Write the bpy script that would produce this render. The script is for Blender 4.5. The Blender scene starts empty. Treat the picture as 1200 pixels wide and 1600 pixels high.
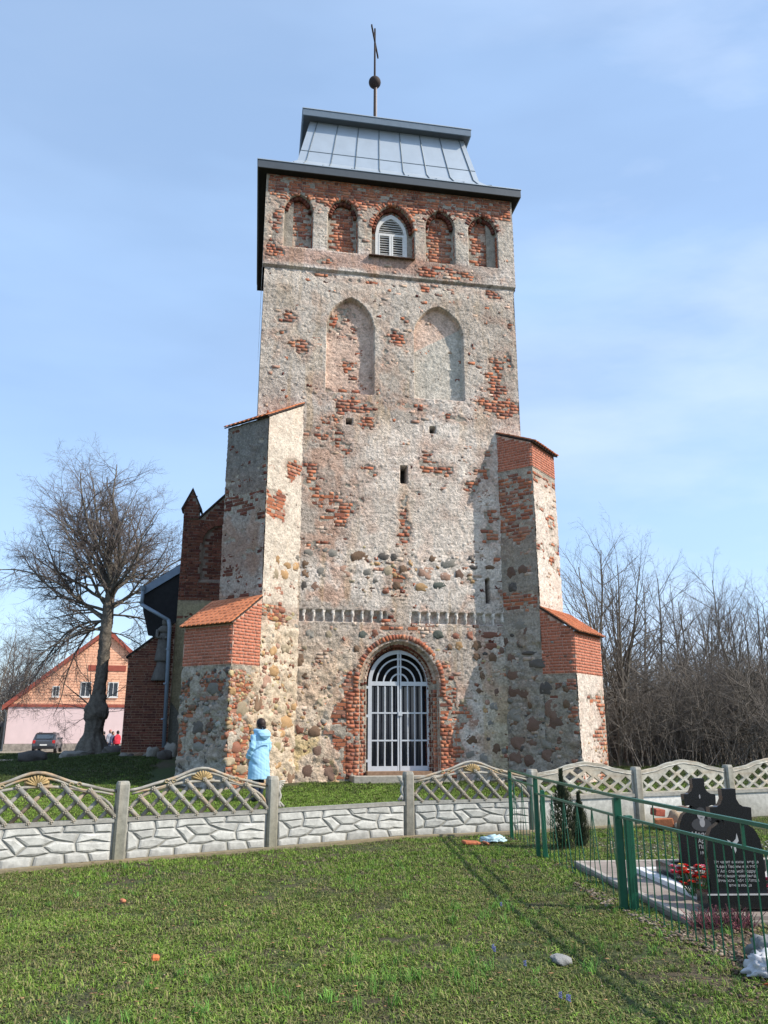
import bpy, bmesh, math, random
import numpy as np
from mathutils import Vector, Matrix

R = math.radians
random.seed(7)
RNG = np.random.default_rng(11)
scene = bpy.context.scene
COL = scene.collection

# ------------------------------------------------------------------ camera, sky, sun
cam_d = bpy.data.cameras.new('camera')
cam = bpy.data.objects.new('camera', cam_d)
COL.objects.link(cam)
cam.location = (0, 0, 1.6)
cam.rotation_euler = (R(90 + 15.2), 0, 0)
cam_d.sensor_fit = 'VERTICAL'
cam_d.sensor_height = 36
cam_d.sensor_width = 27
cam_d.lens = 27.72
cam_d.clip_end = 3000
scene.camera = cam

SUN_DIR = Vector((0.962, -0.275, 0)).normalized()
SUN_EL = R(41)
world = bpy.data.worlds.new('World')
scene.world = world
world.use_nodes = True
wn, wl = world.node_tree.nodes, world.node_tree.links
wn.clear()
w_out = wn.new('ShaderNodeOutputWorld')
w_bg = wn.new('ShaderNodeBackground')
sky = wn.new('ShaderNodeTexSky')
sky.sky_type = 'NISHITA'
sky.sun_disc = False
sky.sun_elevation = SUN_EL
sky.sun_rotation = math.atan2(SUN_DIR.x, SUN_DIR.y)
sky.altitude = 0
sky.air_density = 1.0
sky.dust_density = 0.8
sky.ozone_density = 1.5
w_bg.inputs['Strength'].default_value = 0.15
# thin veil cloud and high haze over the sky
tc = wn.new('ShaderNodeTexCoord')
mp = wn.new('ShaderNodeMapping')
mp.inputs['Rotation'].default_value = (0.2, 0.25, 0.5)
mp.inputs['Scale'].default_value = (1.0, 0.8, 4.0)
nz = wn.new('ShaderNodeTexNoise')
nz.inputs['Scale'].default_value = 1.6
nz.inputs['Detail'].default_value = 4
nz.inputs['Roughness'].default_value = 0.5
rp = wn.new('ShaderNodeMapRange')
rp.inputs['From Min'].default_value = 0.42
rp.inputs['From Max'].default_value = 0.78
rp.inputs['To Min'].default_value = 0.42
rp.inputs['To Max'].default_value = 0.70
mx = wn.new('ShaderNodeMix')
mx.data_type = 'RGBA'
wl.new(tc.outputs['Generated'], mp.inputs['Vector'])
wl.new(mp.outputs['Vector'], nz.inputs['Vector'])
wl.new(nz.outputs['Fac'], rp.inputs['Value'])
wl.new(rp.outputs['Result'], mx.inputs['Factor'])
wl.new(sky.outputs['Color'], mx.inputs['A'])
mx.inputs['B'].default_value = (2.95, 4.3, 6.4, 1)
mp2 = wn.new('ShaderNodeMapping')
mp2.inputs['Rotation'].default_value = (0.5, -0.35, 0.9)
mp2.inputs['Scale'].default_value = (0.7, 2.6, 3.2)
mp2.inputs['Location'].default_value = (3.1, 1.7, 0.4)
nz2 = wn.new('ShaderNodeTexNoise')
nz2.inputs['Scale'].default_value = 1.1
nz2.inputs['Detail'].default_value = 7
nz2.inputs['Roughness'].default_value = 0.55
rp2 = wn.new('ShaderNodeMapRange')
rp2.inputs['From Min'].default_value = 0.47
rp2.inputs['From Max'].default_value = 0.75
rp2.inputs['To Min'].default_value = 0.0
rp2.inputs['To Max'].default_value = 0.75
mx2 = wn.new('ShaderNodeMix')
mx2.data_type = 'RGBA'
wl.new(tc.outputs['Generated'], mp2.inputs['Vector'])
wl.new(mp2.outputs['Vector'], nz2.inputs['Vector'])
wl.new(nz2.outputs['Fac'], rp2.inputs['Value'])
sp_ = wn.new('ShaderNodeSeparateXYZ')
rp3 = wn.new('ShaderNodeMapRange')
rp3.inputs['From Min'].default_value = -0.05
rp3.inputs['From Max'].default_value = 0.35
rp3.inputs['To Min'].default_value = 0.12
wl.new(tc.outputs['Generated'], sp_.inputs[0])
wl.new(sp_.outputs[0], rp3.inputs['Value'])
mm = wn.new('ShaderNodeMath')
mm.operation = 'MULTIPLY'
wl.new(rp2.outputs['Result'], mm.inputs[0])
wl.new(rp3.outputs['Result'], mm.inputs[1])
wl.new(mm.outputs[0], mx2.inputs['Factor'])
wl.new(mx.outputs['Result'], mx2.inputs['A'])
mx2.inputs['B'].default_value = (4.7, 5.3, 6.4, 1)
wl.new(mx2.outputs['Result'], w_bg.inputs['Color'])
wl.new(w_bg.outputs['Background'], w_out.inputs['Surface'])

sun_d = bpy.data.lights.new('sun', 'SUN')
sun_d.energy = 4.2
sun_d.angle = R(0.5)
sun_d.color = (1.0, 0.93, 0.82)
sun = bpy.data.objects.new('sun', sun_d)
COL.objects.link(sun)
sv = Vector((SUN_DIR.x * math.cos(SUN_EL), SUN_DIR.y * math.cos(SUN_EL), math.sin(SUN_EL)))
sun.rotation_euler = sv.to_track_quat('Z', 'Y').to_euler()
sun.location = (30, -10, 40)
scene.view_settings.view_transform = 'Standard'
scene.view_settings.look = 'None'
scene.view_settings.gamma = 1
scene.view_settings.exposure = 0.47
scene.view_settings.use_curve_mapping = False
try:
    scene.cycles.max_bounces = 6
    scene.cycles.transparent_max_bounces = 8
except Exception:
    pass

# ------------------------------------------------------------------ numpy noise
def _hash(ix, iy, seed):
    h = (ix.astype(np.int64) * 374761393 + iy.astype(np.int64) * 668265263 + seed * 974634777) & 0x7fffffff
    h = ((h ^ (h >> 13)) * 1274126177) & 0x7fffffff
    h = h ^ (h >> 16)
    return (h & 0xffffff) / float(0xffffff)

def vn(x, y, seed=0):
    x = np.asarray(x, float); y = np.asarray(y, float)
    ix = np.floor(x); iy = np.floor(y)
    fx = x - ix; fy = y - iy
    fx = fx * fx * (3 - 2 * fx); fy = fy * fy * (3 - 2 * fy)
    a = _hash(ix, iy, seed); b = _hash(ix + 1, iy, seed)
    c = _hash(ix, iy + 1, seed); d = _hash(ix + 1, iy + 1, seed)
    return (a * (1 - fx) + b * fx) * (1 - fy) + (c * (1 - fx) + d * fx) * fy

def fbm(x, y, seed=0, octv=4, gain=0.5):
    t = 0; a = 1; s = 0
    for o in range(octv):
        t = t + a * vn(np.asarray(x) * 2 ** o + 17.3 * o, np.asarray(y) * 2 ** o - 9.1 * o, seed + o)
        s += a; a *= gain
    return t / s

def sstep(a, b, x):
    t = np.clip((np.asarray(x, float) - a) / (b - a), 0, 1)
    return t * t * (3 - 2 * t)

# ------------------------------------------------------------------ materials
MATS = {}
def mat(name, color=(.5, .5, .5), rough=.8, metal=0.0, attr=False, var=.12, nscale=6.0, bump=.2, bscale=30.0,
        spec=.3, emit=None, detail=5, rand=0.0, bdist=.01, trans=0.0, sheen=0.0):
    if name in MATS:
        return MATS[name]
    m = bpy.data.materials.new(name)
    m.use_nodes = True
    n, l = m.node_tree.nodes, m.node_tree.links
    b = n['Principled BSDF']
    b.inputs['Roughness'].default_value = rough
    b.inputs['Metallic'].default_value = metal
    b.inputs['Specular IOR Level'].default_value = spec
    tcn = n.new('ShaderNodeTexCoord')
    if attr:
        src = n.new('ShaderNodeAttribute'); src.attribute_name = 'Col'
        csock = src.outputs['Color']
    else:
        src = n.new('ShaderNodeRGB'); src.outputs[0].default_value = (*color, 1)
        csock = src.outputs[0]
    noi = n.new('ShaderNodeTexNoise')
    noi.inputs['Scale'].default_value = nscale
    noi.inputs['Detail'].default_value = detail
    noi.inputs['Roughness'].default_value = .62
    l.new(tcn.outputs['Object'], noi.inputs['Vector'])
    mr = n.new('ShaderNodeMapRange')
    mr.inputs['From Min'].default_value = .3; mr.inputs['From Max'].default_value = .7
    mr.inputs['To Min'].default_value = 1 - var; mr.inputs['To Max'].default_value = 1 + var
    l.new(noi.outputs['Fac'], mr.inputs['Value'])
    vsock = mr.outputs['Result']
    if rand > 0:
        oi = n.new('ShaderNodeObjectInfo')
        mr2 = n.new('ShaderNodeMapRange')
        mr2.inputs['To Min'].default_value = 1 - rand; mr2.inputs['To Max'].default_value = 1 + rand
        l.new(oi.outputs['Random'], mr2.inputs['Value'])
        mu = n.new('ShaderNodeMath'); mu.operation = 'MULTIPLY'
        l.new(vsock, mu.inputs[0]); l.new(mr2.outputs['Result'], mu.inputs[1])
        vsock = mu.outputs[0]
    vm = n.new('ShaderNodeVectorMath'); vm.operation = 'SCALE'
    l.new(csock, vm.inputs[0]); l.new(vsock, vm.inputs['Scale'])
    l.new(vm.outputs[0], b.inputs['Base Color'])
    if bump > 0:
        nb = n.new('ShaderNodeTexNoise')
        nb.inputs['Scale'].default_value = bscale
        nb.inputs['Detail'].default_value = 4
        l.new(tcn.outputs['Object'], nb.inputs['Vector'])
        bp = n.new('ShaderNodeBump')
        bp.inputs['Strength'].default_value = bump
        bp.inputs['Distance'].default_value = bdist
        l.new(nb.outputs['Fac'], bp.inputs['Height'])
        l.new(bp.outputs['Normal'], b.inputs['Normal'])
    if trans > 0:
        b.inputs['Transmission Weight'].default_value = trans
    if emit:
        b.inputs['Emission Color'].default_value = (*emit, 1)
        b.inputs['Emission Strength'].default_value = 1
    MATS[name] = m
    return m

M_WALL = mat('old_plaster_and_mortar', attr=True, rough=.95, var=.32, nscale=19, bump=1.0, bscale=34, spec=.1, detail=9, bdist=.025)
M_BRICK = mat('fired_brick', attr=True, rough=.9, var=.20, nscale=16, bump=.6, bscale=45, spec=.15, bdist=.012)
M_STONE = mat('field_stone', attr=True, rough=.85, var=.30, nscale=14, bump=.6, bscale=30, spec=.25, bdist=.02)
M_CONC = mat('weathered_concrete', attr=True, rough=.92, rand=.07, var=.22, nscale=14, bump=.5, bscale=60, spec=.15, bdist=.006)
M_ZINC = mat('zinc_sheet', (.44, .49, .535), rough=.42, metal=.35, var=.06, nscale=2.0, bump=.08, bscale=3, spec=.4, bdist=.03)
M_FASCIA = mat('dark_fascia_sheet', (.09, .10, .11), rough=.5, metal=.2, var=.08, bump=.05)
M_DARKWOOD = mat('dark_soffit_board', (.020, .020, .022), rough=.9, var=.2, bump=.1)
M_IRON = mat('rusty_iron', (.045, .032, .028), rough=.75, metal=.3, var=.3, nscale=20, bump=.2)
M_WHITE = mat('white_paint', (.66, .65, .62), rough=.6, var=.10, nscale=14, bump=.15)
M_GATE = mat('pale_grey_gate_paint', (.52, .54, .57), rough=.45, var=.07, nscale=9, bump=.08)
M_TILE = mat('clay_roof_tile', (.52, .185, .085), rough=.8, var=.15, nscale=9, bump=.3, rand=.16)
M_TILE_DK = mat('dark_tile_edge', (.05, .035, .03), rough=.9, var=.2)
M_HOLE = mat('dark_interior', (.015, .015, .016), rough=1, bump=0)

# ------------------------------------------------------------------ object helpers
ROOTM = {}
def tag(o, label=None, cat=None, group=None, kind=None):
    if label: o['label'] = label
    if cat: o['category'] = cat
    if group: o['group'] = group
    if kind: o['kind'] = kind
    return o

def thing(name, label, cat, loc=(0, 0, 0), rz=0, group=None):
    o = bpy.data.objects.new(name, None)
    o.empty_display_size = .2
    COL.objects.link(o)
    o.location = loc; o.rotation_euler = (0, 0, rz)
    tag(o, label, cat, group)
    ROOTM[o.name] = Matrix.Translation(Vector(loc)) @ Matrix.Rotation(rz, 4, 'Z')
    return o

def adopt(o, parent, world_coords=True):
    if parent is not None:
        o.parent = parent
        if world_coords:
            rm = ROOTM.get(parent.name)
            if rm is None:
                rm = ROOTM.get(parent.parent.name, Matrix.Identity(4)) if False else Matrix.Identity(4)
            o.matrix_parent_inverse = rm.inverted()
    return o

def mesh_obj(name, verts, faces, m, parent=None, col=None, smooth=False, world_coords=True, kind=None, sharp=None):
    me = bpy.data.meshes.new(name)
    if isinstance(verts, np.ndarray) and isinstance(faces, np.ndarray):
        nf, k = faces.shape
        me.vertices.add(len(verts)); me.vertices.foreach_set('co', verts.astype(np.float32).ravel())
        me.loops.add(nf * k); me.loops.foreach_set('vertex_index', faces.astype(np.int32).ravel())
        me.polygons.add(nf)
        me.polygons.foreach_set('loop_start', (np.arange(nf) * k).astype(np.int32))
        me.polygons.foreach_set('loop_total', np.full(nf, k, np.int32))
        me.update(calc_edges=True)
    else:
        me.from_pydata([tuple(v) for v in verts], [], [tuple(f) for f in faces])
    if col is not None:
        col = np.asarray(col, np.float32)
        if col.ndim == 1:
            col = np.tile(col, (len(me.vertices), 1))
        ca = me.color_attributes.new('Col', 'FLOAT_COLOR', 'POINT')
        ca.data.foreach_set('color', np.hstack([col, np.ones((len(col), 1), np.float32)]).astype(np.float32).ravel())
    if smooth:
        me.polygons.foreach_set('use_smooth', np.ones(len(me.polygons), bool))
    if m is not None:
        me.materials.append(m)
    o = bpy.data.objects.new(name, me)
    COL.objects.link(o)
    adopt(o, parent, world_coords)
    if kind: o['kind'] = kind
    return o

class MB:
    """collects simple solids into one mesh"""
    def __init__(s):
        s.v = []; s.f = []
    def add(s, vs, fs):
        b = len(s.v)
        s.v += [tuple(x) for x in vs]; s.f += [tuple(b + i for i in f) for f in fs]
        return s
    def box(s, x0, x1, y0, y1, z0, z1, M=None):
        vs = [Vector((x, y, z)) for z in (z0, z1) for y in (y0, y1) for x in (x0, x1)]
        if M is not None: vs = [M @ v for v in vs]
        return s.add(vs, [(0, 2, 3, 1), (4, 5, 7, 6), (0, 1, 5, 4), (2, 6, 7, 3), (0, 4, 6, 2), (1, 3, 7, 5)])
    def prism(s, poly, d, M=None):
        """poly list of 3D points, extruded by vector d"""
        n = len(poly); d = Vector(d)
        vs = [Vector(p) for p in poly] + [Vector(p) + d for p in poly]
        if M is not None: vs = [M @ v for v in vs]
        fs = [tuple(range(n))[::-1], tuple(range(n, 2 * n))] + [(i, (i + 1) % n, n + (i + 1) % n, n + i) for i in range(n)]
        return s.add(vs, fs)
    def tube(s, pts, rad, n=8, cap=True, M=None, flat=None):
        pts = [Vector(p) for p in pts]
        if M is not None: pts = [M @ p for p in pts]
        if not hasattr(rad, '__len__'): rad = [rad] * len(pts)
        b = len(s.v); prev = None
        for i, p in enumerate(pts):
            t = (pts[min(i + 1, len(pts) - 1)] - pts[max(i - 1, 0)])
            t = t.normalized() if t.length > 1e-9 else Vector((0, 0, 1))
            if prev is None:
                a = Vector((0, 0, 1)) if abs(t.z) < .9 else Vector((1, 0, 0))
                x = t.cross(a).normalized()
            else:
                x = (prev - t * prev.dot(t)).normalized()
            prev = x; y = t.cross(x)
            for k in range(n):
                an = 2 * math.pi * (k + .5) / n
                q = p + (x * math.cos(an) + y * math.sin(an)) * rad[i]
                s.v.append(tuple(q))
        for i in range(len(pts) - 1):
            for k in range(n):
                k2 = (k + 1) % n
                s.f.append((b + i * n + k, b + i * n + k2, b + (i + 1) * n + k2, b + (i + 1) * n + k))
        if cap:
            s.f.append(tuple(b + k for k in range(n))[::-1])
            s.f.append(tuple(b + (len(pts) - 1) * n + k for k in range(n)))
        return s
    def bar(s, a, b_, w, h, up=(0, 0, 1), M=None):
        """rectangular bar from a to b, w across, h along up"""
        a = Vector(a); b_ = Vector(b_)
        if M is not None: a = M @ a; b_ = M @ b_; up = (M.to_3x3() @ Vector(up))
        t = (b_ - a).normalized(); u = Vector(up); u = (u - t * u.dot(t))
        u = u.normalized() if u.length > 1e-6 else Vector((1, 0, 0))
        x = t.cross(u)
        vs = [p + x * (w / 2 * i) + u * (h / 2 * j) for p in (a, b_) for j in (-1, 1) for i in (-1, 1)]
        return s.add(vs, [(0, 1, 3, 2), (4, 6, 7, 5), (0, 4, 5, 1), (2, 3, 7, 6), (0, 2, 6, 4), (1, 5, 7, 3)])
    def sphere(s, c, r, nu=12, nv=8, sc=(1, 1, 1), M=None):
        b = len(s.v); c = Vector(c)
        for i in range(nv + 1):
            th = math.pi * i / nv
            for k in range(nu):
                ph = 2 * math.pi * k / nu
                q = c + Vector((math.sin(th) * math.cos(ph) * sc[0], math.sin(th) * math.sin(ph) * sc[1], math.cos(th) * sc[2])) * r
                if M is not None: q = M @ q
                s.v.append(tuple(q))
        for i in range(nv):
            for k in range(nu):
                k2 = (k + 1) % nu
                s.f.append((b + i * nu + k, b + i * nu + k2, b + (i + 1) * nu + k2, b + (i + 1) * nu + k))
        return s
    def build(s, name, m, parent=None, col=None, smooth=False, world_coords=True, kind=None, bevel=0):
        if bevel > 0:
            bm = bmesh.new()
            vs = [bm.verts.new(v) for v in s.v]
            for f in s.f:
                try: bm.faces.new([vs[i] for i in f])
                except ValueError: pass
            bmesh.ops.remove_doubles(bm, verts=bm.verts, dist=1e-5)
            bmesh.ops.recalc_face_normals(bm, faces=bm.faces)
            es = [e for e in bm.edges if len(e.link_faces) == 2 and e.calc_face_angle(0) > .5]
            bmesh.ops.bevel(bm, geom=es, offset=bevel, segments=1, affect='EDGES', profile=.5)
            me = bpy.data.meshes.new(name); bm.to_mesh(me); bm.free()
            if m: me.materials.append(m)
            if col is not None:
                ca = me.color_attributes.new('Col', 'FLOAT_COLOR', 'POINT')
                ca.data.foreach_set('color', np.tile(np.array([*col, 1], np.float32), len(me.vertices)))
            o = bpy.data.objects.new(name, me); COL.objects.link(o); adopt(o, parent, world_coords)
            if kind: o['kind'] = kind
            return o
        return mesh_obj(name, s.v, s.f, m, parent, col, smooth, world_coords, kind)

def curve_mesh(splines, extrude, bevel=0.0):
    """closed 2D splines (outer + holes) -> mesh data, thickness 2*extrude in local Z"""
    cu = bpy.data.curves.new('tmp', 'CURVE'); cu.dimensions = '2D'; cu.fill_mode = 'BOTH'
    cu.extrude = extrude; cu.bevel_depth = bevel; cu.bevel_resolution = 0
    for sp in splines:
        s = cu.splines.new('POLY'); s.points.add(len(sp) - 1)
        for p, q in zip(s.points, sp): p.co = (q[0], q[1], 0, 1)
        s.use_cyclic_u = True
    o = bpy.data.objects.new('tmp', cu); COL.objects.link(o)
    dg = bpy.context.evaluated_depsgraph_get()
    me = bpy.data.meshes.new_from_object(o.evaluated_get(dg))
    bpy.data.objects.remove(o); bpy.data.curves.remove(cu)
    return me

def text_mesh(body, size, align='CENTER', extrude=.001):
    cu = bpy.data.curves.new('tmp', 'FONT'); cu.body = body; cu.size = size; cu.align_x = align
    cu.extrude = extrude; cu.space_line = 1.1
    o = bpy.data.objects.new('tmp', cu); COL.objects.link(o)
    dg = bpy.context.evaluated_depsgraph_get()
    me = bpy.data.meshes.new_from_object(o.evaluated_get(dg))
    bpy.data.objects.remove(o); bpy.data.curves.remove(cu)
    return me

def place_mesh(name, me, M, m, parent=None, col=None):
    if m is not None:
        me.materials.clear(); me.materials.append(m)
    if col is not None and 'Col' not in me.color_attributes:
        ca = me.color_attributes.new('Col', 'FLOAT_COLOR', 'POINT')
        ca.data.foreach_set('color', np.tile(np.array([*col, 1], np.float32), len(me.vertices)))
    o = bpy.data.objects.new(name, me); COL.objects.link(o)
    o.matrix_local = M if parent is None else M
    if parent is not None:
        o.parent = parent
        rm = ROOTM.get(parent.name, Matrix.Identity(4))
        o.matrix_parent_inverse = rm.inverted()
        o.matrix_basis = M
    return o

# ------------------------------------------------------------------ terrain
def ground_z(x, y):
    x = np.asarray(x, float); y = np.asarray(y, float)
    wl_ = (1 - sstep(-6.5, -3.5, x)) * (.30 + .70 * sstep(-12.5, -9.0, x))
    z = .24 * sstep(13.0, 20.0, y) + .45 * wl_ * sstep(19, 26, y)
    drop = (.24 + .45 * wl_ + .45) * sstep(36.5, 58, y)
    z = z - drop + .012 * (fbm(x * .8, y * .8, 5, 3) - .5) * 2 * sstep(3, 8, np.abs(x) + y)
    return z
def gz(x, y):
    return float(ground_z(np.array([x]), np.array([y]))[0])
# ------------------------------------------------------------------ frames on the walls
AL = R(10.0)
U = np.array([math.cos(AL), math.sin(AL), 0.0])
N = np.array([math.sin(AL), -math.cos(AL), 0.0])
F0 = np.array([0.082, 21.3, 0.0])
ZV = np.array([0, 0, 1.0])
S2 = math.sqrt(.5)
class Frame:
    def __init__(s, O, e, n):
        s.O = np.array(O, float); s.e = np.array(e, float); s.n = np.array(n, float)
    def P(s, S, Z, H=0.0):
        S = np.asarray(S, float); Z = np.asarray(Z, float); H = np.asarray(H, float) + 0 * S
        return s.O + S[..., None] * s.e + Z[..., None] * ZV + H[..., None] * s.n
def sh(s_, h_):
    return F0 + U * s_ + N * h_
FAC = Frame(F0, U, N)
CAM = np.array([0, 0, 1.6])

# ---- a grid wall with relief and colour
def wall_grid(name, fr, s0, s1, z0, z1, res, fields, parent, ztop=None, m=None, batter=0.0):
    nu = max(2, int((s1 - s0) / res) + 1); nv = max(2, int((z1 - z0) / res) + 1)
    u = np.linspace(0, 1, nu); v = np.linspace(0, 1, nv)
    UU, VV = np.meshgrid(u, v)
    S = s0 + (s1 - s0) * UU
    if ztop is not None:
        zt = ztop(S); Z = z0 + (zt - z0) * VV
    else:
        Z = z0 + (z1 - z0) * VV
    h, c = fields(S, Z)
    h = h + batter * (z1 - Z)
    P = fr.P(S, Z, h).reshape(-1, 3)
    idx = np.arange(nu * nv).reshape(nv, nu)
    F = np.stack([idx[:-1, :-1], idx[:-1, 1:], idx[1:, 1:], idx[1:, :-1]], -1).reshape(-1, 4)
    return mesh_obj(name, P, F, m or M_WALL, parent, col=np.clip(c.reshape(-1, 3), .004, .9))

def mixc(a, b, t):
    t = np.asarray(t)[..., None]
    return np.asarray(a) * (1 - t) + np.asarray(b) * t

# ---- brick records: centre, axes (3x3 rows length, height, normal), dims, colour
class Bricks:
    def __init__(s): s.C = []; s.A = []; s.D = []; s.K = []
    def add(s, C, A, D, K):
        s.C.append(np.atleast_2d(C)); s.A.append(A); s.D.append(np.atleast_2d(D)); s.K.append(np.atleast_2d(K))
    def arrays(s):
        return np.vstack(s.C), np.concatenate(s.A), np.vstack(s.D), np.vstack(s.K)

def brick_cols(n, kind='old', seed=0):
    r = np.random.default_rng(seed + n)
    if kind == 'washed':
        pal = np.array([[.46, .31, .235], [.42, .33, .265], [.50, .39, .31], [.38, .22, .16], [.47, .34, .25]])
        return np.clip(pal[r.integers(0, 5, n)] * r.normal(1, .12, (n, 1)), .01, .9)
    if kind == 'new':
        base = np.array([.44, .155, .095]); v = r.normal(1, .09, (n, 1)); return np.clip(base * v, .01, .9)
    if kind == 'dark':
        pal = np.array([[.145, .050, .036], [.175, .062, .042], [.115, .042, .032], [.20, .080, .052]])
    else:
        pal = np.array([[.37, .13, .075], [.44, .17, .095], [.29, .105, .066], [.46, .21, .125], [.35, .175, .12], [.24, .10, .07], [.41, .15, .08]])
    k = r.integers(0, len(pal), n)
    return np.clip(pal[k] * r.normal(1, .12, (n, 1)), .01, .9)

def lay(fr, s0, s1, z0, z1, test, course=.10, bl=.27, joint=.014, kind='old', seed=1, depth=.10, hf=None, out=None, bond=True, prob=1.0, ztop=None, lift=.009, hj=.006):
    """courses of bricks over a rectangle of a frame where test(S, Z) holds"""
    r = np.random.default_rng(seed)
    Ss, Zs, Ls = [], [], []
    nc = int((z1 - z0) / course)
    for k in range(nc):
        z = z0 + (k + .5) * course
        s = s0 - r.random() * .1 - (bl / 2 if k % 2 else 0)
        j = 0
        while s < s1:
            L = bl if (j % 2 == 0 or not bond) else bl * .48
            L *= r.uniform(.94, 1.06) if kind != 'new' else 1
            a, b = max(s, s0), min(s + L, s1)
            if b - a > .05:
                Ss.append((a + b) / 2); Zs.append(z); Ls.append(b - a - joint)
            s += L; j += 1
    if not Ss: return
    S = np.array(Ss); Z = np.array(Zs); L = np.array(Ls)
    ok = test(S, Z) & (r.random(len(S)) < prob)
    if hf is not None:
        ha = hf(S - L / 2, Z); hb = hf(S + L / 2, Z); hc = hf(S, Z + course / 2); hd = hf(S, Z - course / 2)
        h0 = np.minimum(np.minimum(ha, hb), np.minimum(hc, hd)); h1 = np.maximum(np.maximum(ha, hb), np.maximum(hc, hd))
        ok &= (h1 - h0) < .03
        H = hf(S, Z)
    else:
        H = np.zeros_like(S)
    if ztop is not None: ok &= (Z + course * .5 < ztop(S))
    S, Z, L, H = S[ok], Z[ok], L[ok], H[ok]
    n = len(S)
    if n == 0: return
    hh = course - joint
    D = np.stack([L, np.full(n, hh) * (r.uniform(.92, 1.03, n) if kind != 'new' else 1), np.full(n, depth)], 1)
    jit = r.uniform(-hj, hj, n) if kind != 'new' else r.uniform(-.001, .001, n)
    C = fr.P(S, Z, H + lift + jit - depth / 2)
    ang = r.normal(0, .018, n) if kind != 'new' else np.zeros(n)
    e = fr.e[None] * np.cos(ang)[:, None] + ZV[None] * np.sin(ang)[:, None]
    up = -fr.e[None] * np.sin(ang)[:, None] + ZV[None] * np.cos(ang)[:, None]
    A = np.stack([e, up, np.repeat(fr.n[None], n, 0)], 1)
    out.add(C, A, D, brick_cols(n, kind, seed))

_UB = np.array([[x, y, z] for z in (-.5, .5) for y in (-.5, .5) for x in (-.5, .5)])
_UF = np.array([(0, 2, 3, 1), (4, 5, 7, 6), (0, 1, 5, 4), (2, 6, 7, 3), (0, 4, 6, 2), (1, 3, 7, 5)])
def make_variants(kind, n=6):
    out = []
    for i in range(n):
        v = _UB.copy()
        j = .035 if kind != 'new' else .004
        v += np.random.default_rng(50 + i).uniform(-j, j, v.shape)
        c = brick_cols(1, kind, 900 + i * 7)
        o_me = bpy.data.meshes.new('brick')
        o_me.from_pydata([tuple(p) for p in v], [], [tuple(int(a) for a in f) for f in _UF])
        ca = o_me.color_attributes.new('Col', 'FLOAT_COLOR', 'POINT')
        ca.data.foreach_set('color', np.tile(np.array([*c[0], 1], np.float32), 8))
        o_me.materials.append(M_BRICK)
        out.append((o_me, c[0]))
    return out
VAR = {k: make_variants(k, 8) for k in ('old', 'dark', 'new')}

def joined_boxes(name, C, A, D, K, m, parent, jit=.006, seed=3):
    n = len(C)
    r = np.random.default_rng(seed)
    V = _UB[None] * D[:, None, :]
    V = V + r.uniform(-jit, jit, V.shape)
    W = np.einsum('nvk,nkd->nvd', V, A) + C[:, None, :]
    F = (_UF[None] + 8 * np.arange(n)[:, None, None]).reshape(-1, 4)
    return mesh_obj(name, W.reshape(-1, 3), F, m, parent, col=np.repeat(K, 8, 0), kind='stuff')

def place_bricks(B, parent, variants, n_obj=295, name='brick', rest='brickwork', jit=.006, score=None):
    C, A, D, K = B.arrays()
    d = np.linalg.norm(C - CAM, axis=1)
    size = D[:, 0] * D[:, 1] / d ** 2
    if score is not None: size = score(C, size)
    order = np.argsort(-size)
    top = order[:n_obj]
    rm = ROOTM.get(parent.name, Matrix.Identity(4)).inverted()
    vc = np.array([c for _, c in variants])
    for i in top:
        k = int(np.argmin(((vc - K[i]) ** 2).sum(1)))
        o = bpy.data.objects.new(name, variants[k][0]); COL.objects.link(o)
        M = Matrix.Identity(4)
        for a in range(3):
            for b in range(3): M[b][a] = A[i][a][b] * D[i][a]
        for b in range(3): M[b][3] = C[i][b]
        o.parent = parent; o.matrix_parent_inverse = rm; o.matrix_basis = M
    rs = order[n_obj:]
    if len(rs):
        joined_boxes(rest, C[rs], A[rs], D[rs], K[rs], M_BRICK, parent, jit)

# ------------------------------------------------------------------ the church tower
tower = thing('church_tower', 'tall medieval tower of patchy plaster, brick and fieldstone with a grey sheet metal roof', 'tower', tuple(sh(.2, -3)[:2]) + (.3,))

P_GREY = np.array([.385, .335, .285]); P_WHITE = np.array([.55, .495, .435]); P_PINK = np.array([.46, .30, .22])
P_OCHRE = np.array([.42, .28, .13]); P_DARK = np.array([.15, .13, .11]); P_MORT = np.array([.40, .345, .28])
B_WASH = np.array([.34, .16, .11])

def arch_in(S, Z, c, w, zb, zs, zt, point=.0):
    """inside an arched opening: centre c, half width w, base zb, springing zs, top zt"""
    rect = (np.abs(S - c) < w) & (Z > zb) & (Z <= zs)
    x = np.abs(S - c) / w
    # pointed: two arcs, blended with a round one
    hgt = zt - zs
    round_ = np.sqrt(np.clip(1 - x * x, 0, 1))
    k = 2.0
    pt = np.sqrt(np.clip(k * k - (x + k - 1) ** 2, 0, None)) / math.sqrt(k * k - (k - 1) ** 2)
    top = zs + hgt * (round_ * (1 - point) + pt * point)
    head = (np.abs(S - c) < w) & (Z > zs) & (Z < top)
    return rect | head

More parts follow.
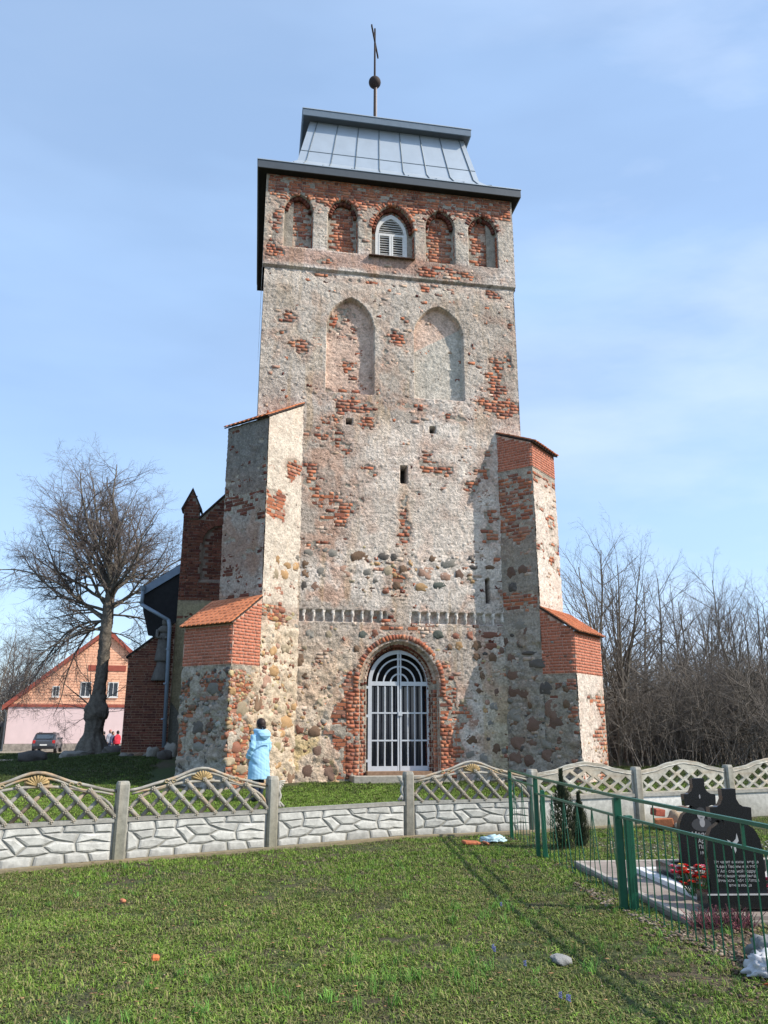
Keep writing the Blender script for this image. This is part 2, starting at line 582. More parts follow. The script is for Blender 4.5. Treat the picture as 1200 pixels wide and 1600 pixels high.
TOPN = [(-2.73, .42, 15.47, 16.75, 17.33), (-1.37, .45, 15.47, 16.72, 17.32), (1.69, .46, 15.43, 16.68, 17.29), (3.07, .46, 15.45, 16.70, 17.27)]
BIGN = [(-1.09, .70, 10.90, 12.95, 13.97, .7), (1.59, .75, 10.90, 12.95, 13.95, .7)]
WINN = (.19, .66, 15.50, 16.35, 17.33)
G_C, G_W = .34, .84
SLITS = [(.49, .09, 8.24, 8.78), (-1.42 + .32, .09, 9.92, 10.10), (1.36, .09, 9.83, 10.02)]
def macro(S, Z):
    """big relief of the facade in metres, + towards the viewer"""
    h = np.zeros_like(S)
    h = np.where(Z > 14.80, .06, h)
    h = np.where((Z > 14.745) & (Z < 14.80), -.06, h)
    for c, w, zb, zs, zt in TOPN:
        h = np.where(arch_in(S, Z, c, w, zb, zs, zt, .4), -.17, h)
    for c, w, zb, zs, zt, p in BIGN:
        h = np.where(arch_in(S, Z, c, w, zb, zs, zt, p), -.20, h)
    c, w, zb, zs, zt = WINN
    h = np.where(arch_in(S, Z, c, w, zb, zs, zt, .5), -.20, h)
    h = np.where(arch_in(S, Z, .17, .46, 15.52, 16.4, 17.12, .8), -.75, h)
    for c, w, zb, zt in SLITS:
        h = np.where((np.abs(S - c) < w) & (Z > zb) & (Z < zt), -.5, h)
    h = np.where(arch_in(S, Z, 2.85, .07, 4.90, 5.52, 5.60), -.5, h)
    # tooth frieze
    fz = (Z > 4.30) & (Z < 4.60) & (((S > -2.36) & (S < -.05)) | ((S > .62) & (S < 3.32)))
    t = np.abs(((S + .02) / .262) % 1 - .5) < (.07 + .13 * (Z - 4.30) / .3)
    h = np.where(fz & ~t, -.10, h)
    # gate surround: outer order, inner order, opening
    h = np.where(arch_in(S, Z, G_C, 1.06, .2, 2.62, 3.80, .25), -.16, h)
    h = np.where(arch_in(S, Z, G_C, .93, .2, 2.66, 3.73, .2), -.34, h)
    h = np.where(arch_in(S, Z, G_C, .84, .2, 2.70, 3.66, .15), -1.2, h)
    return h

def g2(S, Z, s, z, rs, rz):
    return np.exp(-(((S - s) / rs) ** 2 + ((Z - z) / rz) ** 2))

# patches where the bricks show: (s, z, rs, rz, weight)
BP = [(0, 17.80, 9, .50, 2.2), (0, 17.25, 9, .16, .62), (-.65, 16.5, .12, .7, .3), (-3.4, 16.2, .3, 1.0, .5), (-3.35, 16.6, .35, .8, .45), (-3.3, 15.3, .6, .5, .35), (-2, 15.2, 1.2, .25, .30), (1.8, 15.05, 1.2, .35, .55), (3.4, 15.3, .5, .3, .25),
      (-3.0, 17.2, .6, .3, .5), (-1.9, 17.2, .6, .2, .5), (2.0, 17.3, 2.2, .16, .8), (.1, 17.35, .9, .25, .8),
      (-.35, 14.55, .9, .12, .45), (3.35, 14.5, .35, .22, .6), (1.2, 14.5, .18, .12, .7), (-2.2, 14.65, .5, .1, .4),
      (-2.95, 13.1, .55, .25, .45), (-3.3, 12.6, .5, .22, .35), (-2.6, 12.3, .5, .35, .35), (-3.2, 11.9, .25, .3, .3),
      (.35, 12.75, .35, .28, .60), (.0, 12.3, .22, .55, .42), (.55, 13.4, .12, .14, .8), (-.25, 11.8, .25, .4, .2),
      (3.35, 11.6, .38, .85, .55), (3.75, 12.3, .2, .7, .40), (3.5, 10.7, .7, .42, .60), (3.85, 13.5, .12, .3, .4), (3.0, 10.9, .4, .3, .4),
      (-1.5, 10.5, 1.3, .35, .42), (.6, 10.6, 1.0, .18, .50), (1.8, 10.3, 1.0, .3, .30), (-1.7, 9.6, 1.0, .8, .34), (-.6, 9.9, .5, .45, .30),
      (-2.1, 8.2, .55, 1.6, .33), (-1.6, 7.2, .8, .9, .34), (-1.9, 6.4, .7, .55, .30), (-.2, 8.6, .8, .35, .36), (1.5, 8.7, 1.0, .45, .40), (.9, 7.9, .3, .9, .40),
      (.5, 7.2, .22, 1.1, .55), (.35, 6.6, .45, .4, .40), (2.6, 8.5, .5, 1.0, .36), (3.0, 7.2, .45, 1.2, .50), (3.15, 6.3, .2, .5, .45), (2.0, 7.4, .5, .6, .20), (-.9, 8.0, .5, .8, .22),
      (1.3, 9.4, 1.2, .5, .26), (.0, 6.9, .7, .3, .22), (2.9, 9.3, .4, .5, .35), (-1.2, 5.9, .5, .2, .3),
      (-.55, 4.45, .75, .2, .5), (1.9, 4.5, .5, .12, .2), (.3, 4.15, .8, .12, .5), (.3, 5.4, .25, .6, .35),
      (-.92, 1.3, .32, 1.5, 1.3), (-1.35, .8, .55, .7, .35), (1.66, 1.6, .30, 1.25, 1.2), (1.95, 1.9, .28, .9, .6), (1.55, .5, .4, .5, .7), (-1.35, 1.6, .22, .8, .55),
      (3.0, 2.0, .2, .8, .1)]
def brick_w(S, Z):
    w = np.zeros_like(S)
    for s, z, rs, rz, k in BP:
        w = np.maximum(w, k * g2(S, Z, s, z, rs, rz))
    for c, hw, zb, zs, zt in TOPN:       # niche grounds are mostly bare brick
        w = np.where(arch_in(S, Z, c, hw + .02, zb, zs, zt, .4), np.maximum(w, .56 - .2 * (c > 2.5) * (S > c) ), w)
    c, hw, zb, zs, zt = WINN
    w = np.where(arch_in(S, Z, c, hw + .02, zb, zs, zt, .5), .9, w)
    w = np.where(arch_in(S, Z, *BIGN[0][:5], .7), np.maximum(w, .29), w)
    w = np.where(arch_in(S, Z, *BIGN[1][:5], .7), np.minimum(w, .10), w)
    w = np.where(arch_in(S, Z, G_C, 1.07, .2, 2.62, 3.80, .25) & (Z < 2.8), .95, w)
    return w
def brick_mask(S, Z, off=0.0):
    n = fbm(S * 1.7, Z * 2.2, 21, 4) * .9 + fbm(S * 7, Z * 9, 31, 2) * .35 - .62
    m = brick_w(S, Z) + n * .85 > .36 + off
    for c, w, zb, zt in SLITS:
        m &= ~((np.abs(S - c) < w + .03) & (Z > zb - .03) & (Z < zt + .03))
    return m

def rubble_w(S, Z):
    w = 1.0 * sstep(4.4, 2.8, Z) * sstep(.2, -1.0, S) + .55 * sstep(4.4, 3.2, Z) * sstep(1.6, 2.4, S)
    w = np.maximum(w, .75 * np.exp(-((Z - 5.85) / .55) ** 2) * (S < 2.5) * (.7 + .3 * (S < 2.1)))
    w = np.maximum(w, .30 * sstep(4.8, 4.0, Z))
    w = w * sstep(.34, .50, fbm(S * .9 + 4, Z * .9, 27, 3))
    return w

def plaster_cols(S, Z, seed=0):
    """common patchy plaster colour"""
    a = fbm(S * .55, Z * .55, 41 + seed, 4); b = fbm(S * 1.9, Z * 1.6, 51 + seed, 4); f = fbm(S * 9, Z * 9, 61 + seed, 4, .65)
    ff = fbm(S * 24, Z * 24, 66 + seed, 2, .7)
    streak = fbm(S * 4.5, Z * .5, 71 + seed, 3)
    c = mixc(P_GREY, P_WHITE, np.clip(sstep(.42, .62, a), 0, 1))
    c = mixc(c, P_PINK, .75 * sstep(.55, .72, b))
    c = mixc(c, P_OCHRE, .35 * sstep(.60, .75, streak))
    c = mixc(c, P_DARK, .40 * sstep(.58, .82, f))
    crs = np.abs((Z / .10) % 1 - .5) > .40
    und = sstep(.40, .60, fbm(S * 1.3, Z * 1.3, 77 + seed, 3))
    c = c * (1 - .12 * und * crs * (ff > .4))[..., None]
    pit = sstep(.66, .76, fbm(S * 13, Z * 17, 68 + seed, 3, .7))
    c = c * (1 - .55 * pit)[..., None]
    c = c * (.56 + .88 * f)[..., None] * (.74 + .52 * ff)[..., None]
    return c, f, ff

def fac_fields(S, Z):
    h = macro(S, Z)
    c, f, ff = plaster_cols(S, Z)
    bm = brick_mask(S, Z)
    soft = fbm(S * 1.7, Z * 2.2, 21, 4)
    bw = brick_w(S, Z)
    # stage tints: upper greyer, middle pinkish white, foot warm
    c = mixc(c, np.array([.37, .325, .265]) * (.50 + 1.0 * f)[..., None] * (.7 + .6 * ff)[..., None], .55 * sstep(10.6, 11.8, Z) * sstep(14.6, 14.2, Z))
    c = mixc(c, np.array([.56, .50, .42]) * (.6 + .8 * f)[..., None], .6 * sstep(14.15, 14.35, Z) * sstep(14.8, 14.7, Z))
    c = mixc(c, np.array([.40, .365, .30]) * (.55 + .9 * f)[..., None], .6 * sstep(15.5, 15.8, Z) * (Z < 17.3))
    c = mixc(c, np.array([.36, .20, .145]) * (.5 + 1.0 * f)[..., None], .60 * sstep(14.86, 15.0, Z) * sstep(15.55, 15.35, Z) * sstep(2.9, 2.0, S))
    wc = sstep(4.6, 6.2, Z) * sstep(10.4, 9.6, Z) * sstep(-1.6, -.4, S)
    c = mixc(c, np.array([.60, .53, .455]) * (.58 + .82 * f)[..., None] * (.75 + .5 * ff)[..., None], .60 * wc)
    # warm foot with ochre lichen on the left
    c = mixc(c, np.array([.56, .44, .31]) * (.6 + .8 * f)[..., None], .6 * sstep(4.6, 3.0, Z) * sstep(.2, -1.5, S))
    c = mixc(c, np.array([.50, .36, .10]), .55 * sstep(.58, .70, fbm(S * 2.5, Z * 1.6, 81, 4)) * sstep(2.2, .8, Z) * sstep(-.4, -1.2, S))
    c = mixc(c, np.array([.33, .28, .16]) * (.6 + .8 * f)[..., None], .6 * sstep(4.2, 1.5, Z) * sstep(2.2, 3.1, S))
    # rusty run under the slit
    c = mixc(c, np.array([.42, .25, .10]), .60 * g2(S, Z, .50, 7.4, .16, 1.0) * (.4 + f))
    c = mixc(c, np.array([.40, .27, .16]), .55 * g2(S, Z, .35, 5.3, .35, .9) * (.4 + f))
    # niche grounds of the two big blind windows
    n1 = arch_in(S, Z, *BIGN[0]); n2 = arch_in(S, Z, *BIGN[1])
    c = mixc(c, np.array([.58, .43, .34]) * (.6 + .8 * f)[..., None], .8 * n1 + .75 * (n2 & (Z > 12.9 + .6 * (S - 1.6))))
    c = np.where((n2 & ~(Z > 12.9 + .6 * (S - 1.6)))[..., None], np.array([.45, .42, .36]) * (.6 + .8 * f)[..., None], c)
    # brick dust halo round exposed brick
    c = mixc(c, np.array([.36, .23, .17]) * (.55 + .9 * f)[..., None], .55 * sstep(.05, .42, bw + (soft - .5) * .9) * (~bm))
    c = np.where(bm[..., None], P_MORT * (.45 + .9 * f)[..., None], c)
    # deep openings coloured near black for the shade inside; frieze ribs pale
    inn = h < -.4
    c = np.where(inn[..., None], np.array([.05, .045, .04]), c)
    rib = (Z > 4.30) & (Z < 4.60) & (h > -.05) & (((S > -2.36) & (S < -.05)) | ((S > .62) & (S < 3.32)))
    c = np.where(rib[..., None], np.array([.62, .58, .52]) * (.7 + .5 * f)[..., None], c)
    # relief
    rel = (fbm(S * 1.2, Z * 1.2, 91, 3) - .5) * .05 + (f - .5) * .028 + (ff - .5) * .030 - .004 * (np.abs((Z / .10) % 1 - .5) > .40) * (ff > .4)
    rel = rel * np.where(bm | (Z > 17.3), .18, 1)
    rel += np.where(bm, -.001, .016)
    rw = rubble_w(S, Z)
    rel += rw * (fbm(S * 4, Z * 5, 95, 3) - .5) * .10 * (h > -.05)
    h = h + rel * np.where(h < -.4, .1, 1)
    c = c * np.where(bm[..., None], 1, np.array([1.18, 1.135, 1.12]))
    return h, c

FS0, FS1 = -3.68, 4.03
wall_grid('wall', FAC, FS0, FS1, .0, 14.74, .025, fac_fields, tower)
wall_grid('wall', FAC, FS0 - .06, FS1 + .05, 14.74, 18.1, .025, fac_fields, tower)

tb = Bricks()
lay(FAC, FS0 + .0, FS1, .3, 17.3, lambda S, Z: brick_mask(S, Z, -.30) & ~brick_mask(S, Z, .0) & (fbm(S * 3, Z * 4, 19, 3) > .47), .10, .25, kind='washed', seed=8, hf=lambda S, Z: macro(S, Z) - .004, out=tb, prob=.5, lift=.013, hj=.008)
lay(FAC, FS0 + .0, FS1, .3, 14.7, lambda S, Z: ~brick_mask(S, Z, .0) & (fbm(S * 2.2, Z * 2.2, 23, 3) > .40), .10, .22, kind='old', seed=12, hf=lambda S, Z: macro(S, Z) - .004, out=tb, prob=.07, lift=.012, hj=.006)
lay(FAC, FS0 + .0, FS1, .3, 14.7, lambda S, Z: ~brick_mask(S, Z, .0) & (fbm(S * 2.2, Z * 2.2, 24, 3) > .44), .10, .16, kind='dark', seed=13, hf=lambda S, Z: macro(S, Z) - .004, out=tb, prob=.04, lift=.010, hj=.006)
lay(FAC, FS0 + .0, FS1, .3, 18.05, lambda S, Z: brick_mask(S, Z, .02), .10, .27, kind='old', seed=5, hf=lambda S, Z: macro(S, Z) - .004, out=tb, prob=.98, lift=.0105)
def voussoirs(fr, c, zs, rx, rz, a0, a1, bh, bw_, h, seed, depth=.14, miss=.0, kind='old'):
    r = np.random.default_rng(seed)
    L = abs(a1 - a0) * (rx + rz) / 2; n = int(L / (bw_ + .012))
    cs, As = [], []
    for i in range(n):
        a = a0 + (a1 - a0) * (i + .5) / n
        if r.random() < miss: continue
        p = fr.P(np.array(c + rx * math.cos(a)), np.array(zs + rz * math.sin(a)), np.array(h + r.uniform(-.015, .015)) - depth / 2)
        rad = fr.e * math.cos(a) + ZV * math.sin(a); tan = -fr.e * math.sin(a) + ZV * math.cos(a)
        cs.append(p); As.append(np.stack([rad, tan, fr.n]))
    if cs:
        n = len(cs)
        D = np.tile([bh, bw_, depth], (n, 1)) * r.uniform(.9, 1.06, (n, 3))
        tb.add(np.array(cs), np.array(As), D, brick_cols(n, kind, seed))
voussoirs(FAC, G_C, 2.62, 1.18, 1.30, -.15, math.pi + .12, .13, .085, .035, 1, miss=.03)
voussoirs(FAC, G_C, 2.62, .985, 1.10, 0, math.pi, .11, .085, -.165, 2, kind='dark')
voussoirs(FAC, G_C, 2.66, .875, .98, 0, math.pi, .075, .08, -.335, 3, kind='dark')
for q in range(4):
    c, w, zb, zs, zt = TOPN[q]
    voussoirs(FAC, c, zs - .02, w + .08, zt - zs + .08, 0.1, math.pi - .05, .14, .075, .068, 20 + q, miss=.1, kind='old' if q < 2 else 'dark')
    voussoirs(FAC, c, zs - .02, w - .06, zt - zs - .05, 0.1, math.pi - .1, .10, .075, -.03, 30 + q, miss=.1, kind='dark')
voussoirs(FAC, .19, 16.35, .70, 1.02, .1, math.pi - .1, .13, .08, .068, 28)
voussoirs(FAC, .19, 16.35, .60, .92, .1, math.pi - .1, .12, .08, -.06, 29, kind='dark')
# jamb bricks on the right reveals of the niches and the gate
def jamb(s, za, zb, h0, h1, side, seed, kind='old'):
    fr = Frame(sh(s, 0), N, -U * side)
    lay(fr, h1, h0, za, zb, lambda S, Z: np.ones_like(S, bool), .10, .24, seed=seed, out=tb, depth=.03, kind=kind)
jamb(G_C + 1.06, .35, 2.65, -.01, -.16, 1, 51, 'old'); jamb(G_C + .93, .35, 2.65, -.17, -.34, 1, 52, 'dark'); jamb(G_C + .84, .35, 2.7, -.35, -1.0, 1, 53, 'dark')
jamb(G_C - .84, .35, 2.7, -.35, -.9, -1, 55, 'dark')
for sg, sd_ in ((-1, 71), (1, 75)):
    for (a, b, hh, q) in ((.93, 1.055, -.16, 0), (.845, .925, -.34, 1)):
        s0_, s1_ = sorted((G_C + sg * a, G_C + sg * b))
        lay(FAC, s0_, s1_, .35, 2.65, lambda S, Z: np.ones_like(S, bool), .10, s1_ - s0_ + .02, kind='dark' if q else 'old', seed=sd_ + q, out=tb, hf=lambda S, Z, hh=hh: 0 * S + hh, bond=False, lift=.008)
    s0_, s1_ = sorted((G_C + sg * 1.07, G_C + sg * 1.42))
    lay(FAC, s0_, s1_, .35, 2.6, lambda S, Z: (S > -9) & (fbm(S * 3, Z * 2, 5, 3) > .36), .10, .26, kind='old', seed=sd_ + 9, out=tb, lift=.014)
for q, (c, w, zb, zs, zt) in enumerate(TOPN):
    jamb(c + w, zb + .05, zs - .05, .03, -.15, 1, 60 + q)
jamb(.19 + .66, 15.6, 16.3, .03, -.18, 1, 66)

# ---- diagonal buttresses
RN, RL_, RTOP = (4.05, .77), (4.70, 1.42), None
LN, LL_ = (-3.38, .98), (-4.05, 1.66)
dR = (U + N) * S2; dL = (-U + N) * S2
FR_RL = Frame(sh(3.28, 0), dR, dL)            # right buttress, long side towards the viewer
FR_RE = Frame(sh(*RN), (U - N) * S2, dR)      # right upper end face
FR_RE2 = Frame(sh(*RL_), (U - N) * S2, dR)
FR_LL = Frame(sh(-2.40, 0), dL, dR)
FR_LE = Frame(sh(*LN), (-U - N) * S2, dL)
FR_LE2 = Frame(sh(*LL_), (-U - N) * S2, dL)
q_R, q_R2 = .77 / S2, 1.42 / S2
q_L, q_L2 = .98 / S2, 1.655 / S2
aR, aR2, aL, aL2 = 1.12 / S2, 1.345 / S2, 1.085 / S2, 1.20 / S2

def make_fields(seed, style):
    def bmask(S, Z, off=0):
        n = fbm(S * 1.7 + seed, Z * 2.2, 121 + seed, 4) * .9 + fbm(S * 7, Z * 9, 131 + seed, 2) * .35 - .62
        return style['bw'](S, Z) + n * .85 > .36 + off
    def fields(S, Z):
        c, f, ff = plaster_cols(S + 31 * seed, Z, seed)
        c = style['col'](c, f, S, Z)
        bm = bmask(S, Z)
        c = mixc(c, np.array([.34, .21, .15]) * (.55 + .9 * f)[..., None], .4 * sstep(.1, .5, style['bw'](S, Z)) * (~bm))
        c = np.where(bm[..., None], P_MORT * (.45 + .9 * f)[..., None], c)
        rel = (fbm(S * 1.2, Z * 1.2, 91 + seed, 3) - .5) * .04 + (f - .5) * .028 + (ff - .5) * .028
        rel = rel * np.where(bm, .35, 1) + np.where(bm, -.001, .014)
        rel += style.get('rub', lambda S, Z: 0 * S)(S, Z) * (fbm(S * 4, Z * 5, 95 + seed, 3) - .5) * .14
        return rel, c
    return bmask, fields
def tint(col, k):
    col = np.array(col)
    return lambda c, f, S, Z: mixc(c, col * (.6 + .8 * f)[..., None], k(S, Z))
one = lambda S, Z: np.ones_like(S)

butL = bpy.data.objects.new('buttress', None); COL.objects.link(butL); adopt(butL, tower)
butL['label'] = 'left diagonal buttress with a sloping tile cap'
butR = bpy.data.objects.new('buttress', None); COL.objects.link(butR); adopt(butR, tower)
butR['label'] = 'right diagonal buttress half in shade'

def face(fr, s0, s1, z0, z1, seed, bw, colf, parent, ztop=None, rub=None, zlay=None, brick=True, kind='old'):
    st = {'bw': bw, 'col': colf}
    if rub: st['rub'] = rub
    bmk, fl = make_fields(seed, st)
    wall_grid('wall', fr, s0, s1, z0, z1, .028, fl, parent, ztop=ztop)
    if brick:
        lay(fr, s0 + .01, s1 - .01, z0 if zlay is None else zlay, z1 - .03, lambda S, Z: bmk(S, Z, .03), .10, .27, kind=kind, seed=seed + 200, out=tb, prob=.95, ztop=ztop, depth=.08,
            hf=lambda S, Z: 0 * S - .004)
        lay(fr, s0 + .01, s1 - .01, z0, z1 - .03, lambda S, Z: bmk(S, Z, -.28) & ~bmk(S, Z, 0) & (fbm(S * 3, Z * 4, 19 + seed, 3) > .45), .10, .25, kind='washed' if kind == 'old' else 'dark', seed=seed + 240, out=tb, prob=.5, ztop=ztop, depth=.08,
            hf=lambda S, Z: 0 * S - .004, lift=.010)

# right long side: upper part meets the facade, lower part beyond; its shade is in the dark tint
zt_RU = lambda S: 9.89 - (9.89 - 9.44) * S / q_R
zt_RL = lambda S: 4.66 - (S - q_R) * (4.66 - 4.02) / (q_R2 - q_R)
zt_LU = lambda S: 10.42 - (10.42 - 9.62) * S / q_L
zt_LL = lambda S: 4.72 - (S - q_L) * (4.72 - 4.02) / (q_L2 - q_L)
NEWZ_RU = 8.72; NEWZ_L = 3.02; NEWZ_R = 2.92
dull = np.array([.26, .235, .20])
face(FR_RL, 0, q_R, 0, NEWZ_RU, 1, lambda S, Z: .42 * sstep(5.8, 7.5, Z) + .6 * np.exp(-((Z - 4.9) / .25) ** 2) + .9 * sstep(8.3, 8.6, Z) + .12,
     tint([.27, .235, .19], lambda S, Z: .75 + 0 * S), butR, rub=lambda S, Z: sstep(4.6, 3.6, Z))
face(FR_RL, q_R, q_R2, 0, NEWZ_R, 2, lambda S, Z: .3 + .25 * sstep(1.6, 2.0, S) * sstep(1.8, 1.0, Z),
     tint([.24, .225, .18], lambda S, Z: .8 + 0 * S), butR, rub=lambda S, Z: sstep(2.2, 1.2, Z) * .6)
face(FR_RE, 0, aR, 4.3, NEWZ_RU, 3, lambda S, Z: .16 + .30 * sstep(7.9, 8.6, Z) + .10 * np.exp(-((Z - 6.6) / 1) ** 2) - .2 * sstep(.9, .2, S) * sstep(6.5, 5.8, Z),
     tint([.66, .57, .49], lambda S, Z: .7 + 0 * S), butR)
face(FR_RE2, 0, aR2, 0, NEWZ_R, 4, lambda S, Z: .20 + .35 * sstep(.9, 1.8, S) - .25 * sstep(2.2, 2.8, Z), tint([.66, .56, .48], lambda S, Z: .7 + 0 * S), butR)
# left: end faces tinted darker to carry their shade
face(FR_LL, 0, q_L, 0, 10.4, 5, lambda S, Z: .10 + .75 * g2(S, Z, .95, 7.2, .35, .35) + .6 * g2(S, Z, .4, 8.4, .35, .35) + .45 * sstep(4.9, 4.3, Z) * sstep(4.4, 4.8, Z + .4),
     lambda c, f, S, Z: mixc(mixc(c, np.array([.60, .52, .43]) * (.65 + .7 * f)[..., None], .75 * sstep(4.2, 4.8, Z)), np.array([.56, .44, .31]) * (.55 + .9 * f)[..., None], .7 * sstep(4.6, 3.8, Z)),
     butL, ztop=zt_LU, rub=lambda S, Z: sstep(4.7, 4.0, Z))
face(FR_LL, q_L, q_L2, 0, NEWZ_L, 6, lambda S, Z: .55 * sstep(1.6, 2.0, S) + .2, tint([.56, .43, .30], lambda S, Z: .65 + 0 * S), butL, rub=lambda S, Z: 1 + 0 * S)
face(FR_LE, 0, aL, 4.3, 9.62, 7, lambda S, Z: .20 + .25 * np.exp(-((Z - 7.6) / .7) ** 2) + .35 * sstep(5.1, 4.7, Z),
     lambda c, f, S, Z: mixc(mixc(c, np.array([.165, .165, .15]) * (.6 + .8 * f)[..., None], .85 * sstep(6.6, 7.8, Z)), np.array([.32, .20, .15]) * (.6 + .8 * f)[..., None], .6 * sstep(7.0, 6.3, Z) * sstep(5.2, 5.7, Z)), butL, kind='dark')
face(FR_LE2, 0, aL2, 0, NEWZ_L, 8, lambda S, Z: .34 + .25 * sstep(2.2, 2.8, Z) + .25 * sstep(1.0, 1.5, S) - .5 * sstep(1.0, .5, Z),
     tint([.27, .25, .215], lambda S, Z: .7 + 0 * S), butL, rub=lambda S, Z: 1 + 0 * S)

# new brick courses on the buttresses
def new_brick(fr, s0, s1, z0, z1, ztop, seed):
    c0 = np.array([.56, .37, .29])
    wall_grid('mortar_bed', fr, s0, s1, z0, z1, .12, lambda S, Z: (0 * S + .012, np.tile(c0, S.shape + (1,))), (butR if fr in (FR_RL, FR_RE, FR_RE2) else butL), ztop=ztop)
    lay(fr, s0, s1, z0 + .01, z1 + .02, lambda S, Z: np.ones_like(S, bool), .077, .255, joint=.010, kind='new', seed=seed, out=nb, ztop=ztop, hf=lambda S, Z: 0 * S + .013, depth=.05, lift=.0015)
nb = Bricks()
new_brick(FR_RL, 0, q_R, NEWZ_RU, 9.9, zt_RU, 301)
new_brick(FR_RE, 0, aR, NEWZ_RU, 9.44, lambda S: 9.44 + 0 * S, 302)
new_brick(FR_RL, q_R, q_R2, NEWZ_R, 4.66, zt_RL, 303)
new_brick(FR_RE2, 0, aR2, NEWZ_R, 4.02, lambda S: 4.02 + 0 * S, 304)
new_brick(FR_LL, q_L, q_L2, NEWZ_L, 4.72, zt_LL, 305)
new_brick(FR_LE2, 0, aL2, NEWZ_L, 4.02, lambda S: 4.02 + 0 * S, 306)

# unseen and far faces: plain cores
def core(parent, foot, z0, ztops):
    n = len(foot)
    vs = [tuple(sh(*p)[:2]) + (z0,) for p in foot] + [tuple(sh(*p)[:2]) + (z,) for p, z in zip(foot, ztops)]
    fs = [tuple(range(n))[::-1], tuple(range(n, 2 * n))] + [(i, (i + 1) % n, n + (i + 1) % n, n + i) for i in range(n)]
    return mesh_obj('wall_core', vs, fs, mat('rough_core', (.30, .26, .21), rough=.95, var=.35, nscale=5, bump=.8, bscale=20, bdist=.03), parent)
e_ = .06
def foot(J, B, a, sgn, inner=1.2):
    """plan polygon of a diagonal buttress set back e_ from its faces"""
    dn = np.array(B) - np.array(J); dn = dn / np.linalg.norm(dn)
    w = np.array([sgn, -1]) * S2
    j = np.array(J) + w * e_ - dn * .4; b = np.array(B) + w * e_ - dn * e_
    c2 = np.array(B) + w * (a - .01) - dn * e_; d2 = c2 - dn * 2.6
    return [j, b, c2, d2]
def skirt(parent, fr, a0, a1, z0, z1):
    pass
core(butR, foot((3.28, 0), RN, aR, 1), 0, [9.85, 9.40, 9.40, 9.85])
core(butR, foot((3.28, 0), RL_, aR2, 1), 0, [4.7, 3.98, 3.98, 4.7])
core(butL, foot((-2.40, 0), LN, aL, -1), 0, [10.3, 9.58, 9.58, 10.3])
core(butL, foot((-2.40, 0), LL_, aL2, -1), 0, [4.7, 3.98, 3.98, 4.7])
# far side of each end: close the step between core and face with a return
for parent, fr, a, z0, z1 in ((butR, FR_RE, aR, 4.3, 9.4), (butR, FR_RE2, aR2, 0, 3.98), (butL, FR_LE, aL, 4.3, 9.58), (butL, FR_LE2, aL2, 0, 3.98)):
    p0 = fr.P(np.array([a, a]), np.array([z0, z1]), np.array([.0, .0])); p1 = p0 - fr.n * 1.8
    mesh_obj('wall_return', [p0[0], p1[0], p1[1], p0[1]], [(0, 1, 2, 3)], MATS['rough_core'], parent)

# tower body behind the facade
bp_ = [(FS0, -.04), (FS1, -.04), (FS1, -6.4), (FS0, -6.4)]
mb = MB()
def wallbox(mb, s0, s1, h0, h1, z0, z1):
    vs = []
    for z in (z0, z1):
        for (s, h) in ((s0, h0), (s1, h0), (s0, h1), (s1, h1)):
            p = sh(s, h); vs.append((p[0], p[1], z))
    mb.add(vs, [(0, 2, 3, 1), (4, 5, 7, 6), (0, 1, 5, 4), (2, 6, 7, 3), (0, 4, 6, 2), (1, 3, 7, 5)])
wallbox(mb, FS0 + .02, FS0 + .8, -6.4, -.1, 0, 18.1); wallbox(mb, FS1 - .8, FS1 - .02, -6.4, -.1, 0, 18.1); wallbox(mb, FS0 + .8, FS1 - .8, -6.4, -5.7, 0, 18.1)
wallbox(mb, FS0 + .8, FS1 - .8, -5.7, -1.5, 17.9, 18.1)
mb.build('wall_core', MATS['rough_core'], tower)
# returns at the corners (the facade's edges)
for s_, z0, z1 in ((FS0, 0, 14.74), (FS1, 0, 14.74), (FS0 - .06, 14.74, 18.1), (FS1 + .05, 14.74, 18.1)):
    sg = -1 if s_ < 0 else 1
    fr = Frame(sh(s_, 0), -N, U * sg)
    def ff_(S, Z):
        c, f, f2 = plaster_cols(S + 7 * sg, Z, 9)
        return (f - .5) * .02 * sstep(0, .2, S), c
    wall_grid('side_wall', fr, -.02, 6.4, z0, z1, .10, ff_, tower)

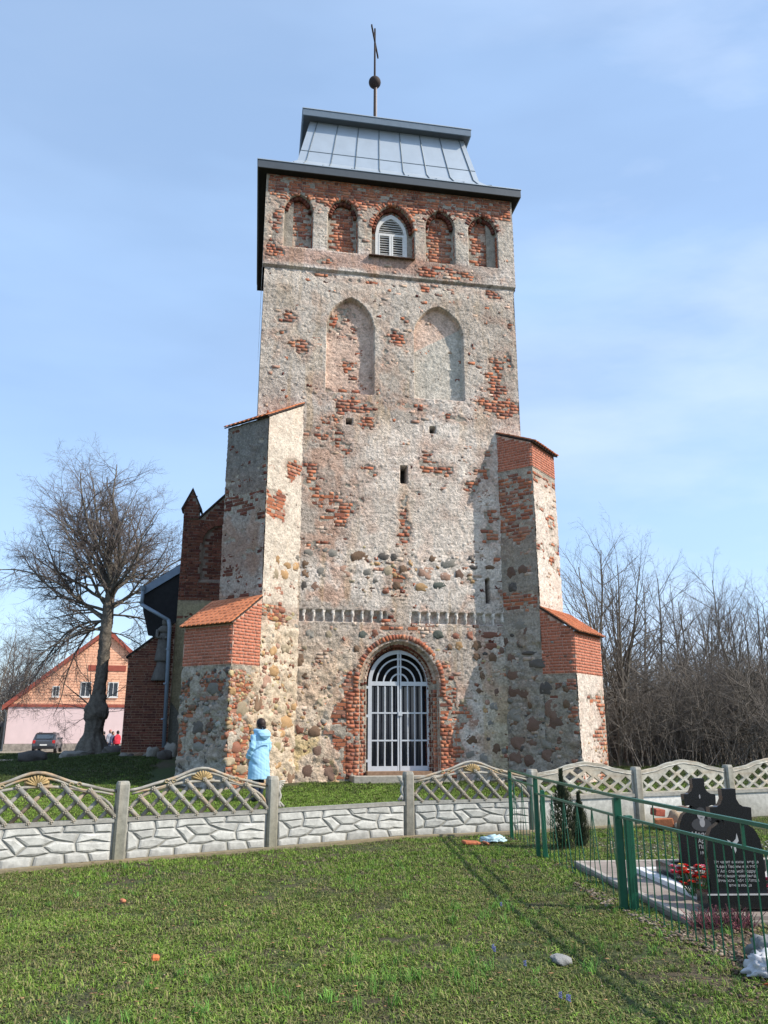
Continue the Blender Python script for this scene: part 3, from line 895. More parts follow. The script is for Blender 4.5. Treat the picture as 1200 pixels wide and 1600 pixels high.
# tiles on the buttresses
tile_me = MB().box(-.5, .5, -.5, .5, -.5, .5)
def tile_mesh():
    mb = MB(); n = 5
    pr = [(-.5, -.5), (.5, -.5), (.5, .1), (.3, .5), (-.3, .5), (-.5, .1)]
    mb.prism([(x, y, -.5) for x, y in pr], (0, 0, 1)); return mb
tm = tile_mesh()
TILE_ME = bpy.data.meshes.new('tile'); TILE_ME.from_pydata(tm.v, [], tm.f); TILE_ME.materials.append(M_TILE)
def tile_roof(parent, B_in, B_out, a_in, a_out, z_in, z_out, wdir, over=.10, ov_side=.06, parent2=tower):
    """lean-to tile slope; B_in/B_out near edge points (s,h) at top and eave, wdir across, z heights"""
    p_in = sh(*B_in) + ZV * z_in; p_out = sh(*B_out) + ZV * z_out
    sl = p_out - p_in; L = np.linalg.norm(sl); d = sl / L
    w = np.array(wdir); nrm = np.cross(w, d); nrm = nrm / np.linalg.norm(nrm)
    if nrm[2] < 0: nrm = -nrm
    L2 = L + over
    # deck
    a = max(a_in, a_out)
    q = [p_in - w * ov_side, p_in + w * (a + ov_side), p_in + w * (a + ov_side) + d * L2, p_in - w * ov_side + d * L2]
    mb = MB(); mb.prism([tuple(x + nrm * .02) for x in q], tuple(nrm * .035)); mb.build('roof_deck', M_TILE_DK, parent)
    nrow = max(3, int(L2 / .15)); ncol = max(4, int((a + 2 * ov_side) / .165)); tw = (a + 2 * ov_side) / ncol
    for r_ in range(nrow):
        for c_ in range(ncol):
            cx = -ov_side + (c_ + .5) * tw + (tw * .0 if r_ % 2 else 0)
            cen = p_in + w * cx + d * ((r_ + .62) * L2 / nrow) + nrm * (.078 + random.uniform(-.003, .004))
            dd = d + nrm * .13
            A = np.stack([w, dd / np.linalg.norm(dd), nrm])
            D = np.array([tw - .014, L2 / nrow * 1.30, .030])
            o = bpy.data.objects.new('tile', TILE_ME); COL.objects.link(o)
            M = Matrix.Identity(4)
            for x in range(3):
                for y in range(3): M[y][x] = A[x][y] * D[x]
            for y in range(3): M[y][3] = cen[y]
            o.parent = parent; o.matrix_basis = M
wR = (U - N) * S2; wL = (-U - N) * S2
tile_roof(butR, (3.28, 0), RN, aR, aR, 9.89, 9.44, wR)
tile_roof(butR, RN, RL_, aR2, aR2, 4.66, 4.02, wR)
tile_roof(butL, (-2.40, 0), LN, aL, aL, 10.42, 9.62, wL)
tile_roof(butL, LN, LL_, aL2, aL2, 4.72, 4.02, wL)
place_bricks(tb, tower, VAR['old'] + VAR['dark'], n_obj=290, name='brick', rest='old_brickwork')
C_, A_, D_, K_ = nb.arrays()
joined_boxes('new_brickwork', C_, A_, D_, K_, M_BRICK, tower, jit=.0008)

# ------------------------------------------------------------------ fieldstones bedded in the walls
def px_ray(x, y):
    """direction from the viewpoint through a spot of the photograph, to find where on a wall it lies"""
    th = R(15.2); a = (x - 600) / 1232.; b = (800 - y) / 1232.
    return np.array([a, math.cos(th) - b * math.sin(th), math.sin(th) + b * math.cos(th)])
FACES = [(FAC, FS0, FS1, 0, 18), (FR_RL, 0, q_R, 0, 9.9), (FR_RL, q_R, q_R2, 0, 4.7), (FR_RE, 0, aR, 4, 9.4), (FR_RE2, 0, aR2, 0, 4),
         (FR_LL, 0, q_L, 0, 10.4), (FR_LL, q_L, q_L2, 0, 4.7), (FR_LE, 0, aL, 4, 9.6), (FR_LE2, 0, aL2, 0, 4)]
def hit_wall(x, y):
    d = px_ray(x, y); best = None
    for fr, s0, s1, z0, z1 in FACES:
        t = np.dot(fr.O - CAM, fr.n) / np.dot(d, fr.n)
        p = CAM + d * t; q = p - fr.O; s = float(np.dot(q, fr.e)); z = float(p[2])
        if t > 0 and s0 <= s <= s1 and z0 <= z <= z1 and (best is None or t < best[0]):
            best = (t, fr, s, z)
    return best
STC = {'o': (.42, .26, .13), 'g': (.235, .215, .185), 'b': (.20, .125, .08), 'd': (.115, .10, .088), 'r': (.27, .12, .08), 'p': (.36, .22, .16),
       't': (.36, .29, .20), 'k': (.12, .13, .11), 'w': (.45, .43, .38), 'y': (.40, .32, .18), 'v': (.185, .115, .085)}
STONES = []
def zs(x0, y0, k, lst):
    for (x, y, w, h, c) in lst: STONES.append((x0 + x / k, y0 + y / k, w / k, h / k, c))
zs(400, 850, 2.857, [(97, 72, 28, 45, 'o'), (185, 65, 28, 30, 'g'), (235, 40, 50, 35, 'g'), (232, 90, 60, 50, 'b'), (140, 97, 45, 35, 'o'), (175, 100, 35, 38, 'o'), (222, 133, 45, 40, 'b'),
    (125, 133, 40, 50, 'o'), (85, 135, 28, 50, 't'), (295, 128, 55, 50, 'g'), (340, 40, 50, 45, 'g'), (462, 55, 92, 52, 'b'), (572, 55, 54, 42, 'd'), (612, 60, 38, 38, 'd'), (400, 120, 75, 50, 'p'),
    (495, 120, 50, 45, 'g'), (590, 120, 45, 50, 't'), (658, 115, 42, 45, 'b'), (755, 130, 80, 56, 'p'), (790, 65, 36, 42, 'b'), (860, 85, 72, 50, 'g'), (845, 145, 55, 45, 'p'), (908, 137, 44, 44, 'v'),
    (962, 65, 38, 30, 'd'), (972, 103, 42, 26, 'd'), (1045, 105, 50, 22, 'b'), (212, 187, 36, 45, 'd'), (265, 190, 52, 45, 'p'), (625, 187, 42, 42, 'b'), (580, 210, 32, 26, 'r'), (740, 195, 68, 40, 'o'),
    (830, 190, 95, 40, 'k'), (1150, 193, 36, 38, 'd'), (240, 400, 52, 42, 'g'), (325, 405, 36, 36, 't'), (392, 423, 20, 20, 'r'), (480, 408, 52, 46, 'k'), (530, 402, 36, 42, 'r'), (450, 468, 30, 34, 'b'),
    (810, 405, 62, 42, 'k'), (893, 410, 36, 34, 'r'), (955, 410, 34, 38, 'r'), (905, 458, 46, 46, 'o'), (865, 460, 26, 30, 'b'), (1045, 408, 88, 32, 'r'), (985, 455, 50, 50, 'b'), (1048, 458, 62, 32, 'r'),
    (1115, 435, 28, 46, 'v'), (1178, 447, 32, 32, 'd'), (985, 505, 42, 36, 'b'), (1022, 490, 28, 16, 'd'), (1057, 507, 44, 42, 'b'), (1140, 510, 38, 50, 'v'), (1010, 585, 32, 36, 'b'), (190, 520, 48, 58, 'b'),
    (130, 465, 38, 42, 't'), (65, 412, 32, 48, 'g'), (80, 565, 42, 52, 'o'), (315, 30, 40, 30, 'g'), (700, 45, 30, 22, 't'), (530, 165, 36, 26, 'g'), (690, 85, 26, 30, 'o'), (430, 165, 40, 24, 't')])
zs(260, 820, 3, [(555, 577, 36, 42, 't'), (612, 575, 36, 36, 'r'), (620, 632, 52, 58, 'b'), (645, 700, 48, 42, 'b'), (510, 685, 42, 46, 'o'), (470, 735, 48, 58, 'p'), (430, 840, 38, 74, 'b'), (600, 770, 38, 48, 't'),
    (355, 865, 62, 74, 't'), (560, 925, 58, 62, 'o'), (625, 955, 42, 52, 'r'), (695, 968, 62, 52, 'b'), (325, 1043, 48, 58, 'r'), (730, 1072, 114, 82, 'v'), (672, 1165, 90, 78, 'v'), (763, 1168, 78, 62, 'v'),
    (588, 1180, 52, 72, 'b'), (510, 1180, 42, 62, 't'), (520, 1125, 42, 36, 'o'), (600, 850, 34, 44, 'o'), (540, 860, 54, 46, 't'), (480, 840, 42, 52, 'p'), (310, 780, 30, 40, 'o'), (395, 800, 34, 30, 't'),
    (300, 950, 34, 28, 't'), (350, 960, 30, 30, 'y'), (300, 1110, 50, 40, 't'), (350, 1150, 60, 44, 't'), (520, 1040, 48, 44, 'y'), (470, 930, 40, 36, 't'), (610, 1030, 44, 46, 'y'), (640, 905, 30, 30, 'o'),
    (570, 1110, 38, 40, 'o'), (450, 990, 36, 42, 't'), (540, 980, 36, 36, 'o'), (145, 950, 74, 64, 'd'), (245, 935, 36, 32, 'w'), (220, 770, 66, 60, 'g'), (190, 870, 44, 36, 'g'), (120, 860, 38, 30, 'b'),
    (150, 1040, 60, 46, 'g'), (90, 1100, 50, 60, 'g'), (200, 1090, 60, 50, 'd'), (510, 440, 30, 26, 'o'), (540, 400, 36, 30, 'r'), (600, 480, 40, 36, 'g'), (500, 590, 40, 46, 'o'), (570, 440, 36, 24, 'y'),
    (660, 760, 34, 30, 'b'), (720, 830, 40, 34, 't'), (650, 1000, 34, 24, 'r')])
zs(560, 820, 2.857, [(735, 200, 46, 42, 'v'), (690, 280, 42, 42, 'd'), (680, 215, 50, 60, 'v'), (725, 445, 54, 52, 'g'), (750, 485, 30, 52, 'v'), (720, 530, 30, 34, 'v'), (685, 600, 42, 42, 'v'), (760, 572, 62, 18, 'd'),
    (800, 620, 100, 42, 'd'), (700, 665, 72, 62, 'v'), (720, 745, 114, 58, 'v'), (840, 732, 68, 62, 'd'), (862, 825, 74, 90, 'v'), (780, 890, 78, 68, 'v'), (878, 888, 78, 58, 'v'), (710, 975, 78, 58, 'v'),
    (840, 970, 62, 58, 'g'), (700, 850, 66, 60, 'g'), (840, 1030, 54, 50, 'v'), (700, 1040, 66, 50, 'v'), (765, 1050, 54, 52, 'v'), (930, 800, 34, 40, 'b'), (550, 672, 36, 42, 'b'), (605, 812, 46, 36, 'g'),
    (540, 742, 46, 26, 'b'), (620, 750, 32, 42, 'v'), (500, 960, 74, 46, 'b'), (580, 955, 22, 22, 'd'), (500, 1020, 50, 44, 'g'), (560, 1040, 46, 44, 'g'), (615, 1000, 40, 50, 'b'), (520, 880, 60, 50, 'p'),
    (470, 790, 40, 30, 't'), (590, 890, 34, 34, 'g'), (690, 920, 54, 40, 'g'), (780, 975, 44, 40, 'v'), (640, 560, 26, 34, 'v'), (780, 800, 54, 40, 'b'), (740, 1000, 40, 30, 'd')])
def rock_mesh(seed, sub=3, amp=.42):
    bm = bmesh.new(); bmesh.ops.create_icosphere(bm, subdivisions=sub, radius=1)
    r = random.Random(seed); ox = r.uniform(-50, 50)
    for v in bm.verts:
        d = v.co.normalized()
        k = 1 + amp * (fbm(np.array([d.x * 2.0 + ox + d.z]), np.array([d.y * 2.0 - d.z * 1.1]), seed, 4)[0] - .5) * 2
        k2 = max(abs(d.x), abs(d.y), abs(d.z)) ** -.35
        v.co = d * k * k2 / 1.05
    me = bpy.data.meshes.new('rock'); bm.to_mesh(me); bm.free()
    me.polygons.foreach_set('use_smooth', np.ones(len(me.polygons), bool))
    return me
def colored(me, c, m):
    me = me.copy(); ca = me.color_attributes.new('Col', 'FLOAT_COLOR', 'POINT')
    ca.data.foreach_set('color', np.tile(np.array([*c, 1], np.float32), len(me.vertices)))
    me.materials.append(m); return me
ROCKS = [rock_mesh(s) for s in range(4)]
RCOL = {k: [colored(ROCKS[i], np.array(c) * (1 + .12 * (i - 1.5)), M_STONE) for i in range(4)] for k, c in STC.items()}
stone_spots = []
NEWZ = {FR_RE: NEWZ_RU, FR_RE2: NEWZ_R, FR_LE2: NEWZ_L}
def put_stone(fr, s, z, w, h, c, proud, parent, name='fieldstone', rot=0, dep=.085):
    me = random.choice(RCOL[c])
    o = bpy.data.objects.new(name, me); COL.objects.link(o)
    hh = proud
    cen = fr.P(np.array(s), np.array(z), np.array(hh))
    cr, sr = math.cos(rot), math.sin(rot)
    e = fr.e * cr + ZV * sr; up = -fr.e * sr + ZV * cr
    M = Matrix.Identity(4)
    for y in range(3):
        M[y][0] = e[y] * w / 2; M[y][1] = up[y] * h / 2; M[y][2] = fr.n[y] * dep; M[y][3] = cen[y]
    o.parent = parent; o.matrix_parent_inverse = ROOTM.get(parent.name, Matrix.Identity(4)).inverted(); o.matrix_basis = M
for (x, y, w, h, c) in STONES:
    b = hit_wall(x, y)
    if b is None: continue
    t, fr, s, z = b
    m_px = t / 1232.0
    fs = abs(np.dot(fr.n, px_ray(x, y) / np.linalg.norm(px_ray(x, y))))
    w_m = w * m_px / max(.45, fs); h_m = h * m_px * 1.06
    if fr in NEWZ and z > NEWZ[fr] - .12: continue
    if fr is FR_LL and s > q_L and z > NEWZ_L - .12 or fr is FR_RL and (s > q_R and z > NEWZ_R - .12 or z > NEWZ_RU): continue
    put_stone(fr, s, z, w_m, h_m, c, -.046, tower, rot=random.uniform(-.15, .15))
    stone_spots.append((id(fr), s, z, max(w_m, h_m) / 2))
# smaller rubble between, joined
def rubble_fill():
    V, F, K = [], [], []
    base = bmesh.new(); bmesh.ops.create_icosphere(base, subdivisions=1, radius=1)
    bv = np.array([v.co[:] for v in base.verts]); bf = np.array([[v.index for v in f.verts] for f in base.faces]); base.free()
    r = np.random.default_rng(77); nb_ = 0
    specs = [(FAC, FS0, FS1, .15, 6.6, rubble_w, 1500, 'obtpyrg'), (FR_LL, .05, q_L, .2, 4.6, lambda S, Z: .8 + 0 * S, 400, 'obtpyr'), (FR_LL, q_L, q_L2, .2, 2.9, lambda S, Z: .8 + 0 * S, 500, 'obtpyr'), (FR_LE2, .05, aL2, .2, 2.9, lambda S, Z: .7 + 0 * S, 420, 'gdbgv'),
             (FR_RL, .05, q_R2, .15, 4.2, lambda S, Z: .45 * sstep(4.4, 3, Z), 420, 'gdvb'), (FR_RE2, .1, aR2, .1, 1.2, lambda S, Z: .25 + 0 * S, 100, 'pto')]
    for fr, s0, s1, z0, z1, wf, n, cc in specs:
        S = r.uniform(s0, s1, n); Z = r.uniform(z0, z1, n); ok = r.random(n) < wf(S, Z)
        if fr is FAC:
            ok &= (macro(S, Z) > -.05) & (macro(S + .12, Z) > -.05) & (macro(S - .12, Z) > -.05) & (brick_w(S, Z) < .4)
            ok &= ~((Z > 4.2) & (Z < 4.7))
        for s, z in zip(S[ok], Z[ok]):
            if any(i == id(fr) and (s - a) ** 2 + (z - b) ** 2 < q * q * .9 for i, a, b, q in stone_spots): continue
            w = r.uniform(.03, .115); h = w * r.uniform(.5, 1.0); a = r.uniform(-.4, .4)
            e = fr.e * math.cos(a) + ZV * math.sin(a); up = -fr.e * math.sin(a) + ZV * math.cos(a)
            c = fr.P(np.array(s), np.array(z), np.array(-.018))
            q = bv * (1 + r.uniform(-.18, .18, (len(bv), 1)))
            V.append(c + q[:, :1] * e * w + q[:, 1:2] * up * h + q[:, 2:3] * fr.n * .048)
            F.append(bf + nb_); nb_ += len(bv)
            K.append(np.tile(np.array(STC[cc[r.integers(len(cc))]]) * r.uniform(.75, 1.15), (len(bv), 1)))
    mesh_obj('rubble', np.vstack(V), np.vstack(F), M_STONE, tower, col=np.vstack(K), smooth=True, kind='stuff')
rubble_fill()

# ------------------------------------------------------------------ tower roof
BK = np.array([-math.sin(R(9.0)), math.cos(R(9.0)), 0.0])   # the side walls run slightly off square
def shp(s_, h_, z):
    p = F0 + U * s_ + (N * h_ if h_ > 0 else BK * (-h_)); return (p[0], p[1], z)
roof = bpy.data.objects.new('roof', None); COL.objects.link(roof); adopt(roof, tower)
E0, E1, EF, EB, ZE = -4.02, 4.30, .36, -6.76, 18.18
def ring(s0, s1, h0, h1, z): return [shp(s0, h0, z), shp(s1, h0, z), shp(s1, h1, z), shp(s0, h1, z)]
def frustum(name, rings, m, parent, caps=(True, True)):
    vs = [p for r_ in rings for p in r_]; fs = []
    for i in range(len(rings) - 1):
        for k in range(4): fs.append((4 * i + k, 4 * i + (k + 1) % 4, 4 * i + 4 + (k + 1) % 4, 4 * i + 4 + k))
    if caps[0]: fs.append((3, 2, 1, 0))
    if caps[1]: b = 4 * (len(rings) - 1); fs.append((b, b + 1, b + 2, b + 3))
    return mesh_obj(name, vs, fs, m, parent)
frustum('soffit', [ring(E0 + .03, E1 - .03, EF - .03, EB + .03, ZE - .24), ring(E0 + .03, E1 - .03, EF - .03, EB + .03, ZE - .05)], M_DARKWOOD, roof)
def fascia_ring(name, s0, s1, h0, h1, z0, z1, m, parent, th=.04):
    mb = MB()
    o = [(s0, h0), (s1, h0), (s1, h1), (s0, h1)]; i = [(s0 + th, h0 - th), (s1 - th, h0 - th), (s1 - th, h1 + th), (s0 + th, h1 + th)]
    for k in range(4):
        a, b, c, d = o[k], o[(k + 1) % 4], i[(k + 1) % 4], i[k]
        mb.prism([shp(*a, z0), shp(*b, z0), shp(*c, z0), shp(*d, z0)], (0, 0, z1 - z0))
    return mb.build(name, m, parent)
fascia_ring('fascia', E0, E1, EF, EB, ZE - .26, ZE + .0, M_FASCIA, roof)
# apron, mansard, cap
A1 = (-2.80, 3.18, -.45, -5.95, 18.98)
A2 = (-2.42, 2.76, -.72, -5.65, 20.76)
frustum('metal_roof_slope', [ring(E0 - .02, E1 + .02, EF + .02, EB - .02, ZE + .003), ring(E0 - .02, E1 + .02, EF + .02, EB - .02, ZE + .03), ring(A1[0] - .35, A1[1] + .35, A1[2] + .28, A1[3] - .3, A1[4] - .40), ring(*A1), ring(*A2)], M_ZINC, roof, (True, True))
CP = (-2.68, 2.95, -.42, -6.2)
frustum('cap_soffit', [ring(CP[0] + .03, CP[1] - .03, CP[2] - .03, CP[3] + .03, 20.73), ring(CP[0] + .03, CP[1] - .03, CP[2] - .03, CP[3] + .03, 20.90)], M_FASCIA, roof)
fascia_ring('cap_fascia', CP[0], CP[1], CP[2], CP[3], 20.71, 20.95, mat('slate_blue_sheet', (.16, .20, .24), rough=.45, metal=.2, var=.08, bump=.05), roof)
frustum('cap_roof', [ring(CP[0] - .02, CP[1] + .02, CP[2] + .02, CP[3] - .02, 20.953), ring(CP[0] - .02, CP[1] + .02, CP[2] + .02, CP[3] - .02, 20.98), ring(.10, .12, -3.1, -3.2, 21.45)], M_ZINC, roof)
# standing seams on the front and right slope
def lerp3(a, b, t): return tuple(a[i] * (1 - t) + b[i] * t for i in range(3))
M_SEAM = mat('seam_shadow_metal', (.15, .18, .20), rough=.5, metal=.3, bump=0)
for k in range(8):
    t = (k + .35) / 7.6
    p0 = lerp3(shp(A1[0] - .35, A1[2] + .28, A1[4] - .40), shp(A1[1] + .35, A1[2] + .28, A1[4] - .40), .03 + .94 * t); p1 = lerp3(shp(A1[0], A1[2], A1[4]), shp(A1[1], A1[2], A1[4]), t); p2 = lerp3(shp(A2[0], A2[2], A2[4]), shp(A2[1], A2[2], A2[4]), t)
    pe = lerp3(shp(E0, EF, ZE + .03), shp(E1, EF, ZE + .03), .09 + .82 * t)
    o_ = Vector(tuple(N * .012)) + Vector((0, 0, .012))
    MB().tube([Vector(pe) + o_, Vector(p0) + o_, Vector(p1) + o_, Vector(p2) + o_], .016, 5).build('seam', M_SEAM, roof)
for k in range(5):
    t = (k + .5) / 5
    p1 = lerp3(shp(A1[1], A1[2], A1[4]), shp(A1[1], A1[3], A1[4]), t); p2 = lerp3(shp(A2[1], A2[2], A2[4]), shp(A2[1], A2[3], A2[4]), t)
    MB().tube([Vector(p1) + Vector(tuple(U * .012)), Vector(p2) + Vector(tuple(U * .012))], .016, 5).build('seam', M_SEAM, roof)
lt = [lerp3(shp(A1[0], A1[2], A1[4]), shp(A2[0], A2[2], A2[4]), .24), lerp3(shp(A1[1], A1[2], A1[4]), shp(A2[1], A2[2], A2[4]), .24)]
MB().tube([Vector(lt[0]) + o_ * .5, Vector(lt[1]) + o_ * .5], .008, 4).build('seam', M_SEAM, roof)
# cross with ball on the cap
cross = bpy.data.objects.new('roof_cross', None); COL.objects.link(cross); adopt(cross, tower)
cb = Vector(shp(.07, -3.2, 21.2)); 
MB().tube([cb, cb + Vector((0, 0, 6.35))], [.055, .035], 8).build('pole', M_IRON, cross)
MB().tube([cb + Vector((.06, 0, 2.0)), cb + Vector((.06, 0, 4.0))], .025, 6).build('rod', mat('pale_rod', (.5, .42, .38), rough=.6), cross)
MB().sphere(cb + Vector((0, 0, 3.85)), .23, 20, 14).build('ball', M_IRON, cross, smooth=True)
ad = Vector((math.sin(R(-4)), math.cos(R(-4)), 0)) * 1.0
ad = Vector((-.15, -.99, 0)).normalized()
arm0 = cb + Vector((0, 0, 5.75))
MB().bar(arm0 - ad * .75, arm0 + ad * .75, .05, .10).build('arm', M_IRON, cross)
MB().bar(cb + Vector((.0, 0, 5.6)), cb + Vector((0, 0, 6.35)), .05, .10, up=(0, 1, 0)).build('arm', M_IRON, cross)
# eaves mouldings and belt are in the wall; tile sill below the louvre window
def FM(s, z, h=0):
    """matrix: x along the facade, y up, z outward"""
    M = Matrix.Identity(4)
    for y in range(3):
        M[y][0] = U[y]; M[y][1] = ZV[y]; M[y][2] = N[y]; M[y][3] = (sh(s, h) + ZV * z)[y]
    return M
sill = bpy.data.objects.new('window_sill', None); COL.objects.link(sill); adopt(sill, tower)
for k in range(9):
    mb = MB(); mb.box(-.075, .075, -.012, .012, -.02, .24, FM(-.50 + k * .16, 15.46, -.02) @ Matrix.Rotation(R(14), 4, 'X'))
    mb.build('sill_tile', mat('old_dark_tile', (.12, .07, .05), rough=.9, var=.3), sill)
# louvre window
win = bpy.data.objects.new('louvre_window', None); COL.objects.link(win); adopt(win, tower)
WM = FM(.17, 15.60, -.20)
def gothic(w, hs, ht, n=10, k=1.55):
    """outline of half-width w, springing hs, apex ht"""
    pts = [(-w, 0), (w, 0), (w, hs)]
    rr = k * w
    for i in range(1, n + 1):
        a = i / n; x = w * (1 - a)
        y = math.sqrt(max(0, rr ** 2 - (x + rr - w) ** 2)) / math.sqrt(rr ** 2 - (rr - w) ** 2)
        pts.append((x, hs + (ht - hs) * y))
    pts += [(-x, y) for x, y in pts[3:-1][::-1]] + [(-w, hs)]
    return pts
fm_ = curve_mesh([gothic(.50, .80, 1.52), gothic(.40, .80, 1.40)[::-1] and [(x, y + .07) for x, y in gothic(.40, .74, 1.30)]], .05)
place_mesh('window_frame', fm_, WM, M_WHITE, win)
MB().box(-.50, .50, -.02, 1.4, -.45, -.42, WM).build('backing', M_HOLE, win)
MB().box(-.40, .40, .74, .82, -.04, .055, WM).build('transom', M_WHITE, win)
for x0, x1 in ((-.06, -.005), (.005, .06), (-.40, -.36), (.36, .40)):
    MB().box(x0, x1, .05, .76, -.03, .06, WM).build('stile', M_WHITE, win)
def slat(x0, x1, y):
    MB().box(x0, x1, -.008, .008, -.034, .034, WM @ Matrix.Translation((0, y, 0)) @ Matrix.Rotation(R(14), 4, 'X')).build('slat', M_WHITE, win)
for k in range(8):
    y = .13 + k * .083
    slat(-.36, -.06, y); slat(.06, .36, y)
for k in range(6):
    y = .89 + k * .082
    t = (y - .82) / .56; w = .39 * math.sqrt(max(.02, 1 - t ** 1.7))
    slat(-w, w, y)

# ------------------------------------------------------------------ the gate
gate = bpy.data.objects.new('gate', None); COL.objects.link(gate); adopt(gate, tower)
gate['label'] = 'pale grey arched iron gate of two barred leaves'
GM = FM(.40, .47, -.38)
HW, HS, HT = .85, 2.24, 3.13
def arc_band(r0, r1, x_side, thick, zc=0.0, n=16, ry=None):
    mb = MB(); ky = (HT - HS) / HW
    a0, a1 = (0, math.pi / 2) if x_side > 0 else (math.pi / 2, math.pi)
    for i in range(n):
        t0 = a0 + (a1 - a0) * i / n; t1 = a0 + (a1 - a0) * (i + 1) / n
        q = [(r * math.cos(t), HS + r * ky * math.sin(t), zc - thick / 2) for r, t in ((r0, t0), (r1, t0), (r1, t1), (r0, t1))]
        mb.prism(q, (0, 0, thick), GM)
    return mb
for sd in (-1, 1):
    leaf = tower  # leaves are told apart by the meeting stiles
    arc_band(HW - .10, HW, sd, .05).build('arched_rail', M_GATE, gate)
    x0, x1 = sorted((sd * HW, sd * (HW - .10))); MB().box(x0, x1, 0, HS, -.025, .025, GM).build('outer_stile', M_GATE, gate)
    x0, x1 = sorted((sd * .012, sd * .055)); MB().box(x0, x1, .0, HT - .01, -.028, .028, GM).build('meeting_stile', M_GATE, gate)
    x0, x1 = sorted((sd * .056, sd * (HW - .101)))
    MB().box(x0, x1, HS - .06, HS + .05, -.024, .024, GM).build('transom', M_GATE, gate)
    MB().box(x0, x1, 0, .12, -.026, .024, GM).build('bottom_rail', M_GATE, gate)
    for y in (.745, 1.45): MB().box(x0, x1, y, y + .04, -.018, .022, GM).build('rail', M_GATE, gate)
    for k in range(3):
        x = sd * (.205 + k * .19 + (.02 if sd > 0 else 0))
        MB().tube([(x + random.uniform(-.006, .006), .10, 0), (x, 1.1, .0), (x, HS - .05, 0)], .021, 6, M=GM).build('bar', M_GATE, gate)
    for rr in (.63, .44, .25):
        arc_band(rr - .028, rr + .012, sd, .03).build('arc', M_GATE, gate)
    for y in (.22, 1.36, 2.1):
        x0, x1 = sorted((sd * (HW + .002), sd * (HW + .09))); MB().box(x0, x1, y, y + .07, -.03, .03, GM).build('hinge', M_GATE, gate)
MB().box(-.04, .07, 1.40, 1.50, .029, .06, GM).build('lock', M_GATE, gate)
M_GLASS = mat('dark_door_glass', (.020, .024, .034), rough=.08, var=.1, bump=.03, bscale=1.0, spec=.8, bdist=.02)
MB().box(-.84, .84, .0, HS, -.30, -.27, GM).build('glass_door', M_GLASS, gate)
MB().box(-.84, .84, HS + .001, HT + .05, -.34, -.31, GM).build('boarding', M_HOLE, gate)
for x in (-.58, -.1, .1, .58):
    MB().box(x - .012, x + .012, 0, HS, -.268, -.262, GM).build('door_stile', mat('dark_frame', (.035, .035, .04), rough=.5), gate)
# gate step
stp = bpy.data.objects.new('gate_step', None); COL.objects.link(stp); adopt(stp, tower)
mbs = MB()
for (s0, s1, h0, h1, z0, z1) in ((-.98, 1.5, .62, .80, .0, .42), (-.98, -.82, -.1, .61, .0, .40), (1.36, 1.5, -.1, .61, .0, .40)):
    wallbox(mbs, s0, s1, h0, h1, z0, z1)
mbs.build('kerb', M_CONC, stp, col=(.33, .30, .25), bevel=.02)
mbs = MB(); wallbox(mbs, -.81, 1.35, -.5, .6, .0, .36); wallbox(mbs, -.5, 1.2, -1.2, -.05, .361, .47)
mbs.build('landing', M_CONC, stp, col=(.26, .17, .11))
# ------------------------------------------------------------------ nave behind the tower
nave = thing('church_nave', 'dark brick nave gable with a pinnacle showing behind the left of the tower', 'church', tuple(sh(-5, -8)[:2]) + (.6,))
FN = Frame(sh(0, -6.5), U, N)
NB = Bricks()
def nave_arch(S, Z): return arch_in(S, Z, -4.75, .60, 6.45, 7.75, 8.40)
def nave_fields(S, Z):
    c, f, ff = plaster_cols(S + 60, Z, 4)
    c = mixc(c, np.array([.23, .17, .135]) * (.6 + .8 * f)[..., None], .9)
    pl = sstep(5.9, 5.5, Z + .5 * (fbm(S * 2, Z * 2, 7, 3) - .5))
    c = mixc(c, np.array([.36, .30, .19]) * (.6 + .7 * f)[..., None], pl)
    h = np.where(nave_arch(S, Z), -.12, 0.0) + (f - .5) * .02 + .02 * pl
    return h, c
NZT = 9.0
wall_grid('wall', FN, -6.05, -2.5, 0, 8.62, .06, nave_fields, nave)
lay(FN, -6.05, -3.2, .7, 8.6, lambda S, Z: (Z > 5.75 + .6 * (fbm(S * 1.5, Z * 1.5, 8, 3) - .5)) | ((Z > 4.7) & (Z < 5.3) & (fbm(S * 2, Z * 2, 9) > .56)), .105, .28, kind='dark', seed=400, out=NB,
    hf=lambda S, Z: np.where(nave_arch(S, Z), -.12, 0.0), depth=.06, hj=.004, lift=.016)
# sloping gable top
gp = [(-5.50, 8.60), (-2.5, 8.60), (-2.5, 11.9), (-4.642, 9.50 + .03)]
gp = [(-5.50, 8.60), (-2.5, 8.60), (-2.5, 11.75)]
mb = MB(); mb.prism([tuple(FN.P(np.array(s), np.array(z), np.array(-.001))) for s, z in gp], tuple(-N * .5)); mb.build('gable_wall', M_BRICK, nave, col=(.26, .21, .17))
slope_z = lambda S: 8.60 + (S + 5.50) * 1.05
lay(FN, -5.5, -3.0, 8.6, 11.2, lambda S, Z: Z < slope_z(S - .06) - .05, .105, .28, kind='dark', seed=401, out=NB, depth=.06, hj=.004)
mb = MB(); p0 = FN.P(np.array(-5.52), np.array(8.60), np.array(.08)); p1 = FN.P(np.array(-2.4), np.array(11.88), np.array(.08))
mb.prism([tuple(p0), tuple(p1), tuple(p1 - N * .6), tuple(p0 - N * .6)], (0, 0, .07)); mb.build('coping', M_TILE_DK, nave)
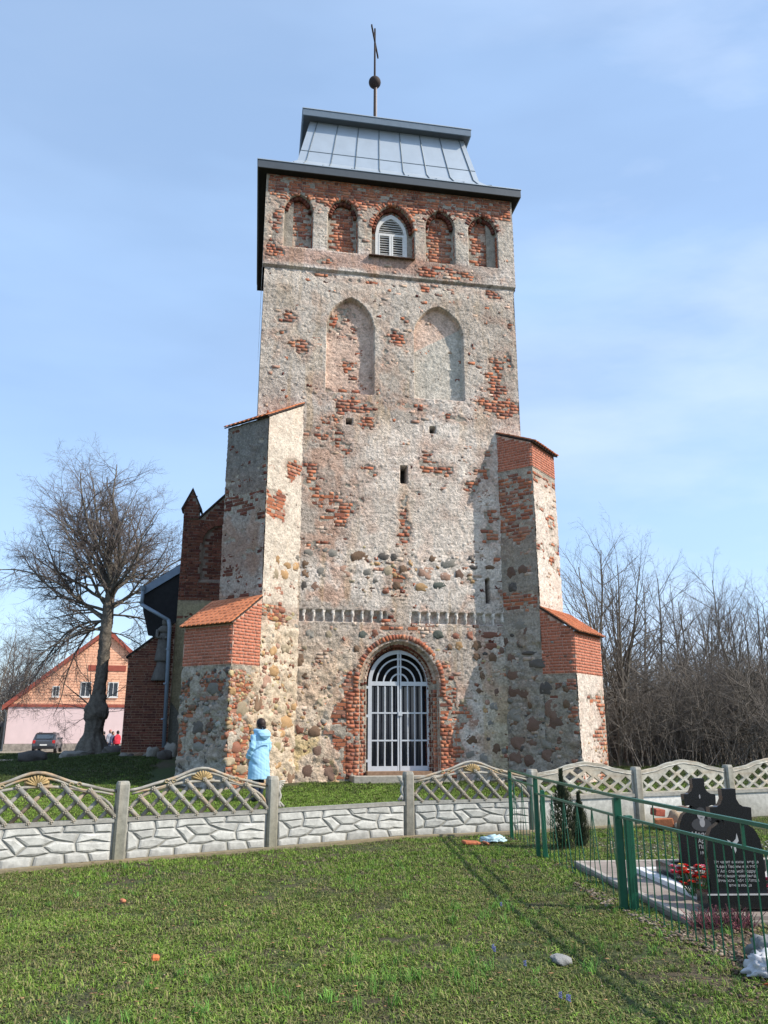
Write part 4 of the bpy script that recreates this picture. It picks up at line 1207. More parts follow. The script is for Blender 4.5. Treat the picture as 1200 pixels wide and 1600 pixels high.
# pinnacle
FP = Frame(sh(0, -6.42), U, N)
mb = MB()
pin = [(-6.05, 8.6), (-5.52, 8.6), (-5.52, 9.02), (-5.785, 9.62), (-6.05, 9.02)]
mb.prism([tuple(FP.P(np.array(s), np.array(z), np.array(-.002))) for s, z in pin], tuple(-N * .55)); mb.build('pinnacle', M_BRICK, nave, col=(.26, .21, .17))
lay(FP, -6.05, -5.52, 8.6, 9.6, lambda S, Z: np.abs(S + 5.785) < np.where(Z < 9.0, .27, .27 - (Z - 9.0) * .42 + .0) - .02, .105, .25, kind='dark', seed=402, out=NB, depth=.05, hj=.003)
mb = MB()
for sg in (-1, 1):
    a = FP.P(np.array(-5.785 + sg * .34), np.array(8.88), np.array(.06)); b = FP.P(np.array(-5.785), np.array(9.70), np.array(.06)); a2 = FP.P(np.array(-5.785 + sg * .36), np.array(9.08), np.array(.06))
    b2 = b + ZV * .0
    mb.prism([tuple(FP.P(np.array(-5.785 + sg * .30), np.array(8.90), np.array(.05))), tuple(FP.P(np.array(-5.785 + sg * .36), np.array(8.93), np.array(.05))), tuple(FP.P(np.array(-5.785), np.array(9.72), np.array(.05))), tuple(FP.P(np.array(-5.785), np.array(9.62), np.array(.05)))], tuple(-N * .66))
mb.build('pinnacle_cap', M_TILE_DK, nave)
# arch head of the blind niche
def vous_n(c, zs_, rx, rz, seed):
    L = math.pi * (rx + rz) / 2; n = int(L / .10); cs, As = [], []
    for i in range(n):
        a = math.pi * (i + .5) / n
        p = FN.P(np.array(c + rx * math.cos(a)), np.array(zs_ + rz * math.sin(a)), np.array(-.02))
        cs.append(p); As.append(np.stack([FN.e * math.cos(a) + ZV * math.sin(a), -FN.e * math.sin(a) + ZV * math.cos(a), FN.n]))
    NB.add(np.array(cs), np.array(As), np.tile([.22, .08, .10], (n, 1)), brick_cols(n, 'dark', seed))
vous_n(-4.75, 7.75, .71, .76, 5)
# nave body, roof, eave
BN = np.array([-math.sin(R(14.0)), math.cos(R(14.0)), 0.0])
def nv(s, h, z):
    p = F0 + U * s + N * min(h, -6.5) if h > -6.5 else F0 + U * s + N * -6.5 + BN * (-6.5 - h)
    return (p[0], p[1], z)
mb = MB(); mb.prism([nv(-6.04, -6.56, 0), nv(5.9, -6.56, 0), nv(5.9, -22, 0), nv(-6.04, -22, 0)], (0, 0, 6.5)); mb.build('side_wall', M_BRICK, nave, col=(.22, .12, .09))
# big slope of the roof: ridge to eave, verge board in blue grey metal
rz0 = lambda s: 6.12 + (s + 7.25) * .70
mb = MB()
ev = (-7.26, 6.12); rg = (.3, 6.12 + 7.56 * .70)
mb.prism([nv(ev[0], -6.75, ev[1] - .22), nv(rg[0], -6.75, rg[1] - .22), nv(rg[0], -6.75, rg[1] - .02), nv(ev[0], -6.75, ev[1] - .02)], tuple(BN * 15)); mb.build('roof_soffit', M_DARKWOOD, nave)
mb = MB(); mb.prism([nv(ev[0] - .03, -6.70, ev[1]), nv(rg[0], -6.70, rg[1] + .02), nv(rg[0], -6.70, rg[1] + .06), nv(ev[0] - .03, -6.70, ev[1] + .04)], tuple(BN * 15.1)); mb.build('roof', M_TILE_DK, nave)
mb = MB(); mb.prism([nv(ev[0] - .02, -6.68, ev[1] - .26), nv(-5.6, -6.68, ev[1] - .26 + 1.64 * .7), nv(-5.6, -6.68, ev[1] + .03 + 1.64 * .7), nv(ev[0] - .02, -6.68, ev[1] + .03)], tuple(BN * -.03)); mb.build('verge_board', mat('blue_grey_sheet', (.17, .22, .29), rough=.4, metal=.1), nave)
# boarded eave box falling back to the wall, black
mb = MB()
mb.add([nv(-7.24, -6.72, 5.90), nv(-5.98, -6.72, 6.75), nv(-5.98, -6.72, 4.4), nv(-6.95, -6.72, 4.55), nv(-7.18, -6.72, 5.40), nv(-6.9, -6.9, 5.9)],
       [(0, 1, 2, 3, 4)])
mb.prism([nv(-7.24, -6.80, 5.90), nv(-5.98, -6.80, 6.75), nv(-5.98, -6.80, 4.30), nv(-6.72, -6.80, 4.30), nv(-7.16, -6.80, 5.45)], tuple(BN * 9))
mb.build('boarded_gable_end', M_DARKWOOD, nave)
M_PIPE = mat('grey_blue_pipe', (.20, .25, .31), rough=.45, metal=.1, var=.08)
pp = [FN.P(np.array(s), np.array(z), np.array(h)) for s, z, h in ((-7.22, 6.02, .02), (-7.22, 5.55, .04), (-6.26, 4.98, .55), (-6.20, 4.75, .66), (-6.12, .95, .66))]
gut = bpy.data.objects.new('rain_pipe', None); COL.objects.link(gut); adopt(gut, nave)
for a, b in ((0, 1), (1, 2), (2, 4)):
    MB().tube([tuple(p) for p in pp[a:b + 1]], .062, 10).build('pipe_length', M_PIPE, gut, smooth=True)
MB().tube([tuple(pp[0] + ZV * .0), tuple(pp[0] + ZV * .16)], [.07, .11], 8).build('hopper', M_PIPE, gut)
for z in (4.0, 2.9, 1.8):
    MB().tube([tuple(FN.P(np.array(-6.2), np.array(z), np.array(.66))), tuple(FN.P(np.array(-6.2), np.array(z + .05), np.array(.66)))], .075, 10).build('clamp', M_PIPE, gut)
# buttress foot of the nave with a dark doorway between
mb = MB(); mb.prism([tuple(FN.P(np.array(s), np.array(z), np.array(.003))) for s, z in ((-6.05, .0), (-5.72, .0), (-5.68, 1.9), (-6.02, 2.35), (-6.05, 2.35))], tuple(N * .18)); mb.build('wall_foot', M_WALL, nave, col=(.16, .15, .125))
mb = MB(); mb.prism([tuple(FN.P(np.array(s), np.array(z), np.array(.012))) for s, z in ((-5.67, .3), (-5.35, .3), (-5.3, 2.5), (-5.62, 2.5))], tuple(N * .02)); mb.build('dark_opening', M_HOLE, nave)
place_bricks(NB, nave, VAR['dark'], n_obj=290, name='brick', rest='old_brickwork')

# ------------------------------------------------------------------ brick annex on the left
annex = thing('brick_annex', 'low dark red brick lean-to annex between the bare tree and the rain pipe', 'annex', tuple(sh(-6.8, -6.9)[:2]) + (.6,))
FA = Frame(sh(0, -6.2), U, N)
AB = Bricks()
as0, as1 = -7.47, -6.05
azt = lambda S: 3.80 + (S - as0) * .80
def afields(S, Z):
    f = fbm(S * 9, Z * 9, 3); return -.012 + (f - .5) * .006, np.tile(np.array([.40, .29, .22]), S.shape + (1,)) * (.7 + .6 * f)[..., None]
wall_grid('wall', FA, as0, as1, .55, 4.9, .08, afields, annex, ztop=azt)
lay(FA, as0, as1, .80, 4.95, lambda S, Z: np.ones_like(S, bool), .080, .26, joint=.016, kind='dark', seed=500, out=AB, ztop=azt, depth=.05, hj=.003)
mb = MB(); mb.prism([tuple(FA.P(np.array(s), np.array(z), np.array(-.03))) for s, z in ((as0 + .01, 0), (as1, 0), (as1, azt(as1) - .01), (as0 + .01, 3.78))], tuple(-N * 6)); mb.build('wall_core', MATS['rough_core'], annex)
mb = MB(); a = FA.P(np.array(as0 - .07), np.array(azt(as0 - .07)), np.array(.07)); b = FA.P(np.array(as1 - .02), np.array(azt(as1) ), np.array(.07))
mb.prism([tuple(a), tuple(b), tuple(b + ZV * .06), tuple(a + ZV * .06)], tuple(-N * 6.2)); mb.build('roof', mat('dark_felt', (.035, .03, .03), rough=.8), annex)
place_bricks(AB, annex, VAR['dark'], n_obj=290, name='brick', rest='brickwork')
for k in range(7):
    put_stone(FA, as0 + .1 + k * .23, .66 + random.uniform(-.03, .03), random.uniform(.24, .34), .24, random.choice('gdb'), .02, annex, name='foundation_stone')

# worn stone figure standing against the annex wall
stt = thing('stone_figure', 'worn grey stone figure hung high on the annex wall beside the rain pipe', 'statue', tuple(FA.P(np.array(-6.40), np.array(3.05), np.array(.06))), AL)
c0 = Vector((0, 0, 0))
M_FIG = mat('old_grey_stone', (.125, .115, .105), rough=.9, var=.25, nscale=12, bump=.5)
def ring_body(name, prof, m, parent, n=16, sx=1.0, sy=.6, lx=0):
    mb = MB(); b = 0
    for i, (z, r_) in enumerate(prof):
        for k in range(n):
            a = 2 * math.pi * k / n; mb.v.append((lx * z + r_ * sx * math.cos(a), r_ * sy * math.sin(a), z))
    for i in range(len(prof) - 1):
        for k in range(n): k2 = (k + 1) % n; mb.f.append((i * n + k, i * n + k2, (i + 1) * n + k2, (i + 1) * n + k))
    mb.f.append(tuple(range(n))[::-1]); mb.f.append(tuple((len(prof) - 1) * n + k for k in range(n)))
    return mb.build(name, m, parent, smooth=True, world_coords=False)
ring_body('base_block', [(-.02, .30), (.02, .31), (.40, .20), (.44, .17), (.60, .16)], M_FIG, stt, n=8)
ring_body('robe', [(.60, .23), (.64, .26), (.70, .25), (1.20, .20), (1.45, .185), (1.52, .15)], M_FIG, stt, n=12, lx=.02)
ring_body('shoulders', [(1.50, .10), (1.56, .21), (1.66, .235), (1.74, .15), (1.78, .09)], M_FIG, stt, n=12, lx=.02)
ring_body('head', [(1.77, .085), (1.84, .115), (1.93, .12), (1.99, .10), (2.03, .05)], M_FIG, stt, n=12, lx=.02, sy=.85)
mb = MB()
for sg in (-1, 1): mb.tube([(sg * .20, -.03, 1.62), (sg * .20, -.12, 1.38), (sg * .04, -.17, 1.34)], [.055, .05, .04], 7)
mb.build('arms', M_FIG, stt, world_coords=False, smooth=True)
# ------------------------------------------------------------------ concrete fence
fence = thing('concrete_fence', 'weathered grey concrete fence of stone pattern slabs, lattice tops and posts', 'fence', (-1.55, 11.56, 0))
FPTS = [(-6.72, 8.40), (-5.03, 9.44), (-3.29, 10.50), (-1.55, 11.56), (.37, 12.72), (2.39, 13.40), (4.30, 14.16), (6.18, 14.91), (8.08, 15.66), (9.98, 16.4)]
CC = (.36, .355, .33)
def conc_field_cols(v, base=CC, lich=0.0, seed=0, white=0.0):
    v = np.asarray(v)
    f = fbm(v[:, 0] * 5 + v[:, 1] * 3, v[:, 2] * 6 + 3, seed + 5, 4); g = fbm(v[:, 0] * 9 + v[:, 1] * 5, v[:, 2] * 9, seed + 15, 4)
    c = np.array(base)[None] * (.7 + .6 * f)[:, None]
    c = mixc(c, np.array([.42, .22, .06]), lich * sstep(.50, .62, g))
    st_ = fbm(v[:, 0] * 14 + v[:, 1] * 9, v[:, 2] * 1.2, seed + 35, 3)
    c = mixc(c, np.array([.20, .195, .16]), .40 * sstep(.52, .72, st_))
    c = mixc(c, np.array([.15, .14, .08]), .65 * sstep(.16, .0, v[:, 2] + .12 * (g - .5)))
    c = mixc(c, np.array([.16, .15, .13]), .60 * sstep(.55, .75, fbm(v[:, 0] * 12 + v[:, 1] * 8, v[:, 2] * 12, seed + 25, 3)))
    return np.clip(c, .01, .9)
def recolor(o, mat4, base, lich, seed):
    me = o.data; n = len(me.vertices); co = np.empty(n * 3, np.float32); me.vertices.foreach_get('co', co); co = co.reshape(-1, 3)
    M = np.array(mat4); w = co @ M[:3, :3].T + M[:3, 3]
    c = conc_field_cols(w, base, lich, seed)
    ca = me.color_attributes.get('Col') or me.color_attributes.new('Col', 'FLOAT_COLOR', 'POINT')
    ca.data.foreach_set('color', np.hstack([c, np.ones((n, 1))]).astype(np.float32).ravel())

def post(i, h=.93, name='post', fancy=False):
    x, y = FPTS[i]; j = min(i, len(FPTS) - 2); dx, dy = FPTS[j + 1][0] - FPTS[j][0], FPTS[j + 1][1] - FPTS[j][1]
    M = Matrix.Translation((x, y, 0)) @ Matrix.Rotation(math.atan2(dy, dx), 4, 'Z')
    mb = MB()
    # octagonal-ish section with a slot look, tapered cap
    w = .075; c = .022
    sec = [(-w, -w + c), (-w + c, -w), (w - c, -w), (w, -w + c), (w, w - c), (w - c, w), (-w + c, w), (-w, w - c)]
    mb.prism([(a, b, -.1) for a, b in sec], (0, 0, h + .06), M)
    k = .82
    vs = [Vector((a, b, h - .04)) for a, b in sec] + [Vector((a * k, b * k, h)) for a, b in sec]
    mb.add([M @ v for v in vs], [tuple(range(8, 16))] + [(q, (q + 1) % 8, 8 + (q + 1) % 8, 8 + q) for q in range(8)])
    o = mb.build(name, M_CONC, fence, col=CC)
    recolor(o, Matrix.Identity(4), (.34, .33, .29), .15, i)
    return M
# irregular stone pattern of one cast slab (x 0..1.9, z 0..0.44)
STP = [[(0, 0), (.28, 0), (.30, .10), (.14, .12), (0, .09)], [(.28, 0), (.62, 0), (.62, .10), (.42, .13), (.30, .10)], [(.62, 0), (.98, 0), (1.0, .11), (.80, .14), (.62, .10)],
       [(.98, 0), (1.36, 0), (1.34, .12), (1.18, .15), (1.0, .11)], [(1.36, 0), (1.66, 0), (1.62, .11), (1.48, .14), (1.34, .12)], [(1.66, 0), (1.9, 0), (1.9, .12), (1.74, .13), (1.62, .11)],
       [(0, .09), (.14, .12), (.16, .22), (.06, .32), (0, .34)], [(.14, .12), (.30, .10), (.42, .13), (.50, .20), (.34, .25), (.16, .22)], [(.42, .13), (.62, .10), (.80, .14), (.72, .22), (.50, .20)],
       [(.16, .22), (.34, .25), (.36, .34), (.06, .32)], [(.34, .25), (.50, .20), (.72, .22), (.62, .34), (.36, .34)], [(.80, .14), (.90, .23), (.76, .35), (.62, .34), (.72, .22)],
       [(.80, .14), (1.0, .11), (1.18, .15), (1.10, .22), (.90, .23)], [(.90, .23), (1.10, .22), (1.22, .28), (1.06, .36), (.76, .35)], [(1.18, .15), (1.34, .12), (1.48, .14), (1.46, .24), (1.22, .28), (1.10, .22)],
       [(1.22, .28), (1.46, .24), (1.50, .34), (1.30, .37), (1.06, .36)], [(1.48, .14), (1.62, .11), (1.74, .13), (1.90, .12), (1.90, .22), (1.66, .25), (1.46, .24)], [(1.46, .24), (1.66, .25), (1.90, .22), (1.9, .33), (1.68, .34), (1.50, .34)],
       [(0, .34), (.06, .32), (.36, .34), (.34, .44), (0, .44)], [(.36, .34), (.62, .34), (.64, .44), (.34, .44)], [(.62, .34), (.76, .35), (1.06, .36), (1.0, .44), (.64, .44)], [(1.06, .36), (1.30, .37), (1.32, .44), (1.0, .44)],
       [(1.30, .37), (1.50, .34), (1.68, .34), (1.66, .44), (1.32, .44)], [(1.68, .34), (1.9, .33), (1.9, .44), (1.66, .44)]]
def stone_piece_mesh(poly, seed):
    c = np.mean(poly, 0); r = random.Random(seed)
    def inset(k, d): return [(c[0] + (x - c[0]) * k, c[1] + (z - c[1]) * k) for x, z in poly]
    def sh_(p, d):   # shrink by a fixed gap
        L = math.hypot(p[0] - c[0], p[1] - c[1]); k = max(.3, 1 - d / L); return (c[0] + (p[0] - c[0]) * k, c[1] + (p[1] - c[1]) * k)
    p1 = [sh_(p, .009) for p in poly]; p2 = [sh_(p, .016) for p in poly]; p3 = [sh_(p, .045) for p in poly]
    n = len(poly); vs = [(x, .0, z) for x, z in p1] + [(x, -.010, z) for x, z in p2] + [(x, -.016 - r.uniform(0, .007), z) for x, z in p3]
    fs = [(i, (i + 1) % n, n + (i + 1) % n, n + i) for i in range(n)] + [(n + i, n + (i + 1) % n, 2 * n + (i + 1) % n, 2 * n + i) for i in range(n)] + [tuple(2 * n + i for i in range(n))]
    me = bpy.data.meshes.new('cast_stone'); me.from_pydata(vs, [], fs); me.materials.append(M_CONC)
    ca = me.color_attributes.new('Col', 'FLOAT_COLOR', 'POINT'); cc = np.array([.50, .495, .475]) * r.uniform(.85, 1.08)
    rim_foot_tone = np.array([(.62 if v[1] > -.005 else (.85 if v[1] > -.012 else 1)) * (.70 if v[2] < .06 else 1) for v in vs])[:, None]  # darker towards each stone's rim and near the slab's foot
    ca.data.foreach_set('color', np.hstack([cc[None] * rim_foot_tone * np.array([[1, .99, .95]]), np.ones((len(vs), 1))]).astype(np.float32).ravel())
    return me
CAST = [stone_piece_mesh(p, i) for i, p in enumerate(STP)]
def panel_frame(i):
    a = Vector((*FPTS[i], 0)); b = Vector((*FPTS[i + 1], 0)); d = (b - a)
    M = Matrix.Translation(a) @ Matrix.Rotation(math.atan2(d.y, d.x), 4, 'Z')
    return M, d.length
def slab(i, stones=True):
    M, L = panel_frame(i); x0, x1 = .076, L - .076
    mb = MB(); mb.box(x0, x1, -.02, .035, .0, .45, M)
    o = mb.build('slab', M_CONC, fence, col=CC); recolor(o, Matrix.Identity(4), (.44, .43, .405) if stones else (.64, .63, .60), .05, 30 + i)
    mb = MB(); mb.box(x0, x1, -.045, .045, .451, .502, M); o = mb.build('slab_rail', M_CONC, fence, col=CC); recolor(o, Matrix.Identity(4), (.34, .33, .30), .1, 40 + i)
    if stones:
        k = (x1 - x0 - .03) / 1.9
        for me in CAST:
            s_ = bpy.data.objects.new('cast_stone', me); COL.objects.link(s_); s_.parent = o
            s_.matrix_basis = M @ Matrix.Translation((x0 + .015, -.021, .008 + .004 * math.sin(i * 3))) @ Matrix.Diagonal((k, 1, .995, 1))
def wave(t, end=.83, mid=1.045):
    """top line of an ornamental panel, t 0..1"""
    u = abs(t - .5) * 2
    return end + (mid - end) * (.5 + .5 * math.cos(math.pi * min(1, u * 1.08))) + .015 * math.cos(u * 9)
def lattice_a(i, seed):
    M, L = panel_frame(i); x0, x1 = .08, L - .08; W = x1 - x0; r = random.Random(seed)
    lat = bpy.data.objects.new('lattice_panel', None); COL.objects.link(lat); adopt(lat, fence)
    base = .50; cx = (x0 + x1) / 2
    inner = lambda x: base + .03 + .40 * math.sqrt(max(0, 1 - ((x - cx) / (W / 2)) ** 2)) ** .9
    # outer rails: two strands
    outer = [(x0 + W * t, -.0, wave(t)) for t in np.linspace(0, 1, 25)]
    o = MB().tube(outer, .020, 6, M=M).build('top_rail', M_CONC, lat, col=CC, smooth=True); recolor(o, Matrix.Identity(4), (.34, .32, .28), .5, seed)
    outer2 = [(x0 + W * t, -.018, wave(t) - .048 + .012 * math.sin(t * 22)) for t in np.linspace(.02, .98, 25)]
    o = MB().tube(outer2, .014, 6, M=M).build('top_rail', M_CONC, lat, col=CC, smooth=True); recolor(o, Matrix.Identity(4), (.33, .31, .26), .6, seed + 1)
    arch = [(cx - W / 2 * math.cos(a), -.01, base + .40 * math.sin(a) ** .9 if math.sin(a) > 0 else base) for a in np.linspace(0, math.pi, 25)]
    o = MB().tube(arch, .019, 6, M=M).build('arch_rail', M_CONC, lat, col=CC, smooth=True); recolor(o, Matrix.Identity(4), (.33, .31, .27), .5, seed + 2)
    # slanting bars: front ones fall to the right, back ones rise
    def clip(xb, sgn, yoff, rad, nm):
        p, q = None, None
        for t in np.linspace(0, .42, 43):
            x = xb + sgn * t * 1.0
            if x < x0 or x > x1: continue
            z = base + t
            if z > inner(x) - .0: continue
            if p is None: p = (x, yoff, z)
            q = (x, yoff, z)
        if p and q and (Vector(p) - Vector(q)).length > .07:
            o = MB().tube([p, q], rad, 7, M=M).build(nm, M_CONC, lat, col=CC, smooth=True); recolor(o, Matrix.Identity(4), (.31, .30, .27), .35, seed + int(xb * 30))
            return p, q
    fronts = []
    for k in range(12):
        xb = x0 + .12 + k * W / 7.4
        a = clip(xb + .0, -1, -.022, .031, 'lattice_bar')
        if a: fronts.append(a)
        clip(x0 - .32 + k * W / 7.4, 1, .022, .026, 'lattice_bar')
    for p, q in fronts:
        n = max(1, int((Vector(q) - Vector(p)).length / .13))
        for j in range(n + 1):
            c = Vector(p).lerp(Vector(q), (j + .0) / max(1, n))
            mb = MB()
            for e in range(5):
                a = e * 2 * math.pi / 5; mb.sphere(c + Vector((.020 * math.cos(a), -.020, .020 * math.sin(a))), .014, 6, 4, M=M)
            mb.sphere(c + Vector((0, -.028, 0)), .013, 6, 4, M=M)
            mb.build('rosette', M_CONC, lat, col=(.34, .30, .24), smooth=True)
    # fan shell at the crown
    for j in range(9):
        a = R(20 + j * 17.5); c = Vector((cx, -.03, base + .415)); e = c + Vector((math.cos(a) * (.14), .0, math.sin(a) * .115))
        MB().tube([c, c.lerp(e, .6), e], [.007, .012, .016], 6, M=M).build('shell_rib', M_CONC, lat, col=(.38, .27, .13), smooth=True)
    MB().box(cx - .14, cx + .14, -.012, .012, base + .40, base + .50, M).build('shell_back', M_CONC, lat, col=(.33, .25, .14))
    # curls where the rail meets arch and posts
    for sx in (.27, .73):
        for q in range(2):
            t0 = sx + (q - .5) * .05
            pts = [(x0 + W * t0 + .03 * math.cos(a) * (1 - a / 9), -.03, wave(sx) - .02 + .03 * math.sin(a) * (1 - a / 9)) for a in np.linspace(0, 6, 12)]
            MB().tube(pts, .008, 5, M=M).build('scroll', M_CONC, lat, col=(.38, .30, .18), smooth=True)
def remnant(i, side, M, L, seed):
    """the carved end of a lattice panel left on the post"""
    x = .075 if side < 0 else L - .075; sg = 1 if side < 0 else -1
    lat = bpy.data.objects.new('broken_lattice_end', None); COL.objects.link(lat); adopt(lat, fence)
    for k in range(6):
        a = k / 5; p0 = Vector((x, -.0, .84)); p1 = Vector((x + sg * (.12 - a * .07), -.0, .86 - a * .14))
        MB().tube([p0 - Vector((0, 0, a * .05)), p0.lerp(p1, .5) + Vector((0, 0, .01)), p1], [.010, .013, .010], 6, M=M).build('shell_rib', M_CONC, lat, col=(.40, .38, .33), smooth=True)
    pts = [(x + sg * (.035 + .015 * math.sin(z * 40)), 0, z) for z in np.linspace(.52, .80, 10)]
    MB().tube(pts, .022, 6, M=M).build('stem', M_CONC, lat, col=(.40, .38, .34), smooth=True)
    MB().tube([(x, 0, .52), (x + sg * .05, 0, .58), (x + sg * .10, 0, .52)], .022, 6, M=M).build('stem', M_CONC, lat, col=(.38, .36, .32), smooth=True)
for i in range(len(FPTS)): post(i)
for i in range(0, 5): slab(i)
for i in (0, 1, 2, 4): lattice_a(i, 100 + i * 7)
M3, L3 = panel_frame(3); remnant(3, -1, M3, L3, 5); remnant(3, 1, M3, L3, 6)
# pierced panels of the right part
def lattice_b(i, seed):
    M, L = panel_frame(i); x0, x1 = .08, L - .08; W = x1 - x0; base = .003
    def wb(t):
        u = abs(t - .5) * 2
        return (.36 + .155 * (.5 + .5 * math.cos(math.pi * u)) + .012 * abs(math.sin(t * 16)))
    out = [(0, 0), (W, 0)] + [(W * t, wb(t)) for t in np.linspace(1, 0, 41)]
    holes = []
    nx = 6; dx = W / nx; hz = .155
    for r_ in range(7):
        for c_ in range(-1, nx + 1):
            cx = (c_ + .5) * dx + (dx / 2 if r_ % 2 else 0); cz = .02 + r_ * hz / 2 * 1.18
            a, b = dx * .34, hz * .50
            pts = []
            for q in range(4):
                an = q * math.pi / 2
                v = (cx + a * math.cos(an), cz + b * math.sin(an)); pts.append(v)
            pts = [(min(max(x, .035), W - .035), max(z, .02)) for x, z in pts]
            if max(p[0] for p in pts) - min(p[0] for p in pts) < .07: continue
            if max(p[1] for p in pts) - min(p[1] for p in pts) < .035: continue
            t = cx / W
            if t < 0 or t > 1: continue
            if max(p[1] for p in pts) > wb(min(max(t, 0), 1)) - .045: continue
            holes.append(pts[::-1])
    me = curve_mesh([out] + holes, .018, .004)
    MM = M @ Matrix.Translation((x0, 0, .503)) @ Matrix.Rotation(math.pi / 2, 4, 'X')
    o = place_mesh('pierced_panel', me, MM, M_CONC, fence)
    o.matrix_parent_inverse = ROOTM[fence.name].inverted()
    recolor(o, MM, (.44, .42, .36), .25, seed)
    ribs = [(x0 + W * t, -.022, .503 + wb(t) - .055) for t in np.linspace(0, 1, 25)]
    o = MB().tube(ribs, .010, 5, M=M).build('panel_moulding', M_CONC, fence, col=CC, smooth=True); recolor(o, Matrix.Identity(4), (.52, .50, .45), .3, seed)
for i in range(5, len(FPTS) - 1):
    slab(i, stones=False); lattice_b(i, 300 + i)
# earth-stained concrete strip under the fence
strip = MB()
for i in range(len(FPTS) - 1):
    M, L = panel_frame(i); strip.box(-.02, L + .02, -.17 if i < 5 else -.1, .14, -.1, .022 + .002 * (i % 2), M)
o = strip.build('footing_strip', M_CONC, fence, col=CC); recolor(o, Matrix.Identity(4), (.36, .27, .19), .2, 3)
# ------------------------------------------------------------------ green railing
M_GREEN = mat('dark_green_enamel', (.010, .090, .048), rough=.35, var=.15, nscale=10, bump=.1, spec=.5)
M_GREENL = M_GREEN
rail = thing('green_railing', 'dark green painted iron railing round the grave plots', 'railing', (2.0, 10.85, 0))
RP = [(1.89, 12.51), (1.97, 10.85), (2.18, 7.85), (2.66, 4.6)]
def rp(a, b, t, z): return Vector((a[0] + (b[0] - a[0]) * t, a[1] + (b[1] - a[1]) * t, z))
for i, (p, th) in enumerate(zip(RP[:3], (.05, .055, .07))):
    MB().box(p[0] - th / 2, p[0] + th / 2, p[1] - th / 2, p[1] + th / 2, -.1, .95).build('post', M_GREEN, rail, bevel=.006)
    if i:
        MB().box(p[0] + .05, p[0] + .05 + th, p[1] - th / 2 - .04, p[1] + th / 2 - .04, -.1, .80).build('post', M_GREEN, rail, bevel=.006)
tops = [(.955, .84, .955, .84), (.955, .76, .965, .79), (.965, .79, .965, .80)]
for i in range(3):
    a, b = RP[i], RP[i + 1]; z0a, z1a, z0b, z1b = tops[i]
    MB().bar(rp(a, b, 0, z0a), rp(a, b, 1, z0b), .034, .026).build('top_rail', M_GREEN, rail)
    MB().bar(rp(a, b, 0, z1a), rp(a, b, 1, z1b), .026, .022).build('lower_rail', M_GREEN, rail)
def bar(p, q, r=.0055): MB().tube([p, q], r, 5).build('bar', M_GREEN, rail)
a, b = RP[2], RP[3]
n = 26
for k in range(1, n):
    t = k / n; bar(rp(a, b, t, .79), rp(a, b, t + random.uniform(-.002, .002), .03), .0062)
for t in (.62,): MB().bar(rp(a, b, t, .80), rp(a, b, t, .955), .02, .02, up=(0, 1, 0)).build('stub', M_GREEN, rail)
for t in (.22,): bar(rp(a, b, t, .80), rp(a, b, t, .955))
for (i, nn) in ((0, 3), (1, 6)):
    a, b = RP[i], RP[i + 1]
    for k in range(nn):
        t = (k + .5) / nn; w = .40 / nn
        for dt in (-w, 0, w * 1.1):
            bar(rp(a, b, t, .80), rp(a, b, t + dt, .05), .005)
            
# ------------------------------------------------------------------ grave plots
M_BLACK = mat('polished_black_granite', (.012, .012, .014), rough=.22, var=.2, nscale=60, bump=.02, spec=.45)
M_ENGR = mat('pale_engraving', (.42, .41, .40), rough=.7, var=.15, bump=0)
M_PAVE = mat('beige_pavers', (.26, .215, .185), rough=.8, var=.14, nscale=8, rand=.07)
M_KERBW = mat('whitewashed_kerb', (.62, .61, .60), rough=.8, var=.1)
plot = thing('grave_plot', 'paved grave plot with beige slabs and pale kerbs inside the green railing', 'grave', (3.2, 9, 0))
QM = Matrix.Translation((2.26, 10.15, -.035)) @ Matrix.Rotation(R(5.5), 4, 'Z')   # x to the right, y negative = nearer
def qbox(x0, x1, y0, y1, z0, z1, name, m, parent, bevel=.006):
    return MB().box(x0, x1, y0, y1, z0, z1, QM).build(name, m, parent, bevel=bevel)
qbox(0, 4.2, -2.95, -.0, -.05, .055, 'base', M_CONC, plot).data.materials
for o_ in plot.children:
    if o_.name.startswith('base'):
        ca = o_.data.color_attributes.new('Col', 'FLOAT_COLOR', 'POINT'); ca.data.foreach_set('color', np.tile(np.array([.22, .19, .16, 1], np.float32), len(o_.data.vertices)))
for i in range(11):
    for j in range(8):
        x, y = .07 + i * .372, -.07 - (j + 1) * .352
        qbox(x + .004, x + .368, y + .004, y + .348, .056, .082, 'paver', M_PAVE, plot, bevel=0)
M_KERBG = mat('worn_beige_kerb', (.36, .32, .28), rough=.85, var=.15)
qbox(0, 4.2, -.068, .0, .056, .09, 'kerb', M_KERBG, plot); qbox(.0, .066, -2.95, -.07, .056, .09, 'kerb', M_KERBG, plot)
def XY(x, y, z=0): return QM @ Vector((x, y, z))
# inner pale border of the back grave and its black frame
bz = .083
border = thing('grave_border', 'black granite grave border inside a white painted kerb with pale slab', 'grave border', (3.1, 9, .08))
for (x0, x1, y0, y1) in ((.42, .53, -2.35, -.75), (.54, 1.9, -.86, -.75), (.54, 1.9, -2.35, -2.25)):
    qbox(x0, x1, y0, y1, bz, bz + .05, 'white_kerb', M_KERBW, border)
qbox(.56, 1.85, -2.22, -.90, bz, bz + .03, 'pale_slab', mat('pale_grey_slab', (.46, .44, .41), rough=.7), border)
for (x0, x1, y0, y1) in ((.60, .70, -2.18, -.95), (.71, 1.8, -1.05, -.95), (.71, 1.8, -2.18, -2.08)):
    qbox(x0, x1, y0, y1, bz + .031, bz + .15, 'granite_kerb', M_BLACK, border)

